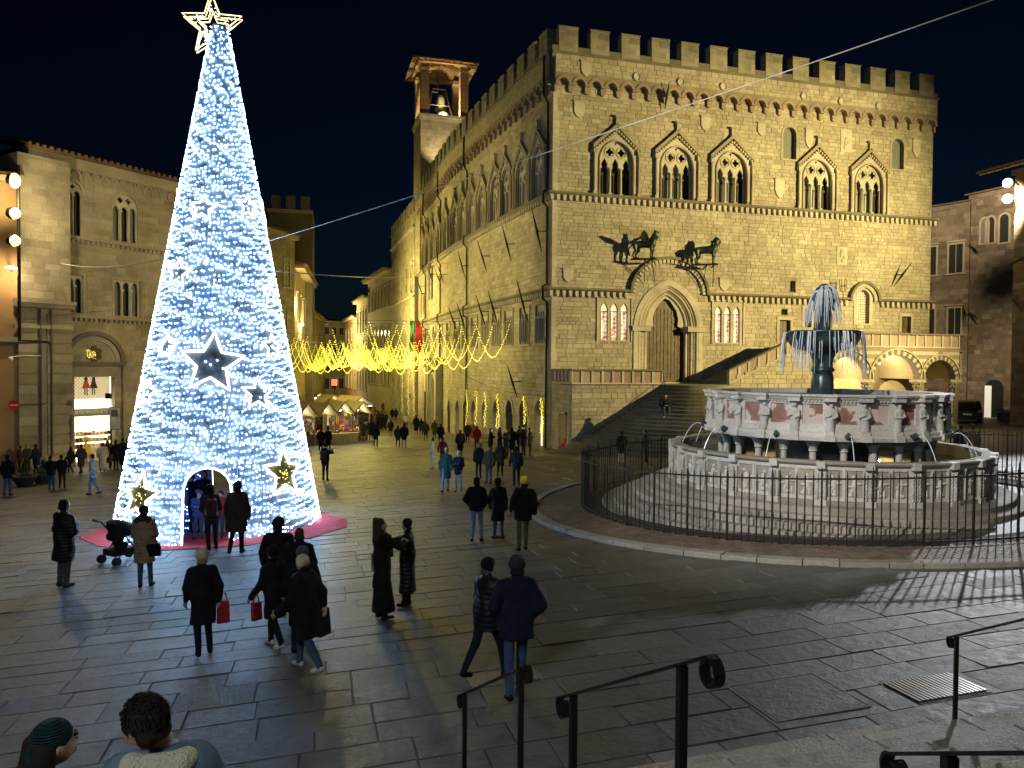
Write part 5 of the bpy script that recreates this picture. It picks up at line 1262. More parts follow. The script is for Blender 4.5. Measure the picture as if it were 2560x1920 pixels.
# upper basin
def figure(seed):
    q = random.Random(seed); tw = q.uniform(-.05,.05); P = [caps((0,0,.05),(tw*.3,0,.42),.115,.10,k=.05,sc=(1.1,.8,1)), caps((tw*.3,0,.42),(tw,0,.70),.10,.115,k=.05,sc=(1.2,.75,1)), caps((tw,0,.72),(tw,0,.80),.045,k=.02), ell((tw,-.02,.87),(.06,.068,.08),k=.02), caps((tw-.13,0,.70),(tw-.15,-.06,.50),.042,.036,k=.03), caps((tw+.13,0,.70),(tw+.15,-.05,.52),.042,.036,k=.03), caps((tw-.15,-.06,.50),(tw+q.uniform(-.08,.0),-.12,.56+q.uniform(-.05,.05)),.036,.03,k=.03), caps((tw+.15,-.05,.52),(tw+q.uniform(.02,.1),-.12,.42+q.uniform(-.05,.1)),.036,.03,k=.03)]
    for i in range(6): a = -1.2+i*.48; P.append(caps((.10*math.sin(a),-.085*math.cos(a),.04),(.07*math.sin(a)+tw*.3,-.07*math.cos(a),.45),.028,.018,k=.015))
    if q.random() < .4: P.append(ell((tw,.01,.9),(.085,.085,.085),k=.03))
    return sdf_mesh(P,.022,'statue',['marble'])
figs = [figure(i) for i in range(5)]
for k in range(NU):
    a0_ = acam+.06+2*math.pi*k/NU; a1_ = a0_+2*math.pi/NU; A_ = cyl(RU,a0_,0); B_ = cyl(RU,a1_,0); f = Frame(A_.xy,B_.xy); W_ = f.len
    if (f.n.x*(A_.x-FC.x)+f.n.y*(A_.y-FC.y)) < 0: f.n = -f.n
    sd = proto('upper_side',fo); BASE[sd.name] = BASE[fo.name]
    mb = MB(); prof = [(-.25,ZU0),(.17,ZU0),(.19,ZU0+.09),(.13,ZU0+.13),(.12,ZU0+.2),(.05,ZU0+.24),(.04,ZU0+.32),(0,ZU0+.36),(-.06,ZU0+.37),(-.25,ZU0+.37)]
    V = [f(-.03,p_,z) for p_,z in prof]+[f(W_+.03,p_,z) for p_,z in prof]; n = len(prof); mb.add(V,[(i,i+n,(i+1)%n+n,(i+1)%n) for i in range(n)]); mb.build('base_mould','marble',sd)
    mb = MB(); plate(mb,f,[(0,ZU0+.36),(W_,ZU0+.36),(W_,ZU1-.1),(0,ZU1-.1)],[[(.17,ZU0+.43),(W_-.17,ZU0+.43),(W_-.17,ZU1-.2),(.17,ZU1-.2)]],-.2,-.01,rnd=.8); mb.build('panel_frame','marble',sd)
    mb = MB(); f.box(mb,.12,W_-.12,-.2,-.055,ZU0+.38,ZU1-.14,rnd=k/24); mb.build('panel','red_marble',sd)
    mb = MB(); prof = [(-.26,ZU1-.1),(.02,ZU1-.1),(.05,ZU1-.07),(.07,ZU1-.03),(.12,ZU1),(.12,ZU1+.05),(-.26,ZU1+.05)]
    V = [f(-.02,p_,z) for p_,z in prof]+[f(W_+.02,p_,z) for p_,z in prof]; n = len(prof); mb.add(V,[(i,i+n,(i+1)%n+n,(i+1)%n) for i in range(n)]); mb.build('rim_stone','marble',sd)
    mb = MB()
    for i in range(9): f.box(mb,W_*(i+.25)/9,W_*(i+.75)/9,.02,.055,ZU1-.14,ZU1-.1)
    mb.build('dentils','marble',sd,kind='stuff')
    # statue at the corner
    sp_ = proto('corner_statue',fo); rd = Vector((math.cos(a0_),math.sin(a0_),0)); tg = Vector((-rd.y,rd.x,0)); BASE[sp_.name] = BASE[fo.name]
    mb = MB(); c0 = cyl(RU,a0_,ZU0+.0); mb.box(c0-tg*.13-rd*.1,tg*.26,rd*.32,(0,0,.16)); mb.box(c0-tg*.10-rd*.1+Vector((0,0,.16)),tg*.20,rd*.26,(0,0,.10)); mb.build('pedestal','marble',sp_)
    o = bpy.data.objects.new('figure',figs[k%5]); col.objects.link(o); o.parent = sp_; o.location = cyl(RU+.06,a0_,ZU0+.24)-BASE[fo.name]; o.rotation_euler = (0,0,a0_+R(90)); o.scale = (.92,.92,.78)
    mb = MB(); c0 = cyl(RU,a0_,ZU1-.13); mb.box(c0-tg*.15-rd*.1,tg*.3,rd*.30,(0,0,.12)); mb.box(c0-tg*.18-rd*.1+Vector((0,0,.12)),tg*.36,rd*.34,(0,0,.065)); mb.build('canopy','marble',sp_)
mb = MB(); mb.lathe([(RU-.24,ZU0+.3),(RU-.24,ZU1-.0)],(FC.x,FC.y,0),48); mb.build('upper_lining','dark_stone',fo)
mb = MB(); mb.lathe([(RU-.24,ZU1-.14),(.3,ZU1-.14)],(FC.x,FC.y,0),40); mb.build('upper_water','wet_water',fo)
mb = MB(); mb.lathe([(RU-.1,ZU0+.01),(1.0,ZU0+.01)],(FC.x,FC.y,0),40); mb.build('basin_floor','marble_old',fo)
# bronze column, bowl and three nymphs
mb = MB(); mb.lathe([(.55,ZU1-.3),(.5,ZU1-.1),(.34,ZU1+.0),(.31,ZU1+.5),(.28,ZU1+.62),(.34,ZU1+.66),(.34,ZU1+.72),(.29,ZU1+.78),(.30,ZU1+1.0),(.38,ZU1+1.18),(.48,ZU1+1.27),(.44,ZU1+1.33),(.5,ZU1+1.36)],(FC.x,FC.y,0),24); mb.build('bronze_column','bronze',fo,smooth=True)
BZ = 4.28
mb = MB(); mb.lathe([(.3,BZ-.08),(.66,BZ-.04),(.9,BZ+.08),(1.02,BZ+.27),(1.05,BZ+.46),(1.09,BZ+.47),(1.09,BZ+.53),(1.02,BZ+.53),(.97,BZ+.45),(.3,BZ+.4)],(FC.x,FC.y,0),40); mb.build('bronze_bowl','bronze',fo,smooth=True)
mb = MB(); mb.lathe([(1.0,BZ+.50),(.05,BZ+.50)],(FC.x,FC.y,0),30); mb.build('bowl_water','wet_water',fo)
P = []
for t in range(3):
    a = acam+.5+2.094*t; x,y = .16*math.cos(a),.16*math.sin(a); X_,Y_ = math.cos(a),math.sin(a)
    P += [caps((x,y,0),(x*.9,y*.9,.55),.13,.12,k=.06), caps((x*.9,y*.9,.55),(x,y,.85),.12,.13,k=.06), caps((x,y,.9),(x,y,1.0),.05,k=.03), ell((x*1.1,y*1.1,1.08),(.085,.085,.1),k=.02), caps((x-.13*Y_,y+.13*X_,.86),(x*1.7-.2*Y_,y*1.7+.2*X_,1.05),.05,.045,k=.03), caps((x*1.7-.2*Y_,y*1.7+.2*X_,1.05),(x*1.1-.1*Y_,y*1.1+.1*X_,1.27),.045,.04,k=.03), caps((x+.13*Y_,y-.13*X_,.86),(x*1.7+.2*Y_,y*1.7-.2*X_,.75),.05,.045,k=.03)]
P += [caps((0,0,1.15),(0,0,1.32),.12,.2,k=.05), ell((0,0,1.36),(.26,.26,.07),k=.04)]
o = link('nymph_group', sdf_mesh(P,.025,'nymph_group',['bronze']), fo); o.location = Vector((FC.x,FC.y,BZ+.44))-BASE[fo.name]
# falling water
def strand(pts, r0, r1, mb): mb.tube(pts,[r0+(r1-r0)*i/(len(pts)-1) for i in range(len(pts))],4,cap=False)
rw = random.Random(2); mb = MB(); zt = BZ+.44+1.40
for i in range(90):
    a = rw.uniform(0,2*math.pi); v = rw.uniform(.25,.55); pts = []; e = rw.uniform(.25,1)
    for t in range(7): tt = t/6*.52*e**.3; pts.append(cyl(.10+v*tt*2.0+.03*math.sin(tt*9+a),a,zt+.10*math.sin(min(1,tt*3)*3.14)-4.6*tt*tt))
    strand(pts,rw.uniform(.012,.026),.006,mb)
mb.build('top_jet','falling_water',fo,kind='stuff')
mb = MB()
for i in range(240):
    base = rw.choice((-.95,.05,.12,1.0,2.2,3.1,3.3,4.4)); a = acam+1.45+base+rw.gauss(0,.17); L_ = rw.uniform(.3,1.25); pts = []; z = BZ+.5; st_ = 0 if rw.random() < .5 else rw.uniform(0,.7)
    for t in range(5): q = st_+(1.28-st_)*min(1,L_/1.25)*t/4; pts.append(cyl(1.10+.10*math.sqrt(q)+rw.uniform(-.012,.012),a+rw.uniform(-.006,.006),z-q))
    strand(pts,rw.uniform(.007,.018),.004,mb)
mb.build('bowl_overflow','falling_water',fo,kind='stuff')
for k in range(0,NU,2):                                       # spouts with thin jets into the lower basin
    a = acam+.06+2*math.pi*(k+.0)/NU+.13; c0 = cyl(RU+.12,a,ZU0+.10); rd = Vector((math.cos(a),math.sin(a),0))
    mb = MB(); mb.tube([c0-rd*.1,c0+rd*.06+Vector((0,0,.03)),c0+rd*.17+Vector((0,0,.06))],[.09,.085,.05],7); mb.sphere(c0+rd*.08+Vector((0,0,.10)),.05,6,4); mb.build('spout','bronze',fo)
    if k in (0,2,4,20,22,18,6,16):
        mb = MB(); mb.tube([c0+rd*(.18+.62*t/8)+Vector((0,0,.06+.30*(t/8)-1.10*(t/8)**2)) for t in range(9)],.011,4); mb.build('water_jet','falling_water',fo)
# ------------------------------------------------------------------ iron fence round it
fe = thing('fountain_fence','tall black iron picket fence ringing the marble fountain','fence',(FC.x,FC.y,fz))
NP = 270; rails = []; HF = 1.64
pk = MB(); pk.tube([(0,0,0),(0,0,HF-.14)],.0155,5,cap=False); pk.tube([(0,0,HF-.14),(0,0,HF)],[.017,.001],5); pk_me = pk.mesh('picket','rust_iron')
pt = MB(); pt.bx(-.02,.02,-.02,.02,0,HF-.1); pt.tube([(0,0,HF-.1),(0,0,HF+.1)],[.026,.001],6); pt_me = pt.mesh('post','rust_iron')
for i in range(NP):
    a = 2*math.pi*i/NP; q = cyl(FR_FENCE,a,0); z = G(q.x,q.y)+.02; isp = i%6 == 0
    o = bpy.data.objects.new('post' if isp else 'picket', pt_me if isp else pk_me); col.objects.link(o); o.parent = fe; o.location = Vector((q.x,q.y,z))-BASE[fe.name]; o.rotation_euler = (0,0,a)
    rails.append(Vector((q.x,q.y,z)))
for hh,nm in ((HF-.18,'top_rail'),(.12,'bottom_rail')):
    for j in range(0,NP,6):
        mb = MB(); A_,B_ = rails[j]+Vector((0,0,hh)),rails[(j+6)%NP]+Vector((0,0,hh)); a = 2*math.pi*(j+3)/NP; rd = Vector((math.cos(a),math.sin(a),0)); up = Vector((0,0,1))
        V = []
        for p in (A_,rails[(j+3)%NP]+Vector((0,0,hh)),B_): V += [p-rd*.007-up*.02,p+rd*.007-up*.02,p+rd*.007+up*.02,p-rd*.007+up*.02]
        mb.add(V,[(i*4+t,i*4+(t+1)%4,i*4+4+(t+1)%4,i*4+4+t) for i in range(2) for t in range(4)]); mb.build(nm,'rust_iron',fe)
# ------------------------------------------------------------------ the giant light tree
TX, TY = -8.6, 22.4; TZ0 = G(TX,TY)-.02; TH = 13.54-TZ0; TR0, TR1 = 2.86, .20
tr = thing('christmas_tree','giant cone of blue white lights with glowing stars and an archway','christmas tree',(TX,TY,TZ0))
def trad(z): return TR0+(TR1-TR0)*(z-TZ0)/TH
def tp(th, z, off=0): r_ = trad(z)+off; return Vector((TX+r_*math.cos(th),TY+r_*math.sin(th),z))
def tree_hit(px,py):
    d = ray(px,py); o = Vector((0,0,CAMZ)); best = None
    for i in range(400):
        t = 16+i*.02; p = o+d*(t/d.y)
        if math.hypot(p.x-TX,p.y-TY) <= trad(p.z): return math.atan2(p.y-TY,p.x-TX), p.z
    return None
dth, _ = tree_hit(516,1300) or (R(-75),0)
DWA, DH = .59, 2.08                                           # half width and height of the archway
def door_poly(th0, n=10):
    z0 = TZ0-.1; zs_ = TZ0+DH-DWA; out = [(th0-DWA/trad(z0),z0-.2),(th0+DWA/trad(z0),z0-.2)]
    for i in range(n+1): a = math.pi*i/n; z = zs_+DWA*math.sin(a); out.append((th0+DWA*math.cos(a)/trad(z),z))
    return out
doors_t = [door_poly(dth), door_poly(dth+math.pi)]
# star outlines placed on the cone
STARS = [(509,520,26,0),(448,683,29,0),(420,866,24,0),(677,868,26,0),(530,908,58,0),(374,982,26,0),(643,984,32,0),(708,1182,48,1),(352,1240,46,1),(617,517,24,0),(672,735,24,0)]
star_polys = []; star_c = []
for px,py,rp,gold in STARS:
    h_ = tree_hit(px,py)
    if h_ is None: continue
    th0,z0 = h_; Rr = rp/1900*(20.2)*1.38; pol = []
    for i in range(10):
        a = R(90)+i*math.pi/5+R(-4); r_ = Rr if i%2==0 else Rr*.45; z = z0+r_*math.sin(a); pol.append((th0-r_*math.cos(a)/trad(z)*-1,z))
    star_polys.append(pol); star_c.append((th0,z0,Rr,gold))
for th0,z0 in ((dth+1.9,2.2),(dth+2.6,5.0),(dth-1.9,4.0),(dth+3.3,1.0),(dth-2.6,1.5),(dth+3.1,7.2),(dth-1.75,8.6),(dth+1.65,8.2)):
    pol = []; Rr = .38
    for i in range(10): a = R(90)+i*math.pi/5; r_ = Rr if i%2==0 else Rr*.45; z = z0+r_*math.sin(a); pol.append((th0+r_*math.cos(a)/trad(z),z))
    star_polys.append(pol); star_c.append((th0,z0,Rr,0))
star_ex = [[(c_[0]+(a-c_[0])*1.18,c_[1]+(z-c_[1])*1.18) for a,z in pol] for c_,pol in zip(star_c,star_polys)]
def in_any(polys, th, z):
    for p in polys:
        for sh in (0,2*math.pi,-2*math.pi):
            if inside(p,th+sh,z): return True
    return False
# netting (the white mesh the lights hang on)
vs_ = []; t0_ = dth-math.pi/2
for j in range(45):
    for i in range(73): vs_.append(Vector((t0_+2*math.pi*i/72, TZ0+TH*j/44)))
ed = []
for pol in doors_t:
    pc = [(a,max(z,TZ0)) for a,z in pol]; b_ = len(vs_); vs_ += [Vector(q) for q in pc]; ed += [(b_+i,b_+(i+1)%len(pc)) for i in range(len(pc))]
V,E,F,*_ = delaunay_2d_cdt(vs_,ed,[],0,1e-4)
F = [tuple(f) for f in F if not any(inside(p,sum(V[i].x for i in f)/len(f),sum(V[i].y for i in f)/len(f)) for p in doors_t)]
mb = MB(); mb.add([tp(v.x,v.y) for v in V],F,rnd=.5); mb.build('netting','tree_net',tr,smooth=True)
# light bulbs in sagging rows
bm_ = {}
rb = random.Random(21)
pts = []
z = TZ0+.10; row = 0
while z < TZ0+TH-.05:
    r_ = trad(z); n = max(8,int(2*math.pi*r_/.103)); ph = rb.uniform(0,1)
    for i in range(n):
        th = t0_+2*math.pi*(i+ph+rb.uniform(-.32,.32))/n; zz = z+.05*math.sin(th*7+row*1.3)+rb.uniform(-.04,.04)
        if zz < TZ0+.04: continue
        if in_any(doors_t,th,zz) or in_any(star_ex,th,zz): continue
        pts.append((tp(th,zz,.035),th))
    z += .119+.028*math.sin(row*1.7)*.5; row += 1
oct_v = [(1,0,0),(-1,0,0),(0,1,0),(0,-1,0),(0,0,1),(0,0,-1)]; oct_f = [(0,2,4),(2,1,4),(1,3,4),(3,0,4),(2,0,5),(1,2,5),(3,1,5),(0,3,5)]
def bulb_mesh(mat):
    mb = MB(); mb.add([tuple(0.0165*c for c in v) for v in oct_v],oct_f,rnd=.5); return mb.mesh('bulb',mat)
bms = {k:bulb_mesh(k) for k in ('led_white','led_blue','led_cyan')}
def bcol(): x = rb.random(); return 'led_white' if x < .62 else ('led_cyan' if x < .78 else 'led_blue')
facing = [i for i,(p,th) in enumerate(pts) if math.cos(th-dth) > .4]
facing.sort(key=lambda i: pts[i][0].y+abs(pts[i][0].z-1)*.3); pick = set(facing[:300])
big = MB(); order = ['led_white','led_blue','led_cyan']
for i,(p,th) in enumerate(pts):
    k = bcol()
    if i in pick: o = bpy.data.objects.new('bulb',bms[k]); col.objects.link(o); o.parent = tr; o.location = p-BASE[tr.name]
    else: s_ = rb.uniform(.010,.0185); big.add([(p.x+s_*a,p.y+s_*b_,p.z+s_*c) for a,b_,c in oct_v],oct_f,m=order.index(k),rnd=.5)
big.build('bulbs',order,tr,kind='stuff')
# stars
for (th0,z0,Rr,gold),pol in zip(star_c,star_polys):
    so_ = proto('star',tr); BASE[so_.name] = BASE[tr.name]
    pp = []
    for i in range(10):
        a,b_ = pol[i],pol[(i+1)%10]
        for t in (0,.34,.67): pp.append(tp(a[0]+(b_[0]-a[0])*t,a[1]+(b_[1]-a[1])*t,.06))
    mb = MB(); mb.tube(pp,.026 if Rr < .5 else .032,5,closed=True); mb.build('outline','tube_white',so_)
    vs2 = [Vector(p) for p in pol]; V2,E2,F2,*_ = delaunay_2d_cdt(vs2,[(i,(i+1)%10) for i in range(10)],[],1,1e-4)
    mb = MB(); mb.add([tp(v.x,v.y,.02) for v in V2],[tuple(f) for f in F2],rnd=.5); mb.build('star_backing','moss_green' if gold else 'tree_dark',so_)
    mb = MB()
    for i in range(40 if gold else 5):
        a = rb.uniform(0,6.28); q = rb.uniform(0,.8)*Rr; th,z = th0+q*math.cos(a)/trad(z0),z0+q*math.sin(a)
        if inside(pol,th,z): p = tp(th,z,.045); mb.add([(p.x+.016*c[0],p.y+.016*c[1],p.z+.016*c[2]) for c in oct_v],oct_f)
    if mb.f: mb.build('star_bulbs','led_gold' if gold else 'led_white',so_,kind='stuff')
# light tubes round both archways, and the tinsel along the foot
for dp in doors_t:
    q = [tp(a,max(z,TZ0),.03) for a,z in dp]; q = q[1:]+[q[0]]
    mb = MB(); mb.tube(q,.024,6); mb.build('arch_tube','tube_white',tr)
mb = MB(); mb.tube([tp(dth+.32+i*.03,TZ0+.07+.015*math.sin(i*2.2),.10) for i in range(40)],.065,6); mb.build('tinsel','red_tinsel',tr)
mb = MB()
for dp in doors_t:                                            # inner walls of the passage
    pass
for sg in (-1,1):
    c,s_ = math.cos(dth),math.sin(dth); tx,ty = -s_,c; A_ = Vector((TX+c*2.55+tx*sg*.74,TY+s_*2.55+ty*sg*.74,TZ0)); B_ = Vector((TX-c*2.55+tx*sg*.74,TY-s_*2.55+ty*sg*.74,TZ0)); mb = MB(); mb.quad(A_,B_,B_+Vector((0,0,2.1)),A_+Vector((0,0,2.1))); mb.build('passage_wall','tree_cloth',tr)
    mb = MB()
    for i in range(120): t,z = rb.random(),rb.uniform(.1,2.0); p = A_.lerp(B_,t)+Vector((-tx*sg*.02,-ty*sg*.02,z)); mb.add([(p.x+.012*v[0],p.y+.012*v[1],p.z+.012*v[2]) for v in oct_v],oct_f)
    mb.build('passage_bulbs','led_blue',tr,kind='stuff')
# star on the top
tc_ = at(533,66,22.4); ts = proto('top_star',tr); BASE[ts.name] = BASE[tr.name]
ex = Vector((.97,.24,0)); ez = Vector((0,0,1)); ey = Vector((-.24,.97,0)); ang = R(3)
def sp_(r_,i,dy): a = R(90)+ang+i*math.pi/5; return tc_+ex*(r_*math.cos(a))+ez*(r_*math.sin(a)*1.08)+ey*dy
for dy in (-.12,.12):
    for R0,R1 in ((.86,.36),(.42,.19)):
        q = []
        for i in range(10):
            a,b_ = sp_(R0 if i%2==0 else R1,i,dy),sp_(R0 if (i+1)%2==0 else R1,i+1,dy); q += [a,a.lerp(b_,.5)]
        mb = MB(); mb.tube(q,.017,5,closed=True); mb.build('outline','tube_warm',ts)
mb = MB()
for i in range(10): r_ = .86 if i%2==0 else .36; mb.tube([sp_(r_,i,-.12),sp_(r_,i,.12)],.012,4); mb.tube([sp_(r_*.5,i,0),sp_(r_,i,0)],.012,4)
mb.tube([tc_-ez*.9,tc_+ez*.1],.03,5); mb.build('struts','iron',ts)
mb = MB()
for i in range(160):
    k = rb.randrange(10); t = rb.random(); a = sp_(.84 if k%2==0 else .35,k,rb.uniform(-.1,.1)); b_ = sp_(.42 if k%2==0 else .19,k,rb.uniform(-.1,.1)); c_ = sp_(.84 if (k+1)%2==0 else .35,k+1,0); p = a.lerp(b_,t*.9).lerp(c_,rb.random()*.5); mb.add([(p.x+.013*v[0],p.y+.013*v[1],p.z+.013*v[2]) for v in oct_v],oct_f)
mb.build('sparkles','sparkle',ts,kind='stuff')
# red carpet under the tree
ca_ = [on_ground(*p) for p in ((197,1345),(262,1317),(310,1300))]; cb_ = [on_ground(*p) for p in ((800,1283),(868,1300),(867,1318),(775,1346),(700,1352),(620,1364),(470,1373),(400,1377),(300,1374),(245,1366))]
bk = [Vector((TX+3.25*math.cos(R(a)),TY+3.25*math.sin(R(a)),0)) for a in (150,120,90,60,30)]
poly = ca_+bk+cb_; ctr_ = Vector((TX,TY,0)); rc_ = thing('red_carpet','crumpled red carpet spread under the light tree','carpet',(TX,TY,G(TX,TY)))
mb = MB(); n = len(poly); V = []; rj = random.Random(5)
for fac in (.35,.8,1.0):
    for p in poly: q = ctr_.lerp(Vector((p.x,p.y,0)),fac); V.append((q.x,q.y,G(q.x,q.y)+(.014 if fac == 1 else .022+rj.uniform(-.004,.012))))
V += [(p.x,p.y,G(p.x,p.y)-.01) for p in poly]
mb.add(V,[(g*n+i,g*n+(i+1)%n,(g+1)*n+(i+1)%n,(g+1)*n+i)[::1] for g in range(3) for i in range(n)],rnd=.5); mb.build('cloth','red_carpet',rc_)
# ------------------------------------------------------------------ left side of the square
def sdf_simple(): pass
FLB = Frame((-28.6,47.0),(-24.0,54.7)); lb = thing('stone_corner_building','pale stone building with traceried windows above a lit chocolate shop','building',(-27,50,G(-27,50)))
LZ0 = -4.0; LZT = 16.6
def fh(px,py): return FLB.hit(px,py)
def box_open(x0,x1,y0,y1):
    a,z1 = fh(x0,y0); b_,z0 = fh(x1,y1); return a,b_,(z0+fh(x0,y1)[1])/2,(z1+fh(x1,y0)[1])/2
tri_u = box_open(281,344,487,605); bi_u = box_open(160,206,455,588); tri_l = box_open(284,350,702,791); bi_l = box_open(166,208,688,782)
dr = box_open(186,288,942,1150); lunc = fh(236,905); lun_w = (fh(322,905)[0]-fh(170,905)[0])
g0 = G(-26.4,50.5)
dz1 = dr[3]; hol = []
for (a,b_,z0,z1) in (tri_u,bi_u): c = (a+b_)/2; w_ = b_-a; hol.append(arch(c,w_,z0,z1-w_/2,w_/2,14))
for (a,b_,z0,z1) in (tri_l,bi_l): hol.append([(a,z0),(b_,z0),(b_,z1),(a,z1)])
hol.append([(dr[0],g0),(dr[1],g0),(dr[1],dz1),(dr[0],dz1)])
SL0 = -1.2; SL1 = FLB.len+4.5
mb = MB(); plate(mb,FLB,[(SL0,LZ0),(SL1,LZ0),(SL1,LZT),(SL0,LZT)],hol,-.45,0,rnd=.5); lw = mb.build('wall','left_stone',lb)
masonry(FLB,SL0+.01,SL1-.01,g0-.3,LZT-1.4,hol,lw,mat='left_stone',hc=(.3,.42),ln=(.5,1.2),seed=61,pr=(.006,.02))
mb = MB(); FLB.box(mb,SL0,SL1,-9,-1.2,LZ0,LZT-.4,rnd=.5); mb.build('inner_wall','dark_stone',lb)
def lights(a,b_,z0,z1,nl,rnd_head):
    o = proto('window'); w_ = b_-a; H_ = z1-z0; hs = []; lw_ = w_/nl; sp = H_-w_/2 if rnd_head else H_-.45
    for k in range(nl):
        c = -w_/2+lw_*(k+.5); hs.append(arch(c,lw_*.78,.02,sp-.25 if rnd_head else sp,lw_*.55,8))
    if rnd_head:
        for c in ((-.3*w_/1.9,.3*w_/1.9) if nl == 3 else (0,)):
            q = []
            for i in range(20): an = 2*math.pi*i/20; r_ = w_*(.075+.05*abs(math.cos(2*an))); q.append((c+r_*math.cos(an),sp+w_*.27+r_*math.sin(an)))
            hs.append(q)
        out = [(-w_/2+.003,0),(w_/2-.003,0)]+arc(0,w_-.006,sp,w_/2-.003,14)
    else: out = [(-w_/2,0),(w_/2,0),(w_/2,H_),(-w_/2,H_)]
    mb = MB(); plate(mb,LF,out,hs,-.25,-.1,rnd=.9); mb.build('tracery','white_stone',o)
    for k in range(1,nl):
        x = -w_/2+lw_*k; mb = MB(); mb.tube([(x,.06,.02),(x,.06,sp-.3)],.05,6); mb.bx(x-.1,x+.1,0,.15,sp-.3,sp-.15); mb.build('column','white_stone',o)
    for k in range(nl): x = -w_/2+lw_*k; mb = MB(); mb.bx(x+.01,x+lw_-.01,.38,.40,0,H_); mb.build('pane','shutter_pane' if k != 1 else 'window_glass',o)
    if not rnd_head:
        for x0,x1,za,zb in ((-w_/2-.12,-w_/2,-.1,H_+.12),(w_/2,w_/2+.12,-.1,H_+.12),(-w_/2,w_/2,H_,H_+.12)): mb = MB(); mb.bx(x0,x1,-.08,.05,za,zb); mb.build('frame','left_stone',o)
    else:
        mb = MB(); oo = arc(0,w_+.3,sp,w_/2+.15,14); ii = arc(0,w_,sp,w_/2,14)
        for j in range(14): mb.prism([oo[j],oo[j+1],ii[j+1],ii[j]],LF,0,.05,rnd=.8)
        mb.build('arch_stones','left_stone',o)
    q = FLB((a+b_)/2,0.012,z0); o.parent = lb; o.location = q-BASE[lb.name]; o.rotation_euler = (0,0,math.atan2(FLB.d.y,FLB.d.x))
lights(*tri_u,3,True); lights(*bi_u,2,True); lights(*tri_l,3,False); lights(*bi_l,2,False)
def lledge(z,pr,h_,name,mat='left_stone',s0=None,s1=None,teeth=True):
    mb = MB(); FLB.box(mb,SL0 if s0 is None else s0,SL1 if s1 is None else s1,0,pr,z,z+h_,rnd=.4); o = mb.build(name,mat,lb)
    if teeth:
        mb = MB(); s = SL0 if s0 is None else s0; e = SL1 if s1 is None else s1
        while s < e: FLB.box(mb,s,s+.13,0,pr*.7,z-.2,z-.01); s += .33
        mb.build(name+'_teeth',mat,lb,kind='stuff')
zst = fh(250,603)[1]; lledge(zst-.1,.2,.16,'sill_course',s0=fh(163,600)[0]); zs2 = fh(300,795)[1]; lledge(zs2-.15,.22,.2,'string_course',s0=fh(170,790)[0])
# little corbel arches under the eaves
pit = .62; zc = LZT-1.25
am = MB()
for j in range(8):
    oo = arc(0,pit,.22,pit*.5,8); ii = arc(0,pit*.72,.22,pit*.36,8); am.prism([oo[j],oo[j+1],ii[j+1],ii[j]],LF,0,.16,rnd=.5)
for sg in (-1,1): am.prism([(sg*pit/2,.22),(sg*pit*.36,.22),(sg*pit*.40,-.1),(sg*pit/2,-.14)],LF,0,.12,rnd=.5)
ame = am.mesh('corbel_arch','left_stone'); s = fh(163,420)[0]
while s < SL1:
    o = bpy.data.objects.new('corbel_arch',ame); col.objects.link(o); o.parent = lb; o.location = FLB(s,0,zc)-BASE[lb.name]; o.rotation_euler = (0,0,math.atan2(FLB.d.y,FLB.d.x)); s += pit
mb = MB(); FLB.box(mb,SL0,SL1,.0,.14,zc+.55,LZT,rnd=.5); mb.build('frieze','left_stone',lb)
mb = MB(); FLB.box(mb,SL0-.2,SL1+.2,-9.2,.5,LZT,LZT+.12,rnd=.4); V = [FLB(SL0-.3,.6,LZT+.12),FLB(SL1+.3,.6,LZT+.12),FLB(SL1+.3,-9,LZT+2.2),FLB(SL0-.3,-9,LZT+2.2)]; mb.quad(*V,rnd=.4); mb.build('roof','roof_tile',lb)
s = SL0-.2
while s < SL1+.2: mb = MB(); mb.tube([FLB(s,.72,LZT+.13),FLB(s,-1.5,LZT+.72)],.11,6); mb.build('roof_tile','roof_tile',lb); s += .42
# rusticated pier at the left end and its heavy cornice
FPI = Frame(FLB(FLB.hit(47,900,.55)[0],.55,0).xy,FLB(fh(166,900)[0],.55,0).xy); zcor = fh(110,762)[1]
mb = MB(); FPI.box(mb,0,FPI.len,-2.5,0,LZ0,LZT-.5,rnd=.5); pier = mb.build('pier','left_stone',lb)
masonry(FPI,.02,FPI.len-.02,zcor+.3,LZT-.6,[],pier,mat='left_stone',hc=(.35,.5),ln=(.5,1.1),seed=77,pr=(.006,.02))
z = g0+.9; i = 0
while z < zcor-.6:
    mb = MB(); FPI.box(mb,-.06,FPI.len*.33,0,.10,z,z+.52); mb.build('rusticated_block','left_stone',pier); mb = MB(); FPI.box(mb,FPI.len*.52,FPI.len,0,.10,z,z+.52); mb.build('rusticated_block','left_stone',pier); z += .62
for z_,pr,h_ in ((zcor,.55,.22),(zcor-.25,.35,.25),(zcor-1.5,.2,.2),(g0,.35,.8)): mb = MB(); FPI.box(mb,-.3,FPI.len+.05,0,pr,z_,z_+h_); mb.build('cornice','left_stone',lb)
for px in (98,125): s,_ = FPI.hit(px,900); mb = MB(); mb.tube([FPI(s,.16,zcor-.3),FPI(s,.16,g0)],.06,6); mb.build('rain_pipe','copper_pipe',lb)
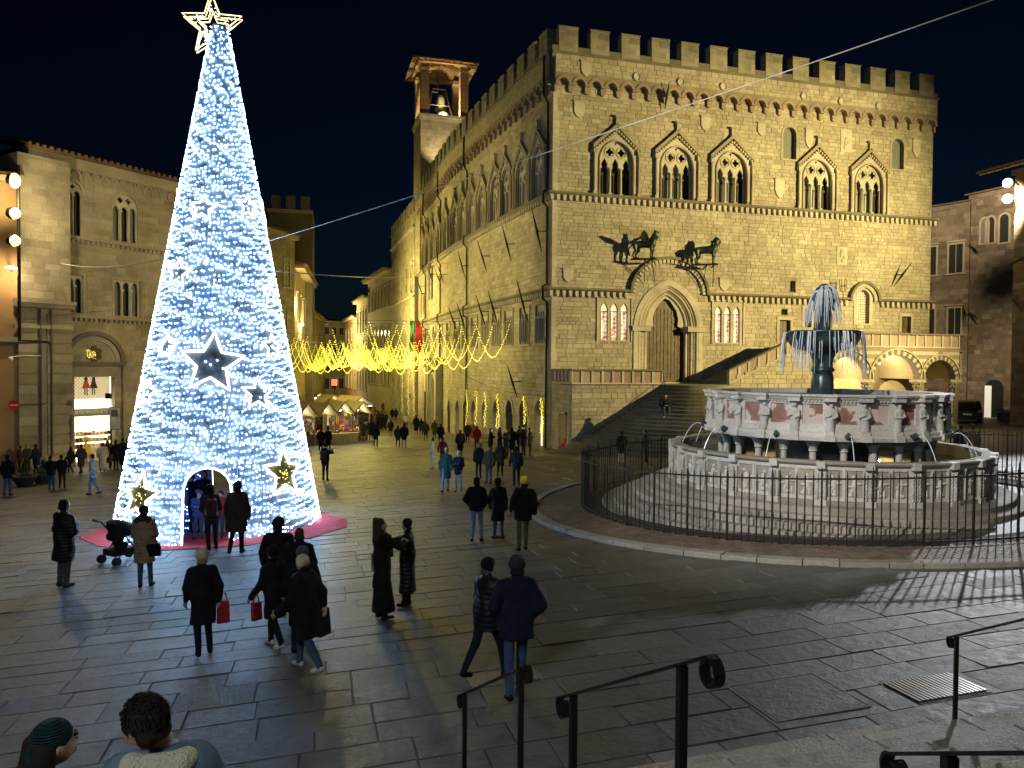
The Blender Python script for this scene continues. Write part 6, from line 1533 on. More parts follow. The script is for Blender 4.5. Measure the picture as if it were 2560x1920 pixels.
# lunette portal
sc_, lz = fh(236,905); hw = lun_w/2
for k,(ro,ri,pr) in enumerate(((hw,hw-.28,.22),(hw-.32,hw-.62,.1))):
    mb = MB(); oo = arc(sc_,2*ro,lz,ro*.98,20); ii = arc(sc_,2*ri,lz,ri*.98,20)
    for j in range(20): mb.prism([oo[j],oo[j+1],ii[j+1],ii[j]],FLB,0.012,pr,rnd=.4+k*.3)
    mb.build('portal_arch','left_stone' if k else 'dark_stone',lb)
mb = MB(); FLB.box(mb,sc_-hw,sc_+hw,0.012,.25,lz-.25,lz); FLB.box(mb,sc_-hw-.05,sc_+hw+.05,0.012,.32,lz-.06,lz+.02); mb.build('lintel','dark_stone',lb)
for x in (sc_-hw+.1,sc_+hw-.1): mb = MB(); q = FLB(x,.15,0); mb.tube([(q.x,q.y,g0+.8),(q.x,q.y,lz-.2)],.09,8); mb.bx(q.x-.2,q.x+.2,q.y-.2,q.y+.2,g0,g0+.8); mb.build('portal_column','left_stone',lb)
rz_ = fh(234,885)
for i in range(6):
    a = R(60*i+30); c = (rz_[0]+.36*math.cos(a),rz_[1]+.36*math.sin(a)); mb = MB(); mb.prism([(c[0]+.19*math.cos(t*.6283),c[1]+.19*math.sin(t*.6283)) for t in range(10)],FLB,.0,.10); mb.build('rosette_petal','dark_frame',lb)
mb = MB()
for i in range(40):
    a = random.uniform(0,6.28); q = FLB(rz_[0]-.2+random.uniform(-.35,.25),.13,rz_[1]+random.uniform(-.32,.32)); mb.sphere(q,.022,4,3)
mb.build('rosette_bulbs','led_gold',lb,kind='stuff')
# the shop
shp = thing('chocolate_shop','brightly lit chocolate shop with lettered dark fascia and lattice window','shop',tuple(FLB(sc_,-.3,g0)))
a,b_,_,z1 = dr; zf = fh(236,1033)[1]; zm = fh(236,1012)[1]
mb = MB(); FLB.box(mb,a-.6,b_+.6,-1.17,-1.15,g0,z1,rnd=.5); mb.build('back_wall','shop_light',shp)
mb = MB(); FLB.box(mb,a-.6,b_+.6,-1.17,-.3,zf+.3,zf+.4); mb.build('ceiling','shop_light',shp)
mb = MB(); FLB.box(mb,a-.6,b_+.6,-1.17,0,g0-.1,g0+.02); mb.build('floor','paving',shp)
mb = MB(); FLB.box(mb,a,b_,-.62,-.60,zm+.35,z1); mb.build('lattice_window','lattice_glow',shp)
for i in range(13):
    for sg in (-1,1):
        x0 = a+(b_-a)*i/12; H_ = z1-zm-.35; mb = MB(); 
        p0 = (x0,zm+.35); t = min((b_-x0) if sg > 0 else (x0-a), H_)
        if t > .1: mb.tube([FLB(x0,-.56,zm+.35),FLB(x0+sg*t,-.56,zm+.35+t)],.014,4); mb.build('lattice_bar','timber',shp)
for i in range(1,6):
    for sg in (-1,1):
        zz = zm+.35+(z1-zm-.35)*i/6; x0 = a if sg > 0 else b_; t = min(z1-zz,b_-a); mb = MB(); mb.tube([FLB(x0,-.56,zz),FLB(x0+sg*t,-.56,zz+t)],.014,4); mb.build('lattice_bar','timber',shp)
for k,(dx,mt) in enumerate(((-.28,'sign_red'),(.22,'shutter'))):    # two painted children figures on the window
    mb = MB(); c = (a+b_)/2+dx; zb = zm+.62
    mb.prism([(c-.26,zb+.45),(c+.26,zb+.45),(c+.1,zb+.95),(c-.1,zb+.95)],FLB,-.55,-.53,m=0); mb.prism([(c+.12*math.cos(t*.7),zb+1.06+.13*math.sin(t*.7)) for t in range(9)],FLB,-.55,-.53,m=1)
    for x in (-.08,.06): FLB.box(mb,c+x-.03,c+x+.03,-.55,-.53,zb,zb+.45,m=1)
    mb.build('painted_figure',[mt,'shutter'],shp)
mb = MB(); FLB.box(mb,a,b_,-.75,-.6,zf-.22,zf+.34); fas = mb.build('fascia','sign_grey',shp)
def text_mesh(body, size, extrude, mat, space=1.0, align='LEFT'):
    tx = bpy.data.curves.new('lettering','FONT'); tx.body = body; tx.size = size; tx.extrude = extrude; tx.align_x = align; tx.space_character = space
    t_ = bpy.data.objects.new('lettering_source',tx); col.objects.link(t_); bpy.context.view_layer.update()
    me = bpy.data.meshes.new_from_object(t_.evaluated_get(bpy.context.evaluated_depsgraph_get())); bpy.data.objects.remove(t_); bpy.data.curves.remove(tx)
    me.materials.clear(); me.materials.append(M[mat]); return me
to = bpy.data.objects.new('lettering',text_mesh('EUROCHOCOLATE',.36,.008,'gold_letter',1.12)); col.objects.link(to); to.parent = shp; to.location = FLB(a+.08,-.585,zf-.07)-BASE[shp.name]; to.rotation_euler = (R(90),0,math.atan2(FLB.d.y,FLB.d.x))
k_ = (b_-a-.1)/3.6; to.scale = (k_*1.0,k_*1.15,1)
for i in range(4):
    mb = MB(); z_ = g0+.45+i*.42; FLB.box(mb,a+.5,b_+.5,-1.13,-.92,z_,z_+.05); sh_ = mb.build('shelf','white_paint',shp)
    for j in range(9): mb = MB(); x = a+.6+j*.27; FLB.box(mb,x,x+.2,-1.10,-.95,z_+.05,z_+.05+random.uniform(.15,.3)); mb.build('carton',random.choice(['sign_red','timber','gold_letter','door_wood','white_paint']),sh_)
mb = MB(); FLB.box(mb,a+.9,b_+.2,-.88,-.62,g0,g0+.9); mb.build('counter','white_paint',shp)
P = [caps((0,0,.02),(0,0,.55),.06,.07,lab=1,k=.02),caps((.14,0,.02),(.13,0,.55),.06,.07,lab=1,k=.02),caps((.07,0,.6),(.07,0,1.05),.30,.13,lab=0,k=.04),caps((.07,0,1.05),(.07,0,1.2),.12,.11,lab=0,k=.03),ell((.07,0,1.48),(.15,.15,.17),lab=1,k=.02),ell((.07,.02,1.56),(.21,.2,.17),lab=2,k=.02),caps((-.05,0,1.18),(-.22,-.1,.95),.05,.04,lab=0,k=.02),caps((.2,0,1.18),(.36,-.1,.95),.05,.04,lab=0,k=.02)]
o = link('doll', sdf_mesh(P,.035,'doll',['doll_yellow','skin','doll_hair'])); tag(o,'yellow dressed display doll standing in the chocolate shop doorway','display doll'); o.location = FLB(a+.85,-.38,g0+.02); o.rotation_euler = (0,0,math.atan2(FLB.d.y,FLB.d.x))
# ------------------------------------------------------------------ further walls on the left, towards the corso
def house(label, A_, B_, ztop, mat, rows, depth=8, cornice=.45, name='town_house', roof=True, stone_seed=None, cat='building', frame='white_stone', pane='window_glass', zb=-5, cren=0):
    f = Frame(A_,B_); q = f(f.len/2,0,0); o = thing(name,label,cat,(q.x,q.y,G(q.x,q.y)))
    mb = MB(); f.box(mb,0,f.len,-depth,0,zb,ztop,rnd=.5); wl = mb.build('wall',mat,o)
    if stone_seed: masonry(f,.01,f.len-.01,zb+1,ztop-.05,[],wl,mat=mat,hc=(.3,.45),ln=(.4,1.0),seed=stone_seed,pr=(.004,.014))
    if cornice: mb = MB(); f.box(mb,-.1,f.len+.1,-.1,cornice,ztop-.35,ztop,rnd=.6); mb.build('cornice','buff_plaster' if mat != 'rubble' else 'rubble',o)
    if roof:
        mb = MB(); V = [f(-.3,cornice+.25,ztop+.01),f(f.len+.3,cornice+.25,ztop+.01),f(f.len+.3,-depth,ztop+1.6),f(-.3,-depth,ztop+1.6)]; mb.quad(*V,rnd=.4); mb.quad(*[v+Vector((0,0,.12)) for v in V],rnd=.4); mb.quad(V[0],V[1],V[1]+Vector((0,0,.12)),V[0]+Vector((0,0,.12))); mb.build('roof','roof_tile',o)
    for (z0,z1,n,w_) in rows: simple_windows(f,o,[f.len*(i+.5)/n for i in range(n)],z0,z1,w_,frame=frame,pane=pane)
    if cren: crenel(f,0,f.len,ztop,cren,o,1.6,.6,mat)
    return o,f
house('stone house with carved eaves beside the light tree, under the dark tower',(-23.6,66.0),(-21.4,74.8),16.2,'left_stone',[(11.2,13.6,3,1.0),(4.6,9.2,2,1.5),(-2.6,.6,2,1.5)],stone_seed=71)
house('dark battlemented square tower behind the houses on the corso',(-28.2,88.0),(-23.4,89.0),21.6,'dark_stone',[],depth=5,cornice=.3,roof=False,cren=3,name='battlemented_tower',cat='tower')
house('narrow plastered house with deep eaves at the corner of the corso',(-21.6,75.6),(-25.4,95.0),13.6,'buff_plaster',[(8.2,10.8,5,1.0),(3.4,6.0,5,1.0),(-2.8,.2,5,1.4)],cornice=.9)
house('plain plastered house further down the corso on the left',(-25.6,95.5),(-30,122),10.5,'grey_plaster',[(5.5,7.6,6,1.0),(1.4,3.6,6,1.0)])
# right hand row of the corso beyond the palace wing
def pxx(px,D): q = at(px,800,D); return (q.x,q.y)
house('long plastered palazzo with heavy cornice beyond the palace wing',pxx(920,126),pxx(977,107.5),17.4,'buff_plaster',[(12.3,15.2,7,1.2),(6.4,9.4,7,1.2),(.8,3.8,7,1.2)],cornice=.9)
house('stuccoed house with loggia windows on the corso, before the red house',pxx(892,141),pxx(919.5,126.5),15.2,'grey_plaster',[(9.5,13.2,4,1.6),(4.5,7.6,4,1.2),(-.5,2.6,4,1.2)],cornice=.7)
house('red plastered house near the far end of the corso',pxx(862,160),pxx(891.5,141.5),12.8,'rose_plaster',[(8.4,10.6,4,1.1),(3.6,6.6,4,1.2),(-.8,1.8,4,1.2)],cornice=.6)
house('brown four storey house closing the view down the corso',pxx(808,172),pxx(862,176),13.6,'grey_plaster',[(10.6,12.2,3,1.1),(6.4,8.6,3,1.2),(2.4,4.8,3,1.2),(-1.8,.6,3,1.2)],cornice=.4,depth=12)
# ochre house at the far left edge
oh,fo_ = house('ochre plastered house with moulded windows at the left edge',(FPI(0,0,0).x-11,FPI(0,0,0).y-4.2),(FPI(0,0,0).x-.02,FPI(0,0,0).y+.1),14.6,'ochre_plaster',[(5.9,8.4,3,1.1),(1.4,4.2,3,1.2)],cornice=.5)
mb = MB(); fo_.box(mb,0,fo_.len,0,.3,4.9,5.2); mb.build('string_course','buff_plaster',oh)
house('tall blank rendered block rising behind the left roofs',(-46,58),(-34.6,62.0),20.0,'buff_plaster',[],cornice=0,roof=False,name='rendered_block')
# ------------------------------------------------------------------ right side: rubble stone houses
FRB = Frame(pxx(2318,64),pxx(2420,61.5)); 
house('dark patched stone house behind the loggia at the right',pxx(2290,65),pxx(2421,61.5),17.2,'rubble',[(11.6,13.9,2,1.1),(6.6,8.7,2,1.0),(3.4,4.9,2,1.0)],stone_seed=131,cornice=.12,frame='buff_plaster')
o_,f_ = house('pale rubble stone house with pointed windows at the right edge',pxx(2421.5,61.2),pxx(2530,58),17.6,'rubble',[],stone_seed=133,cornice=.12)
for px,py,w_,h_ in ((2462,573,.55,2.2),(2478,570,.6,2.3),(2512,565,.7,2.5)):
    s,z = f_.hit(px,py); o = proto('window',o_); mb = MB(); plate(mb,LF,arch(0,w_+.3,-.1,h_*.72,.5,8),[arch(0,w_,0,h_*.72,.35,8)],0,.08); mb.build('surround','buff_plaster',o); mb = MB(); plate(mb,LF,arch(0,w_,0,h_*.72,.35,8),[],-.02,.03); mb.build('pane','window_glass' if px != 2462 else 'shutter_pane',o); o.location = f_(s,.01,z-h_/2)-BASE[o_.name]; o.rotation_euler = (0,0,math.atan2(f_.d.y,f_.d.x))
s,z = f_.hit(2484,1048); o = proto('doorway',o_); mb = MB(); plate(mb,LF,arch(0,1.5,0,2.3,.7,10),[],0,.02); mb.build('dark_opening','window_glass',o); mb = MB(); mb.bx(-.72,-.2,-.06,-.02,0,2.5); mb.build('lit_jamb','white_glow',o); mb = MB(); mb.bx(-.9,.9,-.5,0,-.08,.02); mb.build('step','white_stone',o); o.location = f_(s,.01,G(*f_(s,0,0).xy))-BASE[o_.name]; o.rotation_euler = (0,0,math.atan2(f_.d.y,f_.d.x))  # the jamb glows by itself: light falling on it is put into its material
nw,fn = house('near brown stone house with wide tiled eaves at the right edge',pxx(2530,49.5),(40.0,25.0),16.6,'rubble',[],stone_seed=137,cornice=.2,roof=False)
mb = MB(); V = [fn(-1.9,1.15,16.7),fn(fn.len,1.15,16.7),fn(fn.len,-6,18.6),fn(-1.9,-6,18.6)]; mb.quad(*V); mb.quad(*[v+Vector((0,0,.15)) for v in V]); mb.quad(V[0],V[1],V[1]+Vector((0,0,.15)),V[0]+Vector((0,0,.15))); mb.quad(V[3],V[0],V[0]+Vector((0,0,.15)),V[3]+Vector((0,0,.15))); mb.build('roof','roof_tile',nw)
for i in range(20):
    mb = MB(); s = -1.7+i*.6; mb.tube([fn(s,1.08,16.62),fn(s,0,16.95)],.07,4); mb.build('rafter','timber',nw)
for k,(px,py,ln,an) in enumerate(((2435,622,1.5,.9),(2411,783,1.4,.4),(2432,788,1.4,1.0),(2548,650,1.6,-1.1),(2540,760,1.3,.9))):
    ff = f_ if px < 2530 else fn; s,z = ff.hit(px,py,.3); o = thing('banner_holder','slanting iron banner holder on the right hand stone houses, '+['highest','second from the palace','third from the palace','steepest at the picture edge','lowest at the picture edge'][k],'banner holder',tuple(ff(s,.3,z)),'iron banner holders on the right houses')
    mb = MB(); a = ff(s-ln/2*math.sin(an),.1,z+ln/2*math.cos(an)); b_ = ff(s+ln/2*math.sin(an),.5,z-ln/2*math.cos(an)); mb.tube([a,a.lerp(b_,.5),b_],[.02,.07,.02],5); mb.build('shaft','iron',o); mb = MB(); mb.tube([a.lerp(b_,.5),ff(s,-.02,z)],.03,4); mb.build('hook','iron',o)
# ------------------------------------------------------------------ lamps, stalls, garlands, small street things
def drum(mb, c, d, r, l, m=None):
    d = Vector(d).normalized(); mb.tube([Vector(c),Vector(c)+d*l*.6,Vector(c)+d*l],[r*.7,r,r],12,m=m)
# three floodlights on a mast at the left
lp = at(40,600,43.2); mq = Vector((lp.x,lp.y,0))
ms = thing('floodlight_mast','tall mast with three blazing warm floodlights at the left edge','floodlight',(lp.x,lp.y,2.0))
mb = MB(); mb.tube([(lp.x,lp.y+.25,4.9),(lp.x,lp.y+.25,14.9)],.09,8); mb.build('mast','iron',ms)
mb = MB(); mb.tube([(lp.x,lp.y+.25,4.95),(lp.x-.1,lp.y+3.2,4.95)],.06,6); mb.build('wall_arm','iron',ms)
for py in (452,534,602):
    c = at(38,py,43.2); aim = Vector((6,50,6))-c; aim.normalize()
    fl = proto('floodlight',ms); BASE[fl.name] = BASE[ms.name]
    mb = MB(); drum(mb,c-aim*.4,aim,.36,.35); mb.build('housing','iron',fl)
    mb = MB(); mb.tube([c-aim*.045,c-aim*.04],.34,14); mb.build('lens','lamp_warm',fl)
    d2 = Vector((.35,-.9,-.1)).normalized(); mb = MB(); mb.sphere(c+d2*.12,(.3,.3,.42 if py==452 else .3),10,6); mb.build('glare_lens','lamp_warm',fl)
    for k,(aimp,en,sz) in enumerate((((0,57,11),7500,46),((0,20,-1),250,95))):
        l_ = lamp_light('floodlight_beam',tuple(c+aim*.55),en,((1,.79,.28) if k == 0 else (1,.86,.62)),'SPOT',.3,aimp,sz,.9); l_.parent = ms; l_.location = l_.location-BASE[ms.name]
# street lamp on the ochre house
c = at(28,668,43.6); o = thing('wall_lamp','small white street lamp on the ochre house under the floodlights','lamp',tuple(c)); mb = MB(); mb.tube([c+Vector((-.7,1.1,-.1)),c+Vector((-.3,.3,.15)),c],.03,5); mb.build('arm','iron',o); mb = MB(); mb.lathe([(.03,.1),(.3,0),(.28,-.06),(.0,-.1)],c,10); mb.build('shade','lamp_cool_dim',o)
l_ = lamp_light('lamp_bulb',(0,0,-.25),350,(1,.78,.4),size=.1); l_.parent = o
# two floodlights on the near right house and a third of the set further along the wall
fls = thing('wall_floodlights','pair of dazzling white floodlights on the corner of the right house','floodlight',tuple(at(2520,480,49)))
for py,mt in ((457,'lamp_cool'),(497,'lamp_cool')):
    c = at(2519,py,48.6); fl = proto('floodlight',fls); BASE[fl.name] = BASE[fls.name]; aim = Vector((8,18,0))-c; aim.normalize()
    mb = MB(); drum(mb,c-aim*.35,aim,.30,.32); mb.build('housing','iron',fl)
    mb = MB(); mb.tube([c-aim*.02,c-aim*.01],.28,14); mb.build('lens',mt,fl); mb = MB(); mb.tube([c-aim*.2,fn(.3,0,c.z)],.04,5); mb.build('arm','iron',fl)
c = at(2519,480,48.4)
for aimp,en,sz,co in (((13,15.5,-.5),24000,34,(.90,.95,1.0)),((38,62,11),17000,84,(1,.78,.50))):
    l_ = lamp_light('floodlight_beam',tuple(c+Vector((-.3,-.5,0))),en,co,'SPOT',.25,aimp,sz,.6); l_.parent = fls; l_.location = l_.location-BASE[fls.name]
c = fn(21.5,1.7,13.0); wf = thing('warm_floodlight','warm floodlight on the right house wall aimed at the palace front','floodlight',tuple(c))
aim = (F1(13,0,13)-c).normalized(); mb = MB(); drum(mb,c-aim*.4,aim,.3,.35); mb.build('housing','iron',wf); mb = MB(); mb.tube([c-aim*.02,c-aim*.01],.28,12); mb.build('lens','lamp_warm',wf); mb = MB(); mb.tube([c-aim*.2,fn(21.5,0,13.0)],.04,5); mb.build('arm','iron',wf)
l_ = lamp_light('floodlight_beam',tuple(c+aim*.2),84000,(1,.785,.30),'SPOT',.12,tuple(F1(12.5,0,11.5)),80,.9); l_.parent = wf; l_.location = l_.location-BASE[wf.name]
# cathedral floodlight behind the camera (throws the fence shadows), plus an added soft fill lamp
cf_ = thing('cathedral_flood_and_fill','floodlight and added unseen fill lamp on the cathedral front behind the viewer','floodlight',(-9,-4.5,9))
for k,(c,aimp,en,sz,co,rad) in enumerate(((Vector((-13,-5,19.0)),(10.0,21.6,1.2),43000,25,(1,.94,.85),.15),(Vector((-4,-4,9.0)),(0,14,0),1900,125,(.84,.92,1.0),1.2))):
    aim = (Vector(aimp)-c).normalized(); mb = MB(); drum(mb,c-aim*.4,aim,.25,.32); mb.tube([c-aim*.3,c+Vector((0,-1.2,0))],.05,5); mb.build('housing','iron',cf_); mb = MB(); mb.tube([c-aim*.06,c-aim*.05],.23,12); mb.build('lens','lamp_warm',cf_)
    l_ = lamp_light('floodlight_beam',tuple(c+aim*.1),en,co,'SPOT',rad,aimp,sz,.7); l_.parent = cf_; l_.location = l_.location-BASE[cf_.name]
mb = MB(); mb.bx(-16,6,-6.6,-6.2,-1,21); mb.build('wall','rubble',cf_)
# glow of the mast lamps on the houses around them
l_ = lamp_light('lamp_glow',tuple(at(44,500,42.4)),1500,(1,.78,.36),size=.4); l_.parent = ms; l_.location = l_.location-BASE[ms.name]
# corso lamps on the left houses
for k,(px,py,D,n,en) in enumerate(((724,760,77,3,15000),(745,808,84,2,11000))):
    o = thing('corso_lamp',['cluster of three round lamps high on the corner house','pair of lamps lower on the corso house front'][k],'lamp',tuple(at(px,py,D)),'lamps on the corso houses')
    for i in range(n):
        c = at(px+(i%2)*9,py+i*7-4,D); mb = MB(); mb.sphere(c,.24,10,6); mb.build('globe','lamp_warm',o); mb = MB(); mb.tube([c,c+Vector((-1.6,.8,.1))],.035,5); mb.build('arm','iron',o)
    l_ = lamp_light('lamp_glow',tuple(at(px+14,py+4,D-1.6)),1500,(1,.79,.24),size=.3); l_.parent = o; l_.location = l_.location-BASE[o.name]
    for aimp,sz,e2 in ((((-4,66,11) if k == 0 else (-11,88,10)),105,en*2.1),((-14,66,-3),120,en*.06)):
        l_ = lamp_light('lamp_beam',tuple(at(px+16,py,D-.8)),e2,(1,.79,.22),'SPOT',.3,aimp,sz,.8); l_.parent = o; l_.location = l_.location-BASE[o.name]
# hidden half way: further corso lamps
for k,(px,py,D) in enumerate(((775,800,112),(800,830,140))):
    c = at(px,py,D); o = thing('corso_lamp',['lamp far down the corso on the left','last lamp at the far end of the corso'][k],'lamp',tuple(c),'lamps on the corso houses'); mb = MB(); mb.sphere(c,.25,8,5); mb.build('globe','lamp_warm',o); mb = MB(); mb.tube([c,c+Vector((-4,2,0))],.04,4); mb.build('arm','iron',o)
    l_ = lamp_light('lamp_bulb',tuple(c+Vector((.6,-.6,0))),17000,(1,.78,.26),size=.3); l_.parent = o; l_.location = l_.location-BASE[o.name]
# floodlight up at the belfry, on the palace roof
c = FT(TW/2,4.0,23.2); o = thing('roof_floodlight','small floodlight on the palace roof below the belfry','floodlight',tuple(c)); mb = MB(); drum(mb,c,(0,.5,1),.15,.2); mb.tube([c,c-Vector((0,0,1.0))],.04,5); mb.build('housing','iron',o)
l_ = lamp_light('floodlight_beam',tuple(c+Vector((0,.2,.3))),3600,(1,.76,.36),'SPOT',.1,tuple(FT(TW/2,-1.2,34)),75,.6); l_.parent = o; l_.location = l_.location-BASE[o.name]
c = FT(TW/2,-1.0,31.55); o = thing('belfry_floodlight','small floodlight on the belfry floor under the bells','floodlight',tuple(c)); mb = MB(); drum(mb,c-Vector((0,0,.12)),(0,0,1),.14,.16); mb.build('housing','iron',o)
l_ = lamp_light('floodlight_beam',(0,0,.12),2600,(1,.76,.36),size=.1); l_.parent = o
# ------------------------------------------------------------------ garlands of yellow bulbs across the corso
def wall_x(y):
    for i in range(4):
        (x0,y0),(x1,y1) = CP[i],CP[i+1]
        if y0 <= y <= y1: return x0+(x1-x0)*(y-y0)/(y1-y0)
    return CP[4][0]+(y-CP[4][1])*-.31
def left_x(y): return -21.4-(y-74.8)*.205 if y > 74.8 else -21.4
GAR = [52.5+3.4*i for i in range(20)]; rg = random.Random(9)
for k,y0 in enumerate(GAR):
    xr, xl = wall_x(y0)-.1, left_x(y0)+.5
    if y0 < 57: xl = max(xl, xr-9.5-2*k)
    n = max(3,round((xr-xl)/2.2)); o = thing('light_garland', ['first','second','third','fourth','fifth','sixth','seventh','eighth','ninth','tenth','eleventh','twelfth','thirteenth','fourteenth','fifteenth','sixteenth','seventeenth','eighteenth','nineteenth','twentieth','twenty first','twenty second','twenty third','twenty fourth','twenty fifth'][k]+' yellow bulb garland across the corso, counting from the square','light garland',((xr+xl)/2,y0,5),'yellow garlands strung across the corso')
    zt = 5.75 if y0 > 56 else 6.4; mb = MB(); path_ = []
    for i in range(n):
        xa, xb = xr+(xl-xr)*i/n, xr+(xl-xr)*(i+1)/n; dr_ = rg.uniform(2.1,2.7); yy = rg.uniform(-.3,.3); 
        for t in range(int(46 if y0 < 80 else 32)):
            q = (t+.5)/(46 if y0 < 80 else 32); sag = (abs(2*q-1)**1.7); x = xa+(xb-xa)*q; path_.append(Vector((x,y0+yy*math.sin(q*3.14)-1.2*(i+q)/n,zt-dr_*(1-sag)+.25*math.cos(i*2.1))))
    s_ = .020 if y0 < 85 else .030
    for p in path_:
        for e in range(2): q = p+Vector((rg.uniform(-.03,.03),rg.uniform(-.03,.03),rg.uniform(-.04,.04))); mb.add([(q.x+s_*v[0],q.y+s_*v[1],q.z+s_*v[2]) for v in oct_v],oct_f)
    mb.build('bulbs','garland_bulb',o,kind='stuff')
    mb = MB(); mb.tube([(xr+.1,y0,zt+.3),(xl-.5,y0-1.2,zt+.3)],.012,4); mb.build('cable','dark_cable',o)
    if k%2 == 0: l_ = lamp_light('garland_glow',(0,-.6,-1.6),240,(1,.84,.16),size=.6); l_.parent = o
# bulb chains hanging beside the shop arches
for i,px in ((0,1365),(1,1321),(2,1253),(3,1222),(4,1199),(5,1175),(6,1041),(7,1026),(8,1010)):
    f,s = seg_at(px) if px > 1045 else (FW,FW.hit(px,900)[0]); q = f(s,.25,0); g_ = G(q.x,q.y); zt = 1.75 if px > 1100 else 3.0
    o = thing('bulb_chain',['bulb chain nearest the palace corner','second bulb chain from the palace corner','third bulb chain from the palace corner','fourth bulb chain from the palace corner','fifth bulb chain from the palace corner','sixth bulb chain from the palace corner','first far bulb chain past the carved portal','second far bulb chain past the carved portal','farthest bulb chain on the corso wall'][i]+', hanging beside a shop arch','light chain',(q.x,q.y,g_),'bulb chains beside the shop arches')
    mb = MB(); zb = g_+.9; n = 90
    for t in range(n): zz = zb+(zt-zb)*t/n; p = f(s+rg.uniform(-.13,.13)+.1*math.sin(zz*3),.22+rg.uniform(-.08,.08),zz); mb.add([(p.x+.017*v[0],p.y+.017*v[1],p.z+.017*v[2]) for v in oct_v],oct_f)
    mb.build('bulbs','garland_bulb',o,kind='stuff'); mb = MB(); mb.tube([f(s,.0,zt+.1),f(s,.24,zt+.05),f(s,.22,zb)],.012,4); mb.build('cable','dark_cable',o)
# ------------------------------------------------------------------ market stalls
def stall(label, px0, px1, D, skew, bays, hz=2.25, strip=True, dy=3.0):
    a = at(px0,1000,D+skew); b_ = at(px1,1000,D); f = Frame(a.xy,b_.xy); g_ = G(f(f.len/2,0,0).x,f(f.len/2,0,0).y); o = thing('market_stall',label,'market stall',tuple(f(f.len/2,-dy/2,g_)),'market stalls on the corso')
    bw_ = f.len/bays
    for i in range(bays):
        c0,c1 = i*bw_,(i+1)*bw_; m_ = (c0+c1)/2; e = .55; rf = proto('roof',o); BASE[rf.name] = BASE[o.name]
        ridge = [f(m_,e,g_+hz+1.0),f(m_,-dy-e,g_+hz+1.0)]; L_ = [f(c0-.05,e,g_+hz),f(c0-.05,-dy-e,g_+hz)]; R_ = [f(c1+.05,e,g_+hz),f(c1+.05,-dy-e,g_+hz)]
        for X_ in (L_,R_):
            mb = MB(); n = 5; V = []
            for t in range(n+1):
                q = t/n; sag = -.10*math.sin(q*3.14); V += [ridge[0].lerp(X_[0],q)+Vector((0,0,sag)),ridge[1].lerp(X_[1],q)+Vector((0,0,sag))]
            mb.add(V,[(2*t,2*t+1,2*t+3,2*t+2) for t in range(n)]); mb.add([v-Vector((0,0,.03)) for v in V],[(2*t,2*t+2,2*t+3,2*t+1) for t in range(n)]); mb.build('canvas','canvas',rf,smooth=True)
        mb = MB(); mb.tube([L_[0],ridge[0],R_[0]],.05,5); mb.build('gable_beam','timber',rf)
        l_ = lamp_light('stall_lamp',tuple(f(m_,-.9,g_+hz+.1)),85,(1,.86,.55),size=.12); l_.parent = o; l_.location = l_.location-BASE[o.name]
        mb = MB(); mb.sphere(f(m_,-.9,g_+hz+.25),.10,8,5); mb.build('lamp','stall_light',o)
    for i in range(bays+1):
        for p_ in (0,-dy): mb = MB(); q = f(i*bw_,p_,g_); mb.box(q-f.d*.05-f.n*.05,f.d*.1,f.n*.1,(0,0,hz)); mb.build('post','timber',o)
    mb = MB(); f.box(mb,.05,f.len-.05,-dy,-dy+.04,g_,g_+hz); mb.build('back_panel','canvas_dark',o)
    if strip: mb = MB(); f.box(mb,0.1,f.len-.1,-.02,.02,g_+hz-.12,g_+hz-.06); mb.build('light_strip','white_strip',o)
    mb = MB(); f.box(mb,.1,f.len-.1,-1.1,-.2,g_,g_+.85); ct = mb.build('counter','timber',o)
    rr = random.Random(int(px0)); mats_ = ['sign_red','gold_letter','canvas_white','flag_green','timber','doll_yellow','banner_dark','purple']
    for j in range(int(f.len*12)):
        mb = MB(); x = rr.uniform(.2,f.len-.2); p_ = rr.uniform(-1.0,-.3); h_ = rr.uniform(.06,.3); w_ = rr.uniform(.05,.15); q = f(x,p_,g_+.85)
        (mb.lathe([(w_*.6,0),(w_,h_*.4),(w_*.4,h_)],q,7) if rr.random() < .5 else f.box(mb,x,x+w_*1.5,p_,p_+w_,g_+.85,g_+.85+h_)); mb.build('goods',rr.choice(mats_),o)
    for j in range(int(f.len*16)):
        mb = MB(); x = rr.uniform(.2,f.len-.2); z_ = g_+rr.uniform(1.1,hz-.1); h_ = rr.uniform(.15,.5); f.box(mb,x,x+rr.uniform(.08,.3),-dy+.05,-dy+.15,z_-h_/2,z_+h_/2); mb.build('hanging_goods',rr.choice(mats_),o)
    return o,f,g_
stall('canvas roofed stall nearest the light tree, hung with bright goods',735,838,59,-2.5,2,strip=False)
stall('canvas stall right of the first, with purple lights and clothes',836,925,62,-1.5,2,strip=False)
stall('long canvas stall with bright light strip behind the first row',868,932,84,-2,1,hz=2.5,dy=4)
stall('canvas stall at the back with white lit gable',800,866,92,-2,1,hz=2.6)
stall('small canvas stall in the thick of the crowd',770,822,104,-2,1,hz=2.7)
stall('farthest canvas stall beneath the red lights',756,800,122,-2,1,hz=2.8)
# red signs among the far stalls
for px,py,D,w_,lab in ((772,930,118,.75,'round red glowing bauble decoration above the crowd'),(836,956,100,.42,'square red glowing sign above a market stall')):
    c = at(px,py,D); o = thing('red_light',lab,'sign',tuple(c)); mb = MB()
    if w_ > .7: mb.sphere(c,w_,10,7)
    else: mb.bx(c.x-w_*.8,c.x+w_*.8,c.y-.1,c.y+.1,c.z-w_,c.z+w_)
    mb.build('lit_face','red_sign',o); mb = MB(); mb.tube([c,(c.x,c.y+.2,G(c.x,c.y))],.05,5); mb.build('pole','iron',o)
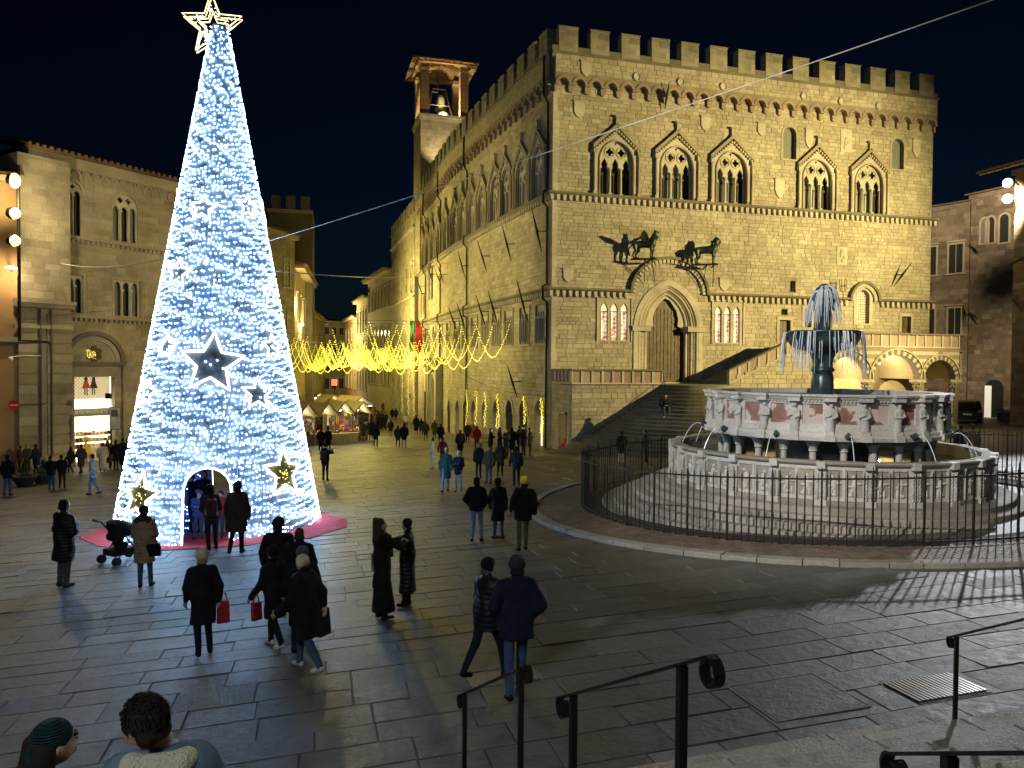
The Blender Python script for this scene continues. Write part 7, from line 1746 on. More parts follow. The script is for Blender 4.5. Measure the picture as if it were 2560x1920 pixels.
# tables with cloths in front of the stalls
for i,(px,py) in enumerate(((848,1100),(874,1096))):
    q = on_ground(px,py+10); o = thing('market_table',['cloth covered trestle table before the stalls, beside the couple','second cloth covered trestle table before the stalls'][i],'table',tuple(q)); mb = MB(); mb.bx(q.x-.75,q.x+.75,q.y-.35,q.y+.35,q.z+.74,q.z+.78); mb.build('table_top','timber',o)
    mb = MB(); mb.bx(q.x-.77,q.x+.77,q.y-.37,q.y+.37,q.z+.79,q.z+.80); mb.bx(q.x-.5,q.x+.77,q.y-.385,q.y-.37,q.z+.1,q.z+.80); mb.build('cloth','canvas',o)
    for sx in (-.65,.65):
        for sy in (-.3,.3): mb = MB(); mb.tube([(q.x+sx,q.y+sy,q.z),(q.x+sx*.9,q.y+sy,q.z+.74)],.025,5); mb.build('leg','timber',o)
# ------------------------------------------------------------------ planters, sign, stroller, car, chair
for i,(px,py) in enumerate(((61,1215),(108,1208))):
    q = on_ground(px,py); o = thing('cone_planter',['round planter with clipped shrub at the far left','round planter with clipped shrub beside the leftmost one'][i],'planter',tuple(q)); mb = MB(); mb.lathe([(.25,0),(.32,.05),(.55,.42),(.55,.5),(.48,.5),(.45,.44),(.0,.43)],q,16); mb.build('bowl','planter',o)
    mb = MB(); rr = random.Random(i)
    for j in range(420):
        z = rr.uniform(.42,1.15); r_ = .30*(1.18-z)/.75*math.sqrt(rr.random()); a = rr.uniform(0,6.28); c = q+Vector((r_*math.cos(a),r_*math.sin(a),z)); s_ = rr.uniform(.03,.07); d1 = Vector((rr.uniform(-1,1),rr.uniform(-1,1),rr.uniform(-.2,1))).normalized()*s_; d2 = d1.orthogonal().normalized()*s_*.4; mb.add([c-d1,c+d2,c+d1,c-d2],[(0,1,2,3)])
    mb.build('foliage','conifer',o,kind='stuff')
q = on_ground(278,1165); o = thing('information_sign','pale information panel on a post before the chocolate shop','sign',tuple(q)); mb = MB(); mb.tube([q,q+Vector((0,0,3.4))],.05,8); mb.build('post','iron',o)
zc_ = 3.7-(1046-908)/1900*q.y; mb = MB(); mb.bx(q.x-.05,q.x+.55,q.y-.06,q.y-.02,zc_-.65,zc_+.65); pn = mb.build('panel','white_paint',o); mb = MB(); mb.bx(q.x-.09,q.x+.59,q.y-.02,q.y+.02,zc_-.7,zc_+.7); mb.build('panel_frame','sign_grey',o)
mb = MB(); mb.bx(q.x+.05,q.x+.45,q.y-.066,q.y-.06,zc_+.1,zc_+.5); mb.build('map_print','sign_grey',pn)
mb = MB(); mb.bx(q.x-.3,q.x+.02,q.y-.1,q.y+.1,1.5,1.85); mb.build('loudspeaker','iron',o)
c = at(33,1013,43.4); o = thing('no_entry_sign','round red no entry sign on the far left wall','sign',tuple(c)); mb = MB(); f0 = Frame((c.x-.5,c.y-.1),(c.x+.5,c.y+.25)); s0 = .53; mb.prism([(s0+.29*math.cos(t*.393),c.z+.29*math.sin(t*.393)) for t in range(16)],f0,-.02,.0); mb.build('disc','sign_red',o); mb = MB(); mb.prism([(s0-.2,c.z-.045),(s0+.2,c.z-.045),(s0+.2,c.z+.045),(s0-.2,c.z+.045)],f0,.001,.006); mb.build('white_bar','white_paint',o); mb = MB(); mb.tube([c+Vector((.1,.2,0)),c+Vector((.9,1.6,0))],.03,5); mb.build('bracket','iron',o)
c = at(27,897,43.8); o = thing('security_camera','white dome security camera on the far left wall','camera',tuple(c)); mb = MB(); mb.sphere(c,.13,10,6); mb.build('dome','white_paint',o); mb = MB(); mb.tube([c+Vector((0,0,.1)),c+Vector((.3,.5,.2)),c+Vector((.7,1.6,.2))],.03,5); mb.build('arm','white_paint',o)
def wheel(o, c, axis, r, w_, rim='planter'):
    axis = Vector(axis).normalized(); wl = proto('wheel',o); BASE[wl.name] = BASE[o.name]; a = axis.orthogonal().normalized(); b_ = axis.cross(a)
    mb = MB(); mb.tube([Vector(c)+(a*math.cos(t*.35)+b_*math.sin(t*.35))*(r-w_*.5) for t in range(18)],w_*.5,6,closed=True); mb.build('tyre','tyre',wl); mb = MB(); mb.tube([Vector(c)-axis*w_*.3,Vector(c)+axis*w_*.3],r-w_*.8,12); mb.build('rim',rim,wl)
q = on_ground(300,1405); o = thing('pushchair','black folding pushchair with hood beside the woman in camel coat','pushchair',tuple(q)); fw_ = Vector((.45,.89,0)).normalized(); sd_ = Vector((fw_.y,-fw_.x,0)); U = Vector((0,0,1))
def pc(a,b_,z): return q+fw_*a+sd_*b_+U*z
for sg in (-1,1):
    mb = MB(); mb.tube([pc(-.42,sg*.25,1.02),pc(-.30,sg*.25,.98),pc(.38,sg*.22,.12)],.017,6); mb.build('frame_tube','iron',o); mb = MB(); mb.tube([pc(.10,sg*.24,.55),pc(-.28,sg*.26,.10)],.016,6); mb.build('rear_strut','iron',o)
    mb = MB(); mb.tube([pc(-.50,sg*.25,1.06),pc(-.40,sg*.25,1.01)],.028,6); mb.build('grip','tyre',o)
    for t in (-.035,.035): wheel(o,pc(.40,sg*.22+t,.09),sd_,.09,.04); wheel(o,pc(-.28,sg*.27+t,.10),sd_,.10,.04)
th_ = math.atan2(fw_.y,fw_.x)-math.pi/2
h_ = sdf_mesh([caps((-.16,-.05,.85),(.16,-.05,.85),.16,k=.05),caps((-.16,.08,.78),(.16,.08,.78),.16,k=.06),caps((-.15,-.12,.62),(.15,-.12,.62),.11,k=.06),caps((-.15,.0,.45),(.15,.0,.42),.09,k=.05)],.022,'hood',['black_fabric']); h_o = link('hood',h_,o); h_o.rotation_euler = (0,0,th_)
mb = MB(); mb.box(pc(-.28,-.22,.20),fw_*.5,sd_*.44,U*.15); mb.build('basket','black_fabric',o)
# car parked on the right
q = on_ground(2416,1057); cr = thing('parked_car','black hatchback parked behind the loggia column','car',tuple(q)); ch = R(62); cf = Vector((math.cos(ch),math.sin(ch),0)); cs = Vector((cf.y,-cf.x,0))
def cp(a,b_,z): return q+cf*a+cs*b_+U*z
prof = [(-.95,.28),(-1.0,.55),(-.98,.85),(-.93,.95),(-.72,1.45),(-.45,1.56),(.9,1.56),(1.55,1.05),(2.75,.92),(2.95,.7),(2.98,.3)]
mb = MB(); V = []
for a,z in prof:
    for b_,k in ((-.88,0),(-.80,1),(.80,1),(.88,0)):
        V.append(cp(a,b_*(1 if z < 1.0 else .86),z if k else z-.02))
nP = len(prof); F = [(i*4+j,i*4+j+1,i*4+5+j,i*4+4+j) for i in range(nP-1) for j in range(3)]+[tuple(i*4 for i in range(nP))[::-1],tuple(i*4+3 for i in range(nP))]
mb.add(V,F); mb.build('body','car_paint',cr)
mb = MB(); mb.quad(cp(-.955,-.62,1.0),cp(-.955,.62,1.0),cp(-.745,.56,1.43),cp(-.745,-.56,1.43)); mb.build('rear_window','window_glass',cr)
for sg in (-1,1):
    mb = MB(); mb.quad(cp(-.55,sg*.772,1.04),cp(1.35,sg*.772,1.04),cp(.82,sg*.762,1.48),cp(-.4,sg*.762,1.48)); mb.build('side_window','window_glass',cr)
    mb = MB(); mb.box(cp(-1.02,sg*.72-.1,.75),cf*.06,cs*.2,U*.22); mb.build('tail_light','tail_red',cr)
    for a in (-.35,2.2): wheel(cr,cp(a,sg*.82,.32),cs,.33,.2,'white_paint')
mb = MB(); mb.box(cp(-1.025,-.26,.58),cf*.02,cs*.52,U*.12); mb.build('number_plate','white_paint',cr); mb = MB(); mb.box(cp(-1.06,-.85,.3),cf*.1,cs*1.7,U*.22); mb.build('bumper','tyre',cr)
for i,px in enumerate((2518,2552)):
    q = on_ground(px,1054); o = thing('box_planter',['square stone planter by the lit doorway','square stone planter at the right picture edge'][i],'planter',tuple(q)); mb = MB(); mb.bx(q.x-.5,q.x+.5,q.y-.3,q.y+.3,q.z,q.z+.6); mb.build('box','rubble',o); mb = MB(); rr = random.Random(i)
    for j in range(200): c = q+Vector((rr.uniform(-.5,.5),rr.uniform(-.3,.3),.6+rr.uniform(0,.25))); s_ = .06; d1 = Vector((rr.uniform(-1,1),rr.uniform(-1,1),rr.uniform(0,1))).normalized()*s_; d2 = d1.orthogonal().normalized()*s_*.5; mb.add([c-d1,c+d2,c+d1,c-d2],[(0,1,2,3)])
    mb.build('foliage','conifer',o,kind='stuff')
q = on_ground(1213,1130); o = thing('wooden_chair','slatted wooden high chair beside the group at the palace wall','chair',tuple(q))
for sx in (-.2,.2):
    for sy in (-.2,.2): mb = MB(); mb.tube([q+Vector((sx,sy,0)),q+Vector((sx*.95,sy*.95,1.05 if sy > 0 else .6))],.02,5); mb.build('leg','timber',o)
mb = MB(); mb.bx(q.x-.22,q.x+.22,q.y-.22,q.y+.22,q.z+.58,q.z+.62); mb.build('seat','timber',o)
for z_ in (.8,.95): mb = MB(); mb.bx(q.x-.2,q.x+.2,q.y+.18,q.y+.2,q.z+z_,q.z+z_+.06); mb.build('slat','timber',o)
# ------------------------------------------------------------------ cables
def cable(label, a, b_, sag, r_=.012, mat='cable'):
    a,b_ = Vector(a),Vector(b_); o = thing('cable',label,'cable',tuple(a)); mb = MB(); mb.tube([a.lerp(b_,t/24)-U*(sag*4*(t/24)*(1-t/24)) for t in range(25)],r_,5); mb.build('strand',mat,o)
ta_ = Vector((TX,TY,7.3))
cable('pale guy cable rising from the light tree across the palace to the upper right',tp(R(-5),7.25),at(2560,-28,13.5),.10,.011)
cable('pale guy cable sagging from the left building to the light tree',at(150,657,47.2),tp(R(150),7.05),.35,.02)
cable('thin cable from the light tree to the far palace wing',tp(R(20),6.5),at(1015,690,95),.2,.022)
f,s = seg_at(1300)
cable('dark cable looped along the corso wall above the shop arches',SEG[0](SEG[0].len-.6,.12,1.9),SEG[1](3.0,.12,3.2),.5,.02,'dark_cable')
cable('thin dark cable across the corso wall under the banner spikes',SEG[0](SEG[0].len-.6,.14,9.4),SEG[1](1.0,.14,9.9),.25,.012,'dark_cable')
# ------------------------------------------------------------------ people
CL = {}
def cloth(c, kind='wool'):
    key = 'cloth_%02x%02x%02x_%s' % (*[int(x*255) for x in c], kind)
    if key not in M:
        m, nt, b = nodes(key); b.inputs['Roughness'].default_value = .55 if kind == 'puffer' else .9; b.inputs['Specular IOR Level'].default_value = .35 if kind == 'puffer' else .2
        tc = N(nt,'ShaderNodeTexCoord'); no = N(nt,'ShaderNodeTexNoise'); no.inputs['Scale'].default_value = 7; no.inputs['Detail'].default_value = 5; nt.links.new(tc.outputs['Object'],no.inputs['Vector'])
        nt.links.new(ramp(nt,no.outputs[0],[(.3,tuple(x*.65 for x in c)),(.7,tuple(min(1,x*1.3) for x in c))]),b.inputs['Base Color'])
        bp = N(nt,'ShaderNodeBump'); bp.inputs['Distance'].default_value = .03
        if kind in ('puffer','knit'):
            wv = N(nt,'ShaderNodeTexWave'); wv.bands_direction = 'Z'; wv.inputs['Scale'].default_value = 4.5 if kind == 'puffer' else 26; wv.inputs['Distortion'].default_value = 2.0; nt.links.new(tc.outputs['Object'],wv.inputs['Vector']); bp.inputs['Strength'].default_value = .28 if kind == 'puffer' else 1.0; nt.links.new(wv.outputs['Fac'],bp.inputs['Height'])
        else:
            n2 = N(nt,'ShaderNodeTexNoise'); n2.inputs['Scale'].default_value = 5 if kind == 'denim' else 9; n2.inputs['Detail'].default_value = 5; nt.links.new(tc.outputs['Object'],n2.inputs['Vector']); bp.inputs['Strength'].default_value = .6; nt.links.new(n2.outputs[0],bp.inputs['Height'])
        nt.links.new(bp.outputs[0],b.inputs['Normal'])
    return key
K = {'black':(.012,.012,.015),'navy':(.014,.018,.035),'grey':(.10,.10,.11),'dgrey':(.04,.04,.045),'camel':(.36,.24,.13),'brown':(.06,.045,.03),'maroon':(.09,.018,.025),'green':(.025,.09,.075),'dgreen':(.02,.04,.03),'white':(.72,.70,.66),'cream':(.62,.54,.40),'red':(.42,.03,.03),'blue':(.04,.09,.30),'jeans':(.06,.10,.18),'ljeans':(.20,.30,.45),'denim':(.11,.16,.20),'khaki':(.16,.14,.09),'orange':(.45,.16,.05),'pink':(.5,.28,.28),'yellow':(.85,.60,.03),'teal':(.02,.06,.065),'olive':(.07,.07,.045),'purple':(.14,.05,.14),'dkbrown':(.02,.013,.009),'blond':(.30,.19,.08),'lgrey':(.3,.3,.3)}
def hand_prims(w, out, down, side, lab=0):
    """palm with four fingers and a thumb at wrist w; out = finger direction, down = palm normal, side = thumb side"""
    w,out,down,side = [Vector(v) for v in (w,out,down,side)]; P = [caps(w,w+out*.075,.030,.034,lab,k=.012,sc=(1,1,1))]
    for i,(o_,l) in enumerate(((-.028,.055),(-.010,.07),(.010,.075),(.028,.068))):
        a = w+out*.085+side*o_; m_ = a+out*l*.5+down*.008; e = m_+out*l*.35+down*l*.45; P += [caps(a,m_,.0105,.0095,lab,k=.006),caps(m_,e,.0095,.008,lab,k=.005)]
    a = w+out*.03+side*.03; m_ = a+out*.03+side*.028+down*.01; P += [caps(a,m_,.013,.011,lab,k=.008),caps(m_,m_+out*.03+down*.015,.011,.009,lab,k=.005)]
    return P
def person(px, hy, fy, head, coat, legs, label, length='jacket', hat=None, hair='dkbrown', arms='hang', stride=0, kind='wool', shoes='black', extra=None, H=None, skirt=None, group=None, fat=1.0, ground=None, backpack=None, bag=None, collar=None, scarf=None, knee_bend=0, D=None):
    q = on_ground(px,fy) if D is None else Vector((at(px,fy,D).x,D,G(at(px,fy,D).x,D)))
    if ground is not None: q.z = ground
    if H is None:
        H = abs(fy-hy)/FPX*q.y*1.0; H = max(1.5,min(1.93,H))
    f = H/1.75; pxh = H/q.y*FPX
    near_ = pxh > 150; h = .020 if pxh > 210 else (.026 if pxh > 140 else (.036 if pxh > 90 else (.05 if pxh > 55 else .065)))
    rp = random.Random(int(px*3+fy)); st = stride; c = lambda *v: tuple(x*f for x in v)
    LEG,SHOE,SKIN,TOP = 1,2,0,3
    B = []; C = []
    for sg in (-1,1):
        fwd = sg*st*.30 if st else rp.uniform(-.05,.05); back = fwd < 0 and st; lift = .07*st if back else 0
        hip = (sg*.09,0,.92); kn = (sg*.10,fwd*.55+(.06 if st else .02),.50+lift*.2); an = (sg*.105+rp.uniform(-.02,.02),fwd-(.02 if back else 0),.085+lift)
        wl = 1.0 if legs not in ('wide',) else 1.25
        B += [caps(c(*hip),c(*kn),.090*f,.066*f,LEG,.03),caps(c(*kn),c(*an),.066*f,.052*f,LEG,.02),caps((an[0]*f,(an[1]-.03)*f,.045*f+lift*f),((an[0]+sg*.02)*f,(an[1]+.15)*f,(.04+lift*.3)*f),.046*f,.036*f,SHOE,.012)]
    B += [caps(c(-.05,0,.95),c(.05,0,.95),.13*f,.13*f,LEG,.05,sc=(1,.85,1)),caps(c(0,0,.98),c(0,.01,1.30),.125*f,.15*f,TOP,.05,sc=(1.1,.75,1)),caps(c(-.12,0,1.40),c(.12,0,1.40),.085*f,.085*f,TOP,.06),caps(c(0,-.01,1.42),c(0,.01,1.54),.052*f,.048*f,SKIN,.02)]
    hd = [ell(c(0,.012,1.645),(.076*f,.094*f,.108*f),SKIN,.02),caps(c(0,.05,1.575),c(0,.075,1.575),.048*f,.03*f,SKIN,.03),caps(c(0,.100,1.655),c(0,.118,1.625),.014*f,.017*f,SKIN,.012)]
    if near_: hd += [ell(c(sg*.079,0,1.635),(.013*f,.026*f,.034*f),SKIN,.006) for sg in (-1,1)]+[ell(c(sg*.030,.100,1.668),(.016*f,.010*f,.010*f),4,.004) for sg in (-1,1)]+[caps(c(-.02,.098,1.592),c(.02,.098,1.592),.009*f,.009*f,5,.006)]
    B += hd
    # arms
    am = {'hang':((.27,-.03,1.14),(.28,.05,.90)),'pocket':((.30,-.09,1.15),(.21,.09,.98)),'phone':((.25,.02,1.14),(.06,.27,1.22)),'hug':((.28,.22,1.28),(.10,.42,1.30)),'swing':((.27,-.05,1.15),(.28,.06,.92)),'one':None,'up':((.30,.12,1.30),(.20,.30,1.50))}
    wr = []
    for sg in (-1,1):
        mode = arms if arms != 'one' else ('phone' if sg > 0 else 'hang'); e,wv = am[mode]
        sw = (-sg*st*.16 if mode in ('hang','swing') else 0)
        sh = (sg*.185,0,1.40); e = (sg*e[0],e[1]+sw*.5,e[2]); wv = (sg*wv[0],wv[1]+sw*1.4+(.03 if sw else 0),wv[2]+abs(sw)*.15)
        wr.append((sg,e,wv,mode))
        B += [caps(c(*sh),c(*e),.056*f,.045*f,TOP,.03),caps(c(*e),c(*wv),.044*f,.033*f,TOP,.02)]
        if not near_: B += [ell(c(wv[0],wv[1]+.02,wv[2]-(.05 if mode in ('hang','swing') else -.02)),(.035*f,.04*f,.055*f),SKIN,.01)]
        C += [caps(c(*sh),c(*e),.083*f,.070*f,0,.04),caps(c(*e),c(*wv),.070*f,.054*f,0,.03)]
    hem = {'short':.86,'jacket':.76,'coat':.56,'long':.30}[length]; g = .165*fat
    C += [caps(c(-.09,0,1.36),c(.09,0,1.36),.105*f*fat,.105*f*fat,0,.08),caps(c(0,.0,1.30),c(0,-.005,1.02),g*f,g*1.02*f,0,.06,sc=(1.15,.82,1)),caps(c(0,-.005,1.02),c(0,-.01+.03*st*0,hem+.0),g*1.02*f,g*(1.0+.35*max(0,.9-hem))*f,0,.06,sc=(1.15,.86,1)),caps(c(0,-.02,1.43),c(0,-.005,1.50),.088*f,.078*f,0,.04)]
    if collar: C += [caps(c(-.10,-.06,1.47),c(.10,-.06,1.47),.07*f,.07*f,1,.03),caps(c(-.12,-.03,1.45),c(-.09,.09,1.42),.055*f,.05*f,1,.03),caps(c(.12,-.03,1.45),c(.09,.09,1.42),.055*f,.05*f,1,.03)]
    wom = 'woman' in label; rz_ = R(head); tilt = (R(rp.uniform(-2.2,2.2)),R(rp.uniform(-2,2))); o_mats = ['skin',cloth(K[legs],'denim'),cloth(K[shoes]),cloth(K[coat],kind),'shutter','lips']
    if not near_ and pxh < 75:      # small in the picture: coat and body as one surface
        B2 = [(p if p[5] != TOP else p) for p in B]+[tuple(list(p[:5])+[TOP]+list(p[6:])) for p in C]
        hp = head_cover(hat,hair,f,6)
        B2 += hp; me = sdf_mesh(B2,h,'person',o_mats+[cloth(K[hat if hat else hair])])
        o = link('person',me,loc=q); o.rotation_euler = (0,0,rz_); tag(o,label,'person',group); return o
    me = sdf_mesh(B,h,'person',o_mats,fold=.003,seed=int(px)+1); o = link('person',me,loc=q); o.rotation_euler = (tilt[0]+(R(-3)*st),tilt[1],rz_); o.scale = (.9,.94,1) if wom else (.97,.98,1); tag(o,label,'person',group)
    cm = sdf_mesh(C,h,'coat',[cloth(K[coat],kind),cloth(K[collar]) if collar else cloth(K[coat],kind)],zcut=hem*f-.02,fold=.011 if near_ else .014,seed=int(px)); link('coat',cm,o)
    if near_:
        for sg,e,wv,mode in wr:
            d = (Vector(wv)-Vector(e)).normalized(); dn = Vector((-sg,0,0)) if mode in ('hang','swing') else Vector((0,.3,-.95)).normalized(); side = Vector((0,1,0)) if mode in ('hang','swing') else Vector((-sg,0,0)); side = (side-d*side.dot(d)).normalized(); dn = d.cross(side).normalized()*(1 if d.cross(side).dot(dn) > 0 else -1)
            link('hand',sdf_mesh(hand_prims(Vector(c(*wv)),d,dn,side),.0085,'hand',['skin']),o)
    link('hat' if hat else 'hair', sdf_mesh(head_cover(hat,hair,f,0),h*.8,'hat' if hat else 'hair',[cloth(K[hat if hat else hair])]),o)
    if hat and near_: link('hair',sdf_mesh([caps(c(-.05,-.055,1.56),c(.05,-.055,1.56),.045*f,.045*f,0,.02)],h*.8,'hair',[cloth(K[hair])]),o)
    if scarf: link('scarf',sdf_mesh([caps(c(-.08,-.03,1.49),c(.08,-.03,1.49),.065*f,.065*f,0,.04),caps(c(-.07,.06,1.47),c(.07,.06,1.47),.055*f,.055*f,0,.04),caps(c(.05,.14,1.42),c(.06,.17,1.1),.05*f,.04*f,0,.03)],h,'scarf',[cloth(K[scarf])]),o)
    if skirt: link('skirt',sdf_mesh([caps(c(0,0,.80),c(0,0,.18),.16*f,.25*f,0,.03,sc=(1,.85,1))],h,'skirt',[cloth(K[skirt])],zcut=.14*f),o)
    if backpack: link('backpack',sdf_mesh([caps(c(-.08,-.24,1.05),c(-.08,-.23,1.34),.09*f,.08*f,0,.05),caps(c(.08,-.24,1.05),c(.08,-.23,1.34),.09*f,.08*f,0,.05),caps(c(-.08,-.30,1.05),c(.08,-.30,1.05),.07*f,.07*f,0,.05)],h,'backpack',[cloth(K[backpack],'puffer')]),o)
    if bag:
        bc,bx_,by_,bz_,sz = bag; m_ = MB(); s_ = sz
        w2,h2 = (.36,1.2) if bc in ('red','dgreen') else (.48,.8)
        V = [(bx_+a*s_*w2*(1 if z < 1 else .92),by_+b_*s_*.16,bz_-s_*h2+z*s_*h2) for z in (0,.5,1) for a,b_ in ((-1,-1),(1,-1),(1,1),(-1,1))]; V = [tuple(x*f for x in v) for v in V]
        m_.add(V,[(3,2,1,0),(8,9,10,11)]+[(k*4+i,k*4+(i+1)%4,k*4+4+(i+1)%4,k*4+4+i) for k in (0,1) for i in range(4)])
        bo = link('bag',m_.mesh('bag',cloth(K[bc])),o); m_ = MB(); m_.tube([c(bx_-s_*.25,by_,bz_),c(bx_-s_*.15,by_,bz_+s_*.45),c(bx_+s_*.15,by_,bz_+s_*.45),c(bx_+s_*.25,by_,bz_)],.012*f,5); link('handle',m_.mesh('handle',cloth(K[bc])),bo)
    return o
def head_cover(hat, hair, f, lab):
    c = lambda *v: tuple(x*f for x in v)
    if hat:
        P = [ell(c(0,-.012,1.70),(.094*f,.108*f,.082*f),lab,.02),caps(c(-.04,-.02,1.655),c(.04,-.02,1.655),.075*f,.075*f,lab,.03)]
        return P
    P = [ell(c(0,-.022,1.672),(.088*f,.096*f,.098*f),lab,.02),caps(c(-.045,-.055,1.60),c(.045,-.055,1.60),.05*f,.05*f,lab,.02)]
    return P
plain('lips',(.35,.13,.11),.5)
def long_hair(o, col_, f=1.0): link('long_hair',sdf_mesh([caps((-.05*f,-.07*f,1.66*f),(-.06*f,-.09*f,1.36*f),.06*f,.05*f,0,.03),caps((.05*f,-.07*f,1.66*f),(.06*f,-.09*f,1.36*f),.06*f,.05*f,0,.03)],.022,'long_hair',[cloth(K[col_])]),o)
S = 1.15732
def P_(x,hy,fy,*a,**k): return person(x*S,hy*S,fy*S,*a,**k)
# near the tree
P_(137,1078,1268,-20,'black','grey','man in black hooded parka and grey trousers watching the tree, beside the pushchair','coat',arms='phone',kind='puffer',fat=1.12,hair='dkbrown',shoes='brown')
o = P_(314,1092,1268,8,'camel','jeans','woman in camel puffer coat and green hat carrying a black bag','coat',hat='dgreen',kind='puffer',fat=1.15,collar='brown',arms='phone',bag=('black',.24,-.10,.95,.33),shoes='black')
P_(459,1046,1194,25,'dgrey','navy','woman with maroon backpack standing at the tree archway','jacket',hat='black',backpack='maroon',arms='phone',shoes='cream',stride=.3)
P_(509,1040,1196,5,'brown','black','man in loose brown overcoat walking into the tree archway','coat',hat='dgreen',fat=1.2,arms='hang',stride=.25,shoes='black')
P_(428,1058,1166,185,'blue','jeans','child in hooded blue jacket standing in the archway','short',hat='blue',H=1.32,fat=1.1,arms='phone')
P_(440,1016,1150,175,'black','black','dark haired man in black inside the tree archway','jacket',arms='phone',H=1.78)
P_(416,1024,1150,165,'navy','navy','woman in navy coat half hidden behind the archway edge','coat',hair='brown',H=1.66)
P_(474,1074,1164,180,'red','jeans','child in red jacket behind the couple at the archway','short',hat='dgrey',H=1.28)
# foreground walkers
P_(440,1186,1416,28,'black','black','woman in black coat and cream bobble hat carrying red and green shopping bags','coat',hat='cream',hair='blond',stride=.35,arms='hang',fat=1.05,bag=('red',.36,.06,.84,.30))
P_(600,1118,1330,10,'black','black','person in black coat and dark beret at the back of the walking group','coat',hat='black',arms='hang',stride=.3,fat=1.05)
P_(642,1140,1350,15,'black','black','bare headed person with brown hair in the walking group','coat',hair='brown',stride=.2)
P_(650,1178,1405,20,'black','navy','person in grey bobble hat in the middle of the walking group','coat',hat='grey',stride=.5)
o = P_(668,1198,1450,62,'black','jeans','person in black fur coat and checked hat striding in front with a dark bag','coat',hat='cream',stride=1.0,fat=1.25,collar='black',shoes='white',bag=('dgreen',.42,.05,.82,.34),arms='swing')
P_(596,1224,1400,60,'black','black','child in black hooded coat and white trainers in the walking group','coat',hat='black',H=1.5,stride=.8,shoes='white',bag=('red',-.3,.12,.85,.25))
P_(1046,1204,1466,-48,'black','navy','man in black hooded puffer and baseball cap, turning to his companion','jacket',hat='black',stride=1.0,kind='puffer',fat=1.1,arms='one',hair='grey')
P_(1114,1201,1508,8,'navy','jeans','man in plain navy jacket and grey knit cap beside the handrail','jacket',hat='dgrey',stride=.7,arms='pocket',fat=1.1)
cap_ = [o_ for o_ in bpy.data.objects if o_.get('label','').startswith('man in black hooded puffer')][0]; link('cap_peak',sdf_mesh([ell((0,.125,1.80),(.075,.085,.016),0,.01)],.012,'cap_peak',[cloth(K['black'])]),cap_)
# hugging pair
o = P_(829,1118,1336,-55,'dkbrown','black','woman in dark coat and maroon scarf hugging her friend, tan shoulder bag','coat',hair='brown',scarf='maroon',arms='hug',skirt='black',bag=('camel',-.20,.02,1.10,.42)); long_hair(o,'brown',.98)
P_(879,1125,1308,80,'black','black','woman in long black hooded puffer coat being hugged','long',hat='black',kind='puffer',arms='hug',fat=1.12)
# trio
P_(1029,1030,1170,-5,'black','ljeans','person in short dark jacket and pale jeans, leftmost of the trio by the ring path','short',stride=.3,hair='black',arms='pocket')
P_(1076,1034,1165,-10,'black','jeans','woman in black coat and beanie in the middle of the trio','coat',hat='black',stride=.3,hair='dkbrown',fat=1.05)
P_(1127,1029,1190,10,'black','khaki','man in bright yellow beanie, black jacket and khaki trousers','jacket',hat='yellow',stride=.4,fat=1.08)
# middle distance
G1 = 'people strolling on the square'
P_(702,958,1038,-10,'black','navy','lone man with backpack photographing, right of the light tree','jacket',backpack='black',arms='up',hat='black',group=G1)
P_(962,966,1062,175,'green','ljeans','woman in teal green coat facing the camera','coat',group=G1,hair='lgrey',stride=.3,arms='hang')
P_(990,976,1062,170,'navy','ljeans','woman in white hat and navy jacket facing the camera','jacket',hat='white',group=G1,stride=.3,arms='phone')
P_(935,948,1012,90,'white','white','woman all in white beside the teal green coat','coat',group=G1,hair='black')
P_(957,950,1010,20,'maroon','black','woman in maroon coat next to the white coated woman','coat',group=G1)
P_(1033,964,1034,160,'black','black','person in black behind the woman in white hat','jacket',group=G1)
P_(1056,982,1044,150,'olive','jeans','person in camouflage jacket near the fence','jacket',hat='olive',group=G1)
P_(1080,958,1030,10,'brown','black','person in dark fur hooded coat in the crowd before the shops','coat',group=G1,collar='brown')
P_(1116,966,1050,10,'dgreen','black','person in dark green jacket with backpack close to the fence','jacket',backpack='navy',group=G1)
P_(1030,930,972,10,'red','black','person in red jacket in front of the shop arches','jacket',group=G1)
P_(994,928,985,10,'black','brown','man in black standing alone before the far shop arches','coat',group=G1)
P_(1010,915,958,-160,'dgrey','black','person in white scarf by the lit shop arch','jacket',hat='white',group=G1)
P_(1020,912,955,170,'orange','cream','person in orange coat by the lit shop arch','coat',group=G1,hair='blond')
for i,(x,hy,fy,cc,hd,lab) in enumerate(((1060,925,984,'black',-90,'leftmost of the group talking at the shop wall, in black'),(1079,922,982,'black',90,'second of the group talking at the shop wall'),(1094,926,985,'dgrey',150,'third of the group at the shop wall, in charcoal'),(1106,922,984,'black',-20,'fourth of the group at the shop wall, broad black coat'),(1120,920,982,'navy',100,'fifth of the group at the shop wall, navy coat'),(1131,918,984,'black',-60,'sixth of the group at the shop wall, tall in black'),(1145,924,986,'brown',-90,'last of the group at the shop wall, brown coat'))): P_(x,hy,fy,hd,cc,'black',lab,'coat' if i%2 else 'jacket',group='group talking at the shop wall',hat='black' if i==5 else None,arms='pocket' if i%2 else 'phone')
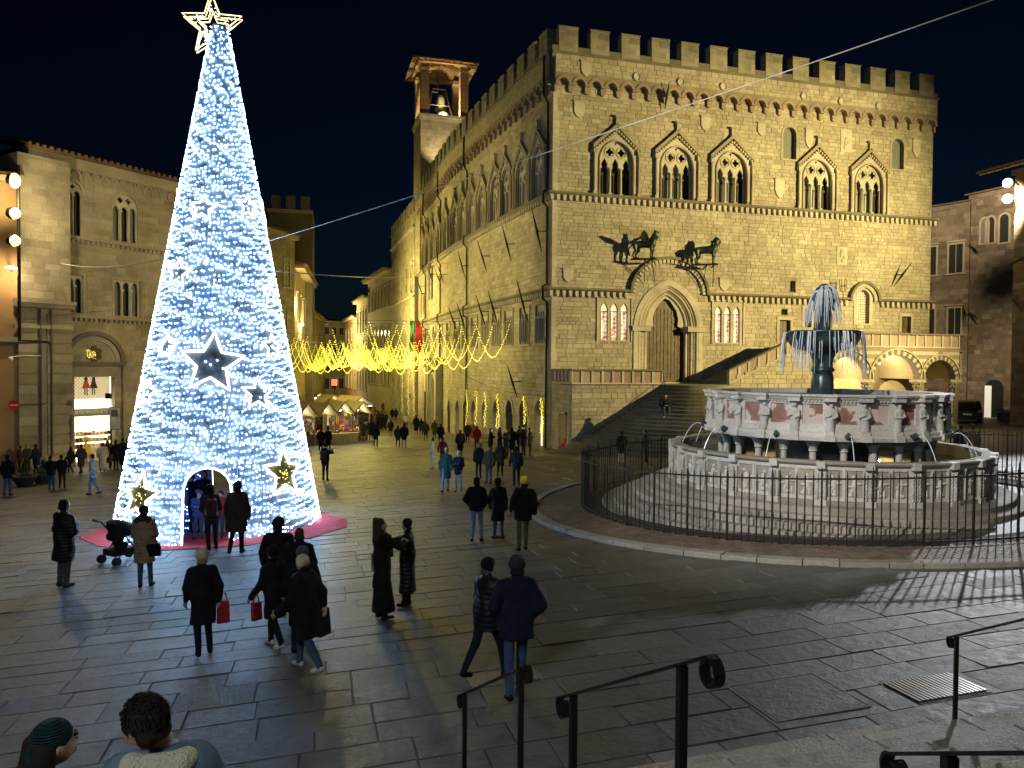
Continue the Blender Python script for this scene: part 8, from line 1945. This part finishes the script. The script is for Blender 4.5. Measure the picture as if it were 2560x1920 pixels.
# corso strollers (crop at 680,740)
def Q_(x,hy,fy,*a,**k): return person(680+x/3.6065,740+hy/3.6065,740+fy/3.6065,*a,**k)
G2 = 'people walking on the corso'
for x,hy,fy,hd,cc,lg,lab,ln in ((440,1190,1400,20,'black','black','left one of the couple before the first stall','coat'),(505,1185,1395,-10,'black','black','right one of the couple before the first stall','coat'),(820,1125,1305,10,'dgrey','cream','person in grey coat and cream trousers at the stall corner','coat'),(852,1110,1290,0,'olive','khaki','person in olive behind the grey coat at the stall corner','jacket'),(890,1105,1298,5,'black','black','person in long black coat at the stall corner','coat'),(935,1155,1360,-5,'navy','dgrey','man in dark hooded jacket standing alone right of the stalls','jacket'),(990,1070,1215,10,'black','black','man in black walking past the stall end','coat'),(1070,1112,1270,0,'black','khaki','person in black jacket and khaki trousers mid corso','jacket'),(1084,1010,1130,0,'black','dgrey','left one of a dark pair far up the corso','jacket'),(1116,1010,1130,0,'navy','dgrey','right one of a dark pair far up the corso','jacket'),(1135,1165,1365,0,'dgrey','dgrey','shorter one of the couple walking side by side mid corso','jacket'),(1190,1145,1370,5,'black','lgrey','taller one of the couple mid corso, light trousers','jacket'),(1200,975,1105,0,'black','black','person in black with long brown hair up the corso','coat'),(1210,1075,1190,0,'white','black','person in fluffy white jacket up the corso','short'),(1255,985,1110,0,'black','black','dark coated person near the carved portal','coat'),(1300,1075,1255,0,'black','cream','person in black coat and pale stockings near the palace wall','coat'),(1345,1100,1262,0,'navy','black','person in navy jacket near the palace wall','jacket'),(1385,1125,1310,0,'dgrey','black','person in charcoal jacket walking away by the palace wall','jacket'),(1465,1135,1285,0,'olive','dgrey','person in grey green coat close to the palace wall','coat'),(1520,1200,1345,0,'black','black','stooped person in black behind the maroon coat','jacket'),(1165,970,1080,170,'maroon','black','person in dark red far up the corso','jacket'),(1330,1000,1110,10,'black','black','tall dark person by the carved portal','coat'),(1365,1015,1120,0,'orange','black','person in orange brown by the carved portal','jacket'),(975,912,1020,0,'black','black','left dark figure beyond the stall end','coat'),(1018,905,1005,0,'black','black','broad dark figure beyond the stall end','coat'),(1106,915,1010,0,'brown','black','person in brown leaning at the far shop','coat'),(1002,960,1060,20,'grey','black','person in grey just beyond the stall end','coat'),(660,1128,1235,0,'grey','black','customer in grey at the purple lit stall','coat'),(724,1130,1235,10,'navy','black','customer in navy at the purple lit stall','coat')):
    Q_(x,hy,fy,hd,cc,lg,lab,ln,group=G2,hair='dkbrown' if x != 1200 else 'blond',stride=.3 if fy > 1150 else 0,hat='black' if x in (990,505) else None)
# people by the left building (crop at 0,640)
def W_(x,hy,fy,*a,**k): return person(x/2.764,640+hy/2.764,640+fy/2.764,*a,**k)
G3 = 'people in front of the chocolate shop'
for x,hy,fy,hd,cc,lg,lab,ln in ((50,1370,1655,0,'black','jeans','person in black jacket and jeans at the left picture edge','jacket'),(136,1328,1490,120,'maroon','black','person in maroon jacket behind the shrubs','jacket'),(188,1335,1480,-120,'dgrey','black','person in grey behind the shrubs','jacket'),(255,1298,1512,90,'navy','black','tall man in dark blue walking past the planters','coat'),(356,1378,1618,10,'black','jeans','person in black puffer and jeans looking at a phone','jacket'),(430,1374,1608,20,'black','black','person all in black beside the phone user','jacket'),(487,1330,1500,90,'black','black','dark figure walking left past the pier','jacket'),(560,1298,1505,70,'dgrey','brown','person in charcoal coat striding before the shop','coat'),(655,1366,1648,120,'white','ljeans','young man in white denim jacket and blue jeans walking left','jacket'),(710,1288,1488,30,'cream','black','woman in long cream coat by the information sign','long'),(745,1272,1470,0,'brown','black','person in brown behind the information sign','coat'),(800,1268,1482,0,'black','black','woman in knee length black coat right of the information sign','coat'),(852,1258,1478,10,'black','black','woman in long black coat beside the light tree','long'),(884,1262,1470,-20,'pink','black','person in pink half hidden by the light tree','jacket')):
    W_(x,hy,fy,hd,cc,lg,lab,ln,group=G3,stride=.6 if x in (255,487,560,655) else 0,arms='phone' if x in (356,430) else 'hang',hair='black' if x in (655,710) else 'dkbrown')
# behind the fence
person(1552,1093,1158,20,'black','white','person in black leaning on the fence behind the fountain','coat',group=G1); person(1615,1098,1155,90,'dgrey','black','stooping person behind the fence near the stair foot','jacket',group=G1)
person(2397,1104,1165,20,'black','black','left of two dark haired people beyond the fountain at the right','jacket',H=1.6,group=G1); person(2428,1102,1165,-20,'brown','black','right of two dark haired people beyond the fountain at the right','jacket',H=1.6,group=G1)
# seated figures
def seated(q, head, coat, legs, hat, hair, label, f=1.0, h=.03, kind='wool', collar=None, turn=0, cover=None):
    c = lambda *v: tuple(x*f for x in v); ct,sn = math.cos(R(turn)),math.sin(R(turn))
    def hp(x,y,z): return (f*(x*ct-y*sn),f*(x*sn+y*ct),f*z)
    B = [caps(c(-.10,0,.10),c(-.13,.42,.14),.095*f,.07*f,1,.03),caps(c(.10,0,.10),c(.13,.42,.14),.095*f,.07*f,1,.03),caps(c(-.13,.42,.14),c(-.14,.48,-.28),.068*f,.05*f,1,.03),caps(c(.13,.42,.14),c(.14,.48,-.28),.068*f,.05*f,1,.03),caps(c(-.14,.47,-.33),c(-.15,.62,-.35),.05*f,.04*f,2,.02),caps(c(.14,.47,-.33),c(.15,.62,-.35),.05*f,.04*f,2,.02),
         caps(c(0,.0,.12),c(0,.06,.50),.14*f,.15*f,3,.05,sc=(1.15,.8,1)),caps(c(-.13,.06,.56),c(.13,.06,.56),.085*f,.085*f,3,.06),caps(c(0,.06,.60),c(0,.08,.70),.052*f,.05*f,0,.02),ell(hp(0,.105,.80),(.078*f,.095*f,.11*f),0,.02),caps(hp(0,.15,.74),hp(0,.175,.74),.045*f,.03*f,0,.03),caps(hp(0,.190,.815),hp(0,.207,.788),.010*f,.013*f,0,.012),ell(hp(.079,.095,.79),(.016*f,.026*f,.034*f),0,.006),ell(hp(-.079,.095,.79),(.016*f,.026*f,.034*f),0,.006)]
    if h < .02: B += [ell(hp(sg*.032,.192,.825),(.017*f,.011*f,.011*f),4,.003) for sg in (-1,1)]+[caps(hp(-.025,.196,.745),hp(.025,.196,.745),.009*f,.009*f,5,.005)]
    C = [caps(c(0,-.01,.10),c(0,.055,.48),.18*f,.175*f,0,.05,sc=(1.15,.82,1)),caps(c(-.13,.05,.55),c(.13,.05,.55),.108*f,.108*f,0,.07)]
    for sg in (-1,1): B += [caps(c(sg*.2,.07,.54),c(sg*.26,.16,.30),.055*f,.045*f,3,.03),caps(c(sg*.26,.16,.30),c(sg*.08,.36,.27),.043*f,.034*f,3,.02),ell(c(sg*.05,.39,.27),(.04*f,.05*f,.035*f),0,.01)]; C += [caps(c(sg*.2,.06,.54),c(sg*.27,.15,.30),.085*f,.075*f,0,.04),caps(c(sg*.27,.15,.30),c(sg*.09,.35,.27),.072*f,.055*f,0,.03)]
    o = link('person',sdf_mesh(B,h,'person',['skin',cloth(K[legs],'denim'),cloth(K['white'] if h > .025 else K['black']),cloth(K[coat]),'shutter','lips']),loc=q); o.rotation_euler = (0,0,R(head)); tag(o,label,'person')
    link('jacket',sdf_mesh(C,h,'jacket',[cloth(K[coat],kind)],zcut=.02*f,fold=.010,seed=3),o)
    if collar: link('collar',sdf_mesh([caps(c(-.12,-.02,.62),c(.12,-.02,.62),.05*f,.05*f,0,.04),caps(c(-.13,.0,.62),c(-.12,.14,.57),.05*f,.045*f,0,.04),caps(c(.13,.0,.62),c(.12,.14,.57),.05*f,.045*f,0,.04),caps(c(-.09,-.06,.57),c(.09,-.06,.57),.05*f,.05*f,0,.04)],h,'collar',['fleece']),o)
    hc = [ell(hp(0,.085,.835),(.092*f,.105*f,.092*f),0,.02),caps(hp(-.045,.03,.76),hp(.045,.03,.76),.055*f,.055*f,0,.03)]
    if h < .02 and not hat:
        strands_ = MB(); rr = random.Random(6)
        for i in range(1900):
            a,b_ = rr.uniform(0,6.28),math.acos(rr.uniform(-.35,1)); d = Vector((math.cos(a)*math.sin(b_),math.sin(a)*math.sin(b_),math.cos(b_)))
            if d.y > .55 and d.z < .45: continue
            root = Vector((d.x*.086,.085+d.y*.098,.835+d.z*.088)); fl = Vector((rr.uniform(-.6,.6)+d.x*.3,-.5+d.y*.5,.25 if d.z > .5 else -.7)); fl = (fl-d*fl.dot(d)).normalized(); L_ = rr.uniform(.025,.055); cu = Vector((rr.uniform(-1,1),rr.uniform(-1,1),rr.uniform(-1,1)))*.010
            p = [root,root+fl*L_*.5+d*.014+cu,root+fl*L_+d*rr.uniform(.004,.018)+cu]; strands_.tube([Vector(hp(*q_)) for q_ in p],[.0045,.0035,.001],3,cap=False)
        ho = link('hair_strands',strands_.mesh('hair_strands',cloth(K[hair])),o); ho['kind'] = 'stuff'
    link('hat' if hat else 'hair',sdf_mesh(hc,h*.8,'hat' if hat else 'hair',[cloth(K[hat or hair],'knit' if hat else 'wool')]),o)
    if cover == 'long': link('hair',sdf_mesh([caps(hp(-.06,.03,.80),hp(-.08,-.02,.5),.055*f,.05*f,0,.03),caps(hp(.06,.03,.80),hp(.08,.02,.5),.055*f,.05*f,0,.03)],h,'hair',[cloth(K[hair])]),o)
    return o
mq_ = at(398,1784,3.75); seated(Vector((mq_.x,mq_.y,mq_.z-.86)),15,'denim','black',None,'dkbrown','man in denim jacket with cream fleece collar sitting in the bottom left corner',1.0,.012,'denim','cream',turn=62)
wq_ = at(80,1876,3.75); wo = seated(Vector((wq_.x,wq_.y,wq_.z-.80)),-12,'black','black','teal','dkbrown','woman in black and teal knitted hat sitting in the bottom left corner',1.0,.013,'wool','white',turn=-28,cover='long')
sq_ = F1(6.6,PJ+3.3,0); sq_ = Vector((at(1662,1045,sq_.y).x,sq_.y,0)); rr_ = math.hypot(sq_.x-FCn.x,sq_.y-FCn.y); i_ = int((rr_-2.15)/.325); sq_.z = LZ-.02-.185*(i_+1)-.02
seated(sq_,180,'navy','jeans','black','black','person in dark jacket sitting alone on the palace stairs',1.0,.04)
# glasses of the seated woman, cap peak, checked hat pattern, carried umbrella
mb = MB(); mb.tube([(.03+.024*math.cos(t*.5),0,.022*math.sin(t*.5)) for t in range(13)],.003,4); mb.tube([(-.032+.024*math.cos(t*.5),0,.022*math.sin(t*.5)) for t in range(13)],.003,4); g_o = link('glasses',mb.mesh('glasses','rust_iron'),wo); g_o.location = (.088,.172,.822); g_o.rotation_euler = (0,0,R(-28))
# far crowd in the market
rc2 = random.Random(33); tmpl = []
for i in range(6):
    P = [caps((-.08,0,.05),(-.08,.05,.85),.09,.11,1,.04),caps((.08,.1,.05),(.08,0,.85),.09,.11,1,.04),caps((0,0,.8),(0,0,1.35),.2,.19,0,.08,sc=(1.15,.8,1)),caps((-.24,0,1.35),(-.27,.05,.9),.08,.06,0,.04),caps((.24,0,1.35),(.27,.1,.95),.08,.06,0,.04),ell((0,0,1.62),(.1,.11,.13),2,.03)]
    me = sdf_mesh(P,.085,'t',['skin','skin','skin']); n = len(me.vertices); co = np.zeros(n*3,np.float32); me.vertices.foreach_get('co',co); tmpl.append((co.reshape(-1,3),[tuple(p.vertices) for p in me.polygons],[p.material_index for p in me.polygons])); bpy.data.meshes.remove(me)
mb = MB(); cm_ = [cloth(K[k]) for k in ('black','navy','dgrey','brown','maroon','grey')]+['skin',cloth(K['dkbrown'])]
for i in range(340):
    y = rc2.uniform(77,150); t = rc2.random(); xl,xr = left_x(y)+1.5,wall_x(min(y,140))-1.5; x = xl+(xr-xl)*(t**1.3)*(.75 if y < 110 else 1)
    co,fs,ms_ = tmpl[i%6]; a = rc2.uniform(0,6.28); s_ = rc2.uniform(.92,1.06); ca,sa = math.cos(a)*s_,math.sin(a)*s_; z = G(x,y); k = rc2.randrange(6); b0 = len(mb.v)
    mb.v.extend([(x+ca*v[0]-sa*v[1],y+sa*v[0]+ca*v[1],z+v[2]*s_) for v in co]); mb.f.extend([[j+b0 for j in f_] for f_ in fs]); mb.r.extend([.5]*len(fs)); mb.m.extend([(k if m_ == 0 else ((k+1)%3 if m_ == 1 else (7 if rc2.random() < .7 else 6))) for m_ in ms_])
o = mb.build('crowd',cm_,smooth=True); tag(o,'dense crowd filling the far market street under the garlands','crowd',kind='stuff')
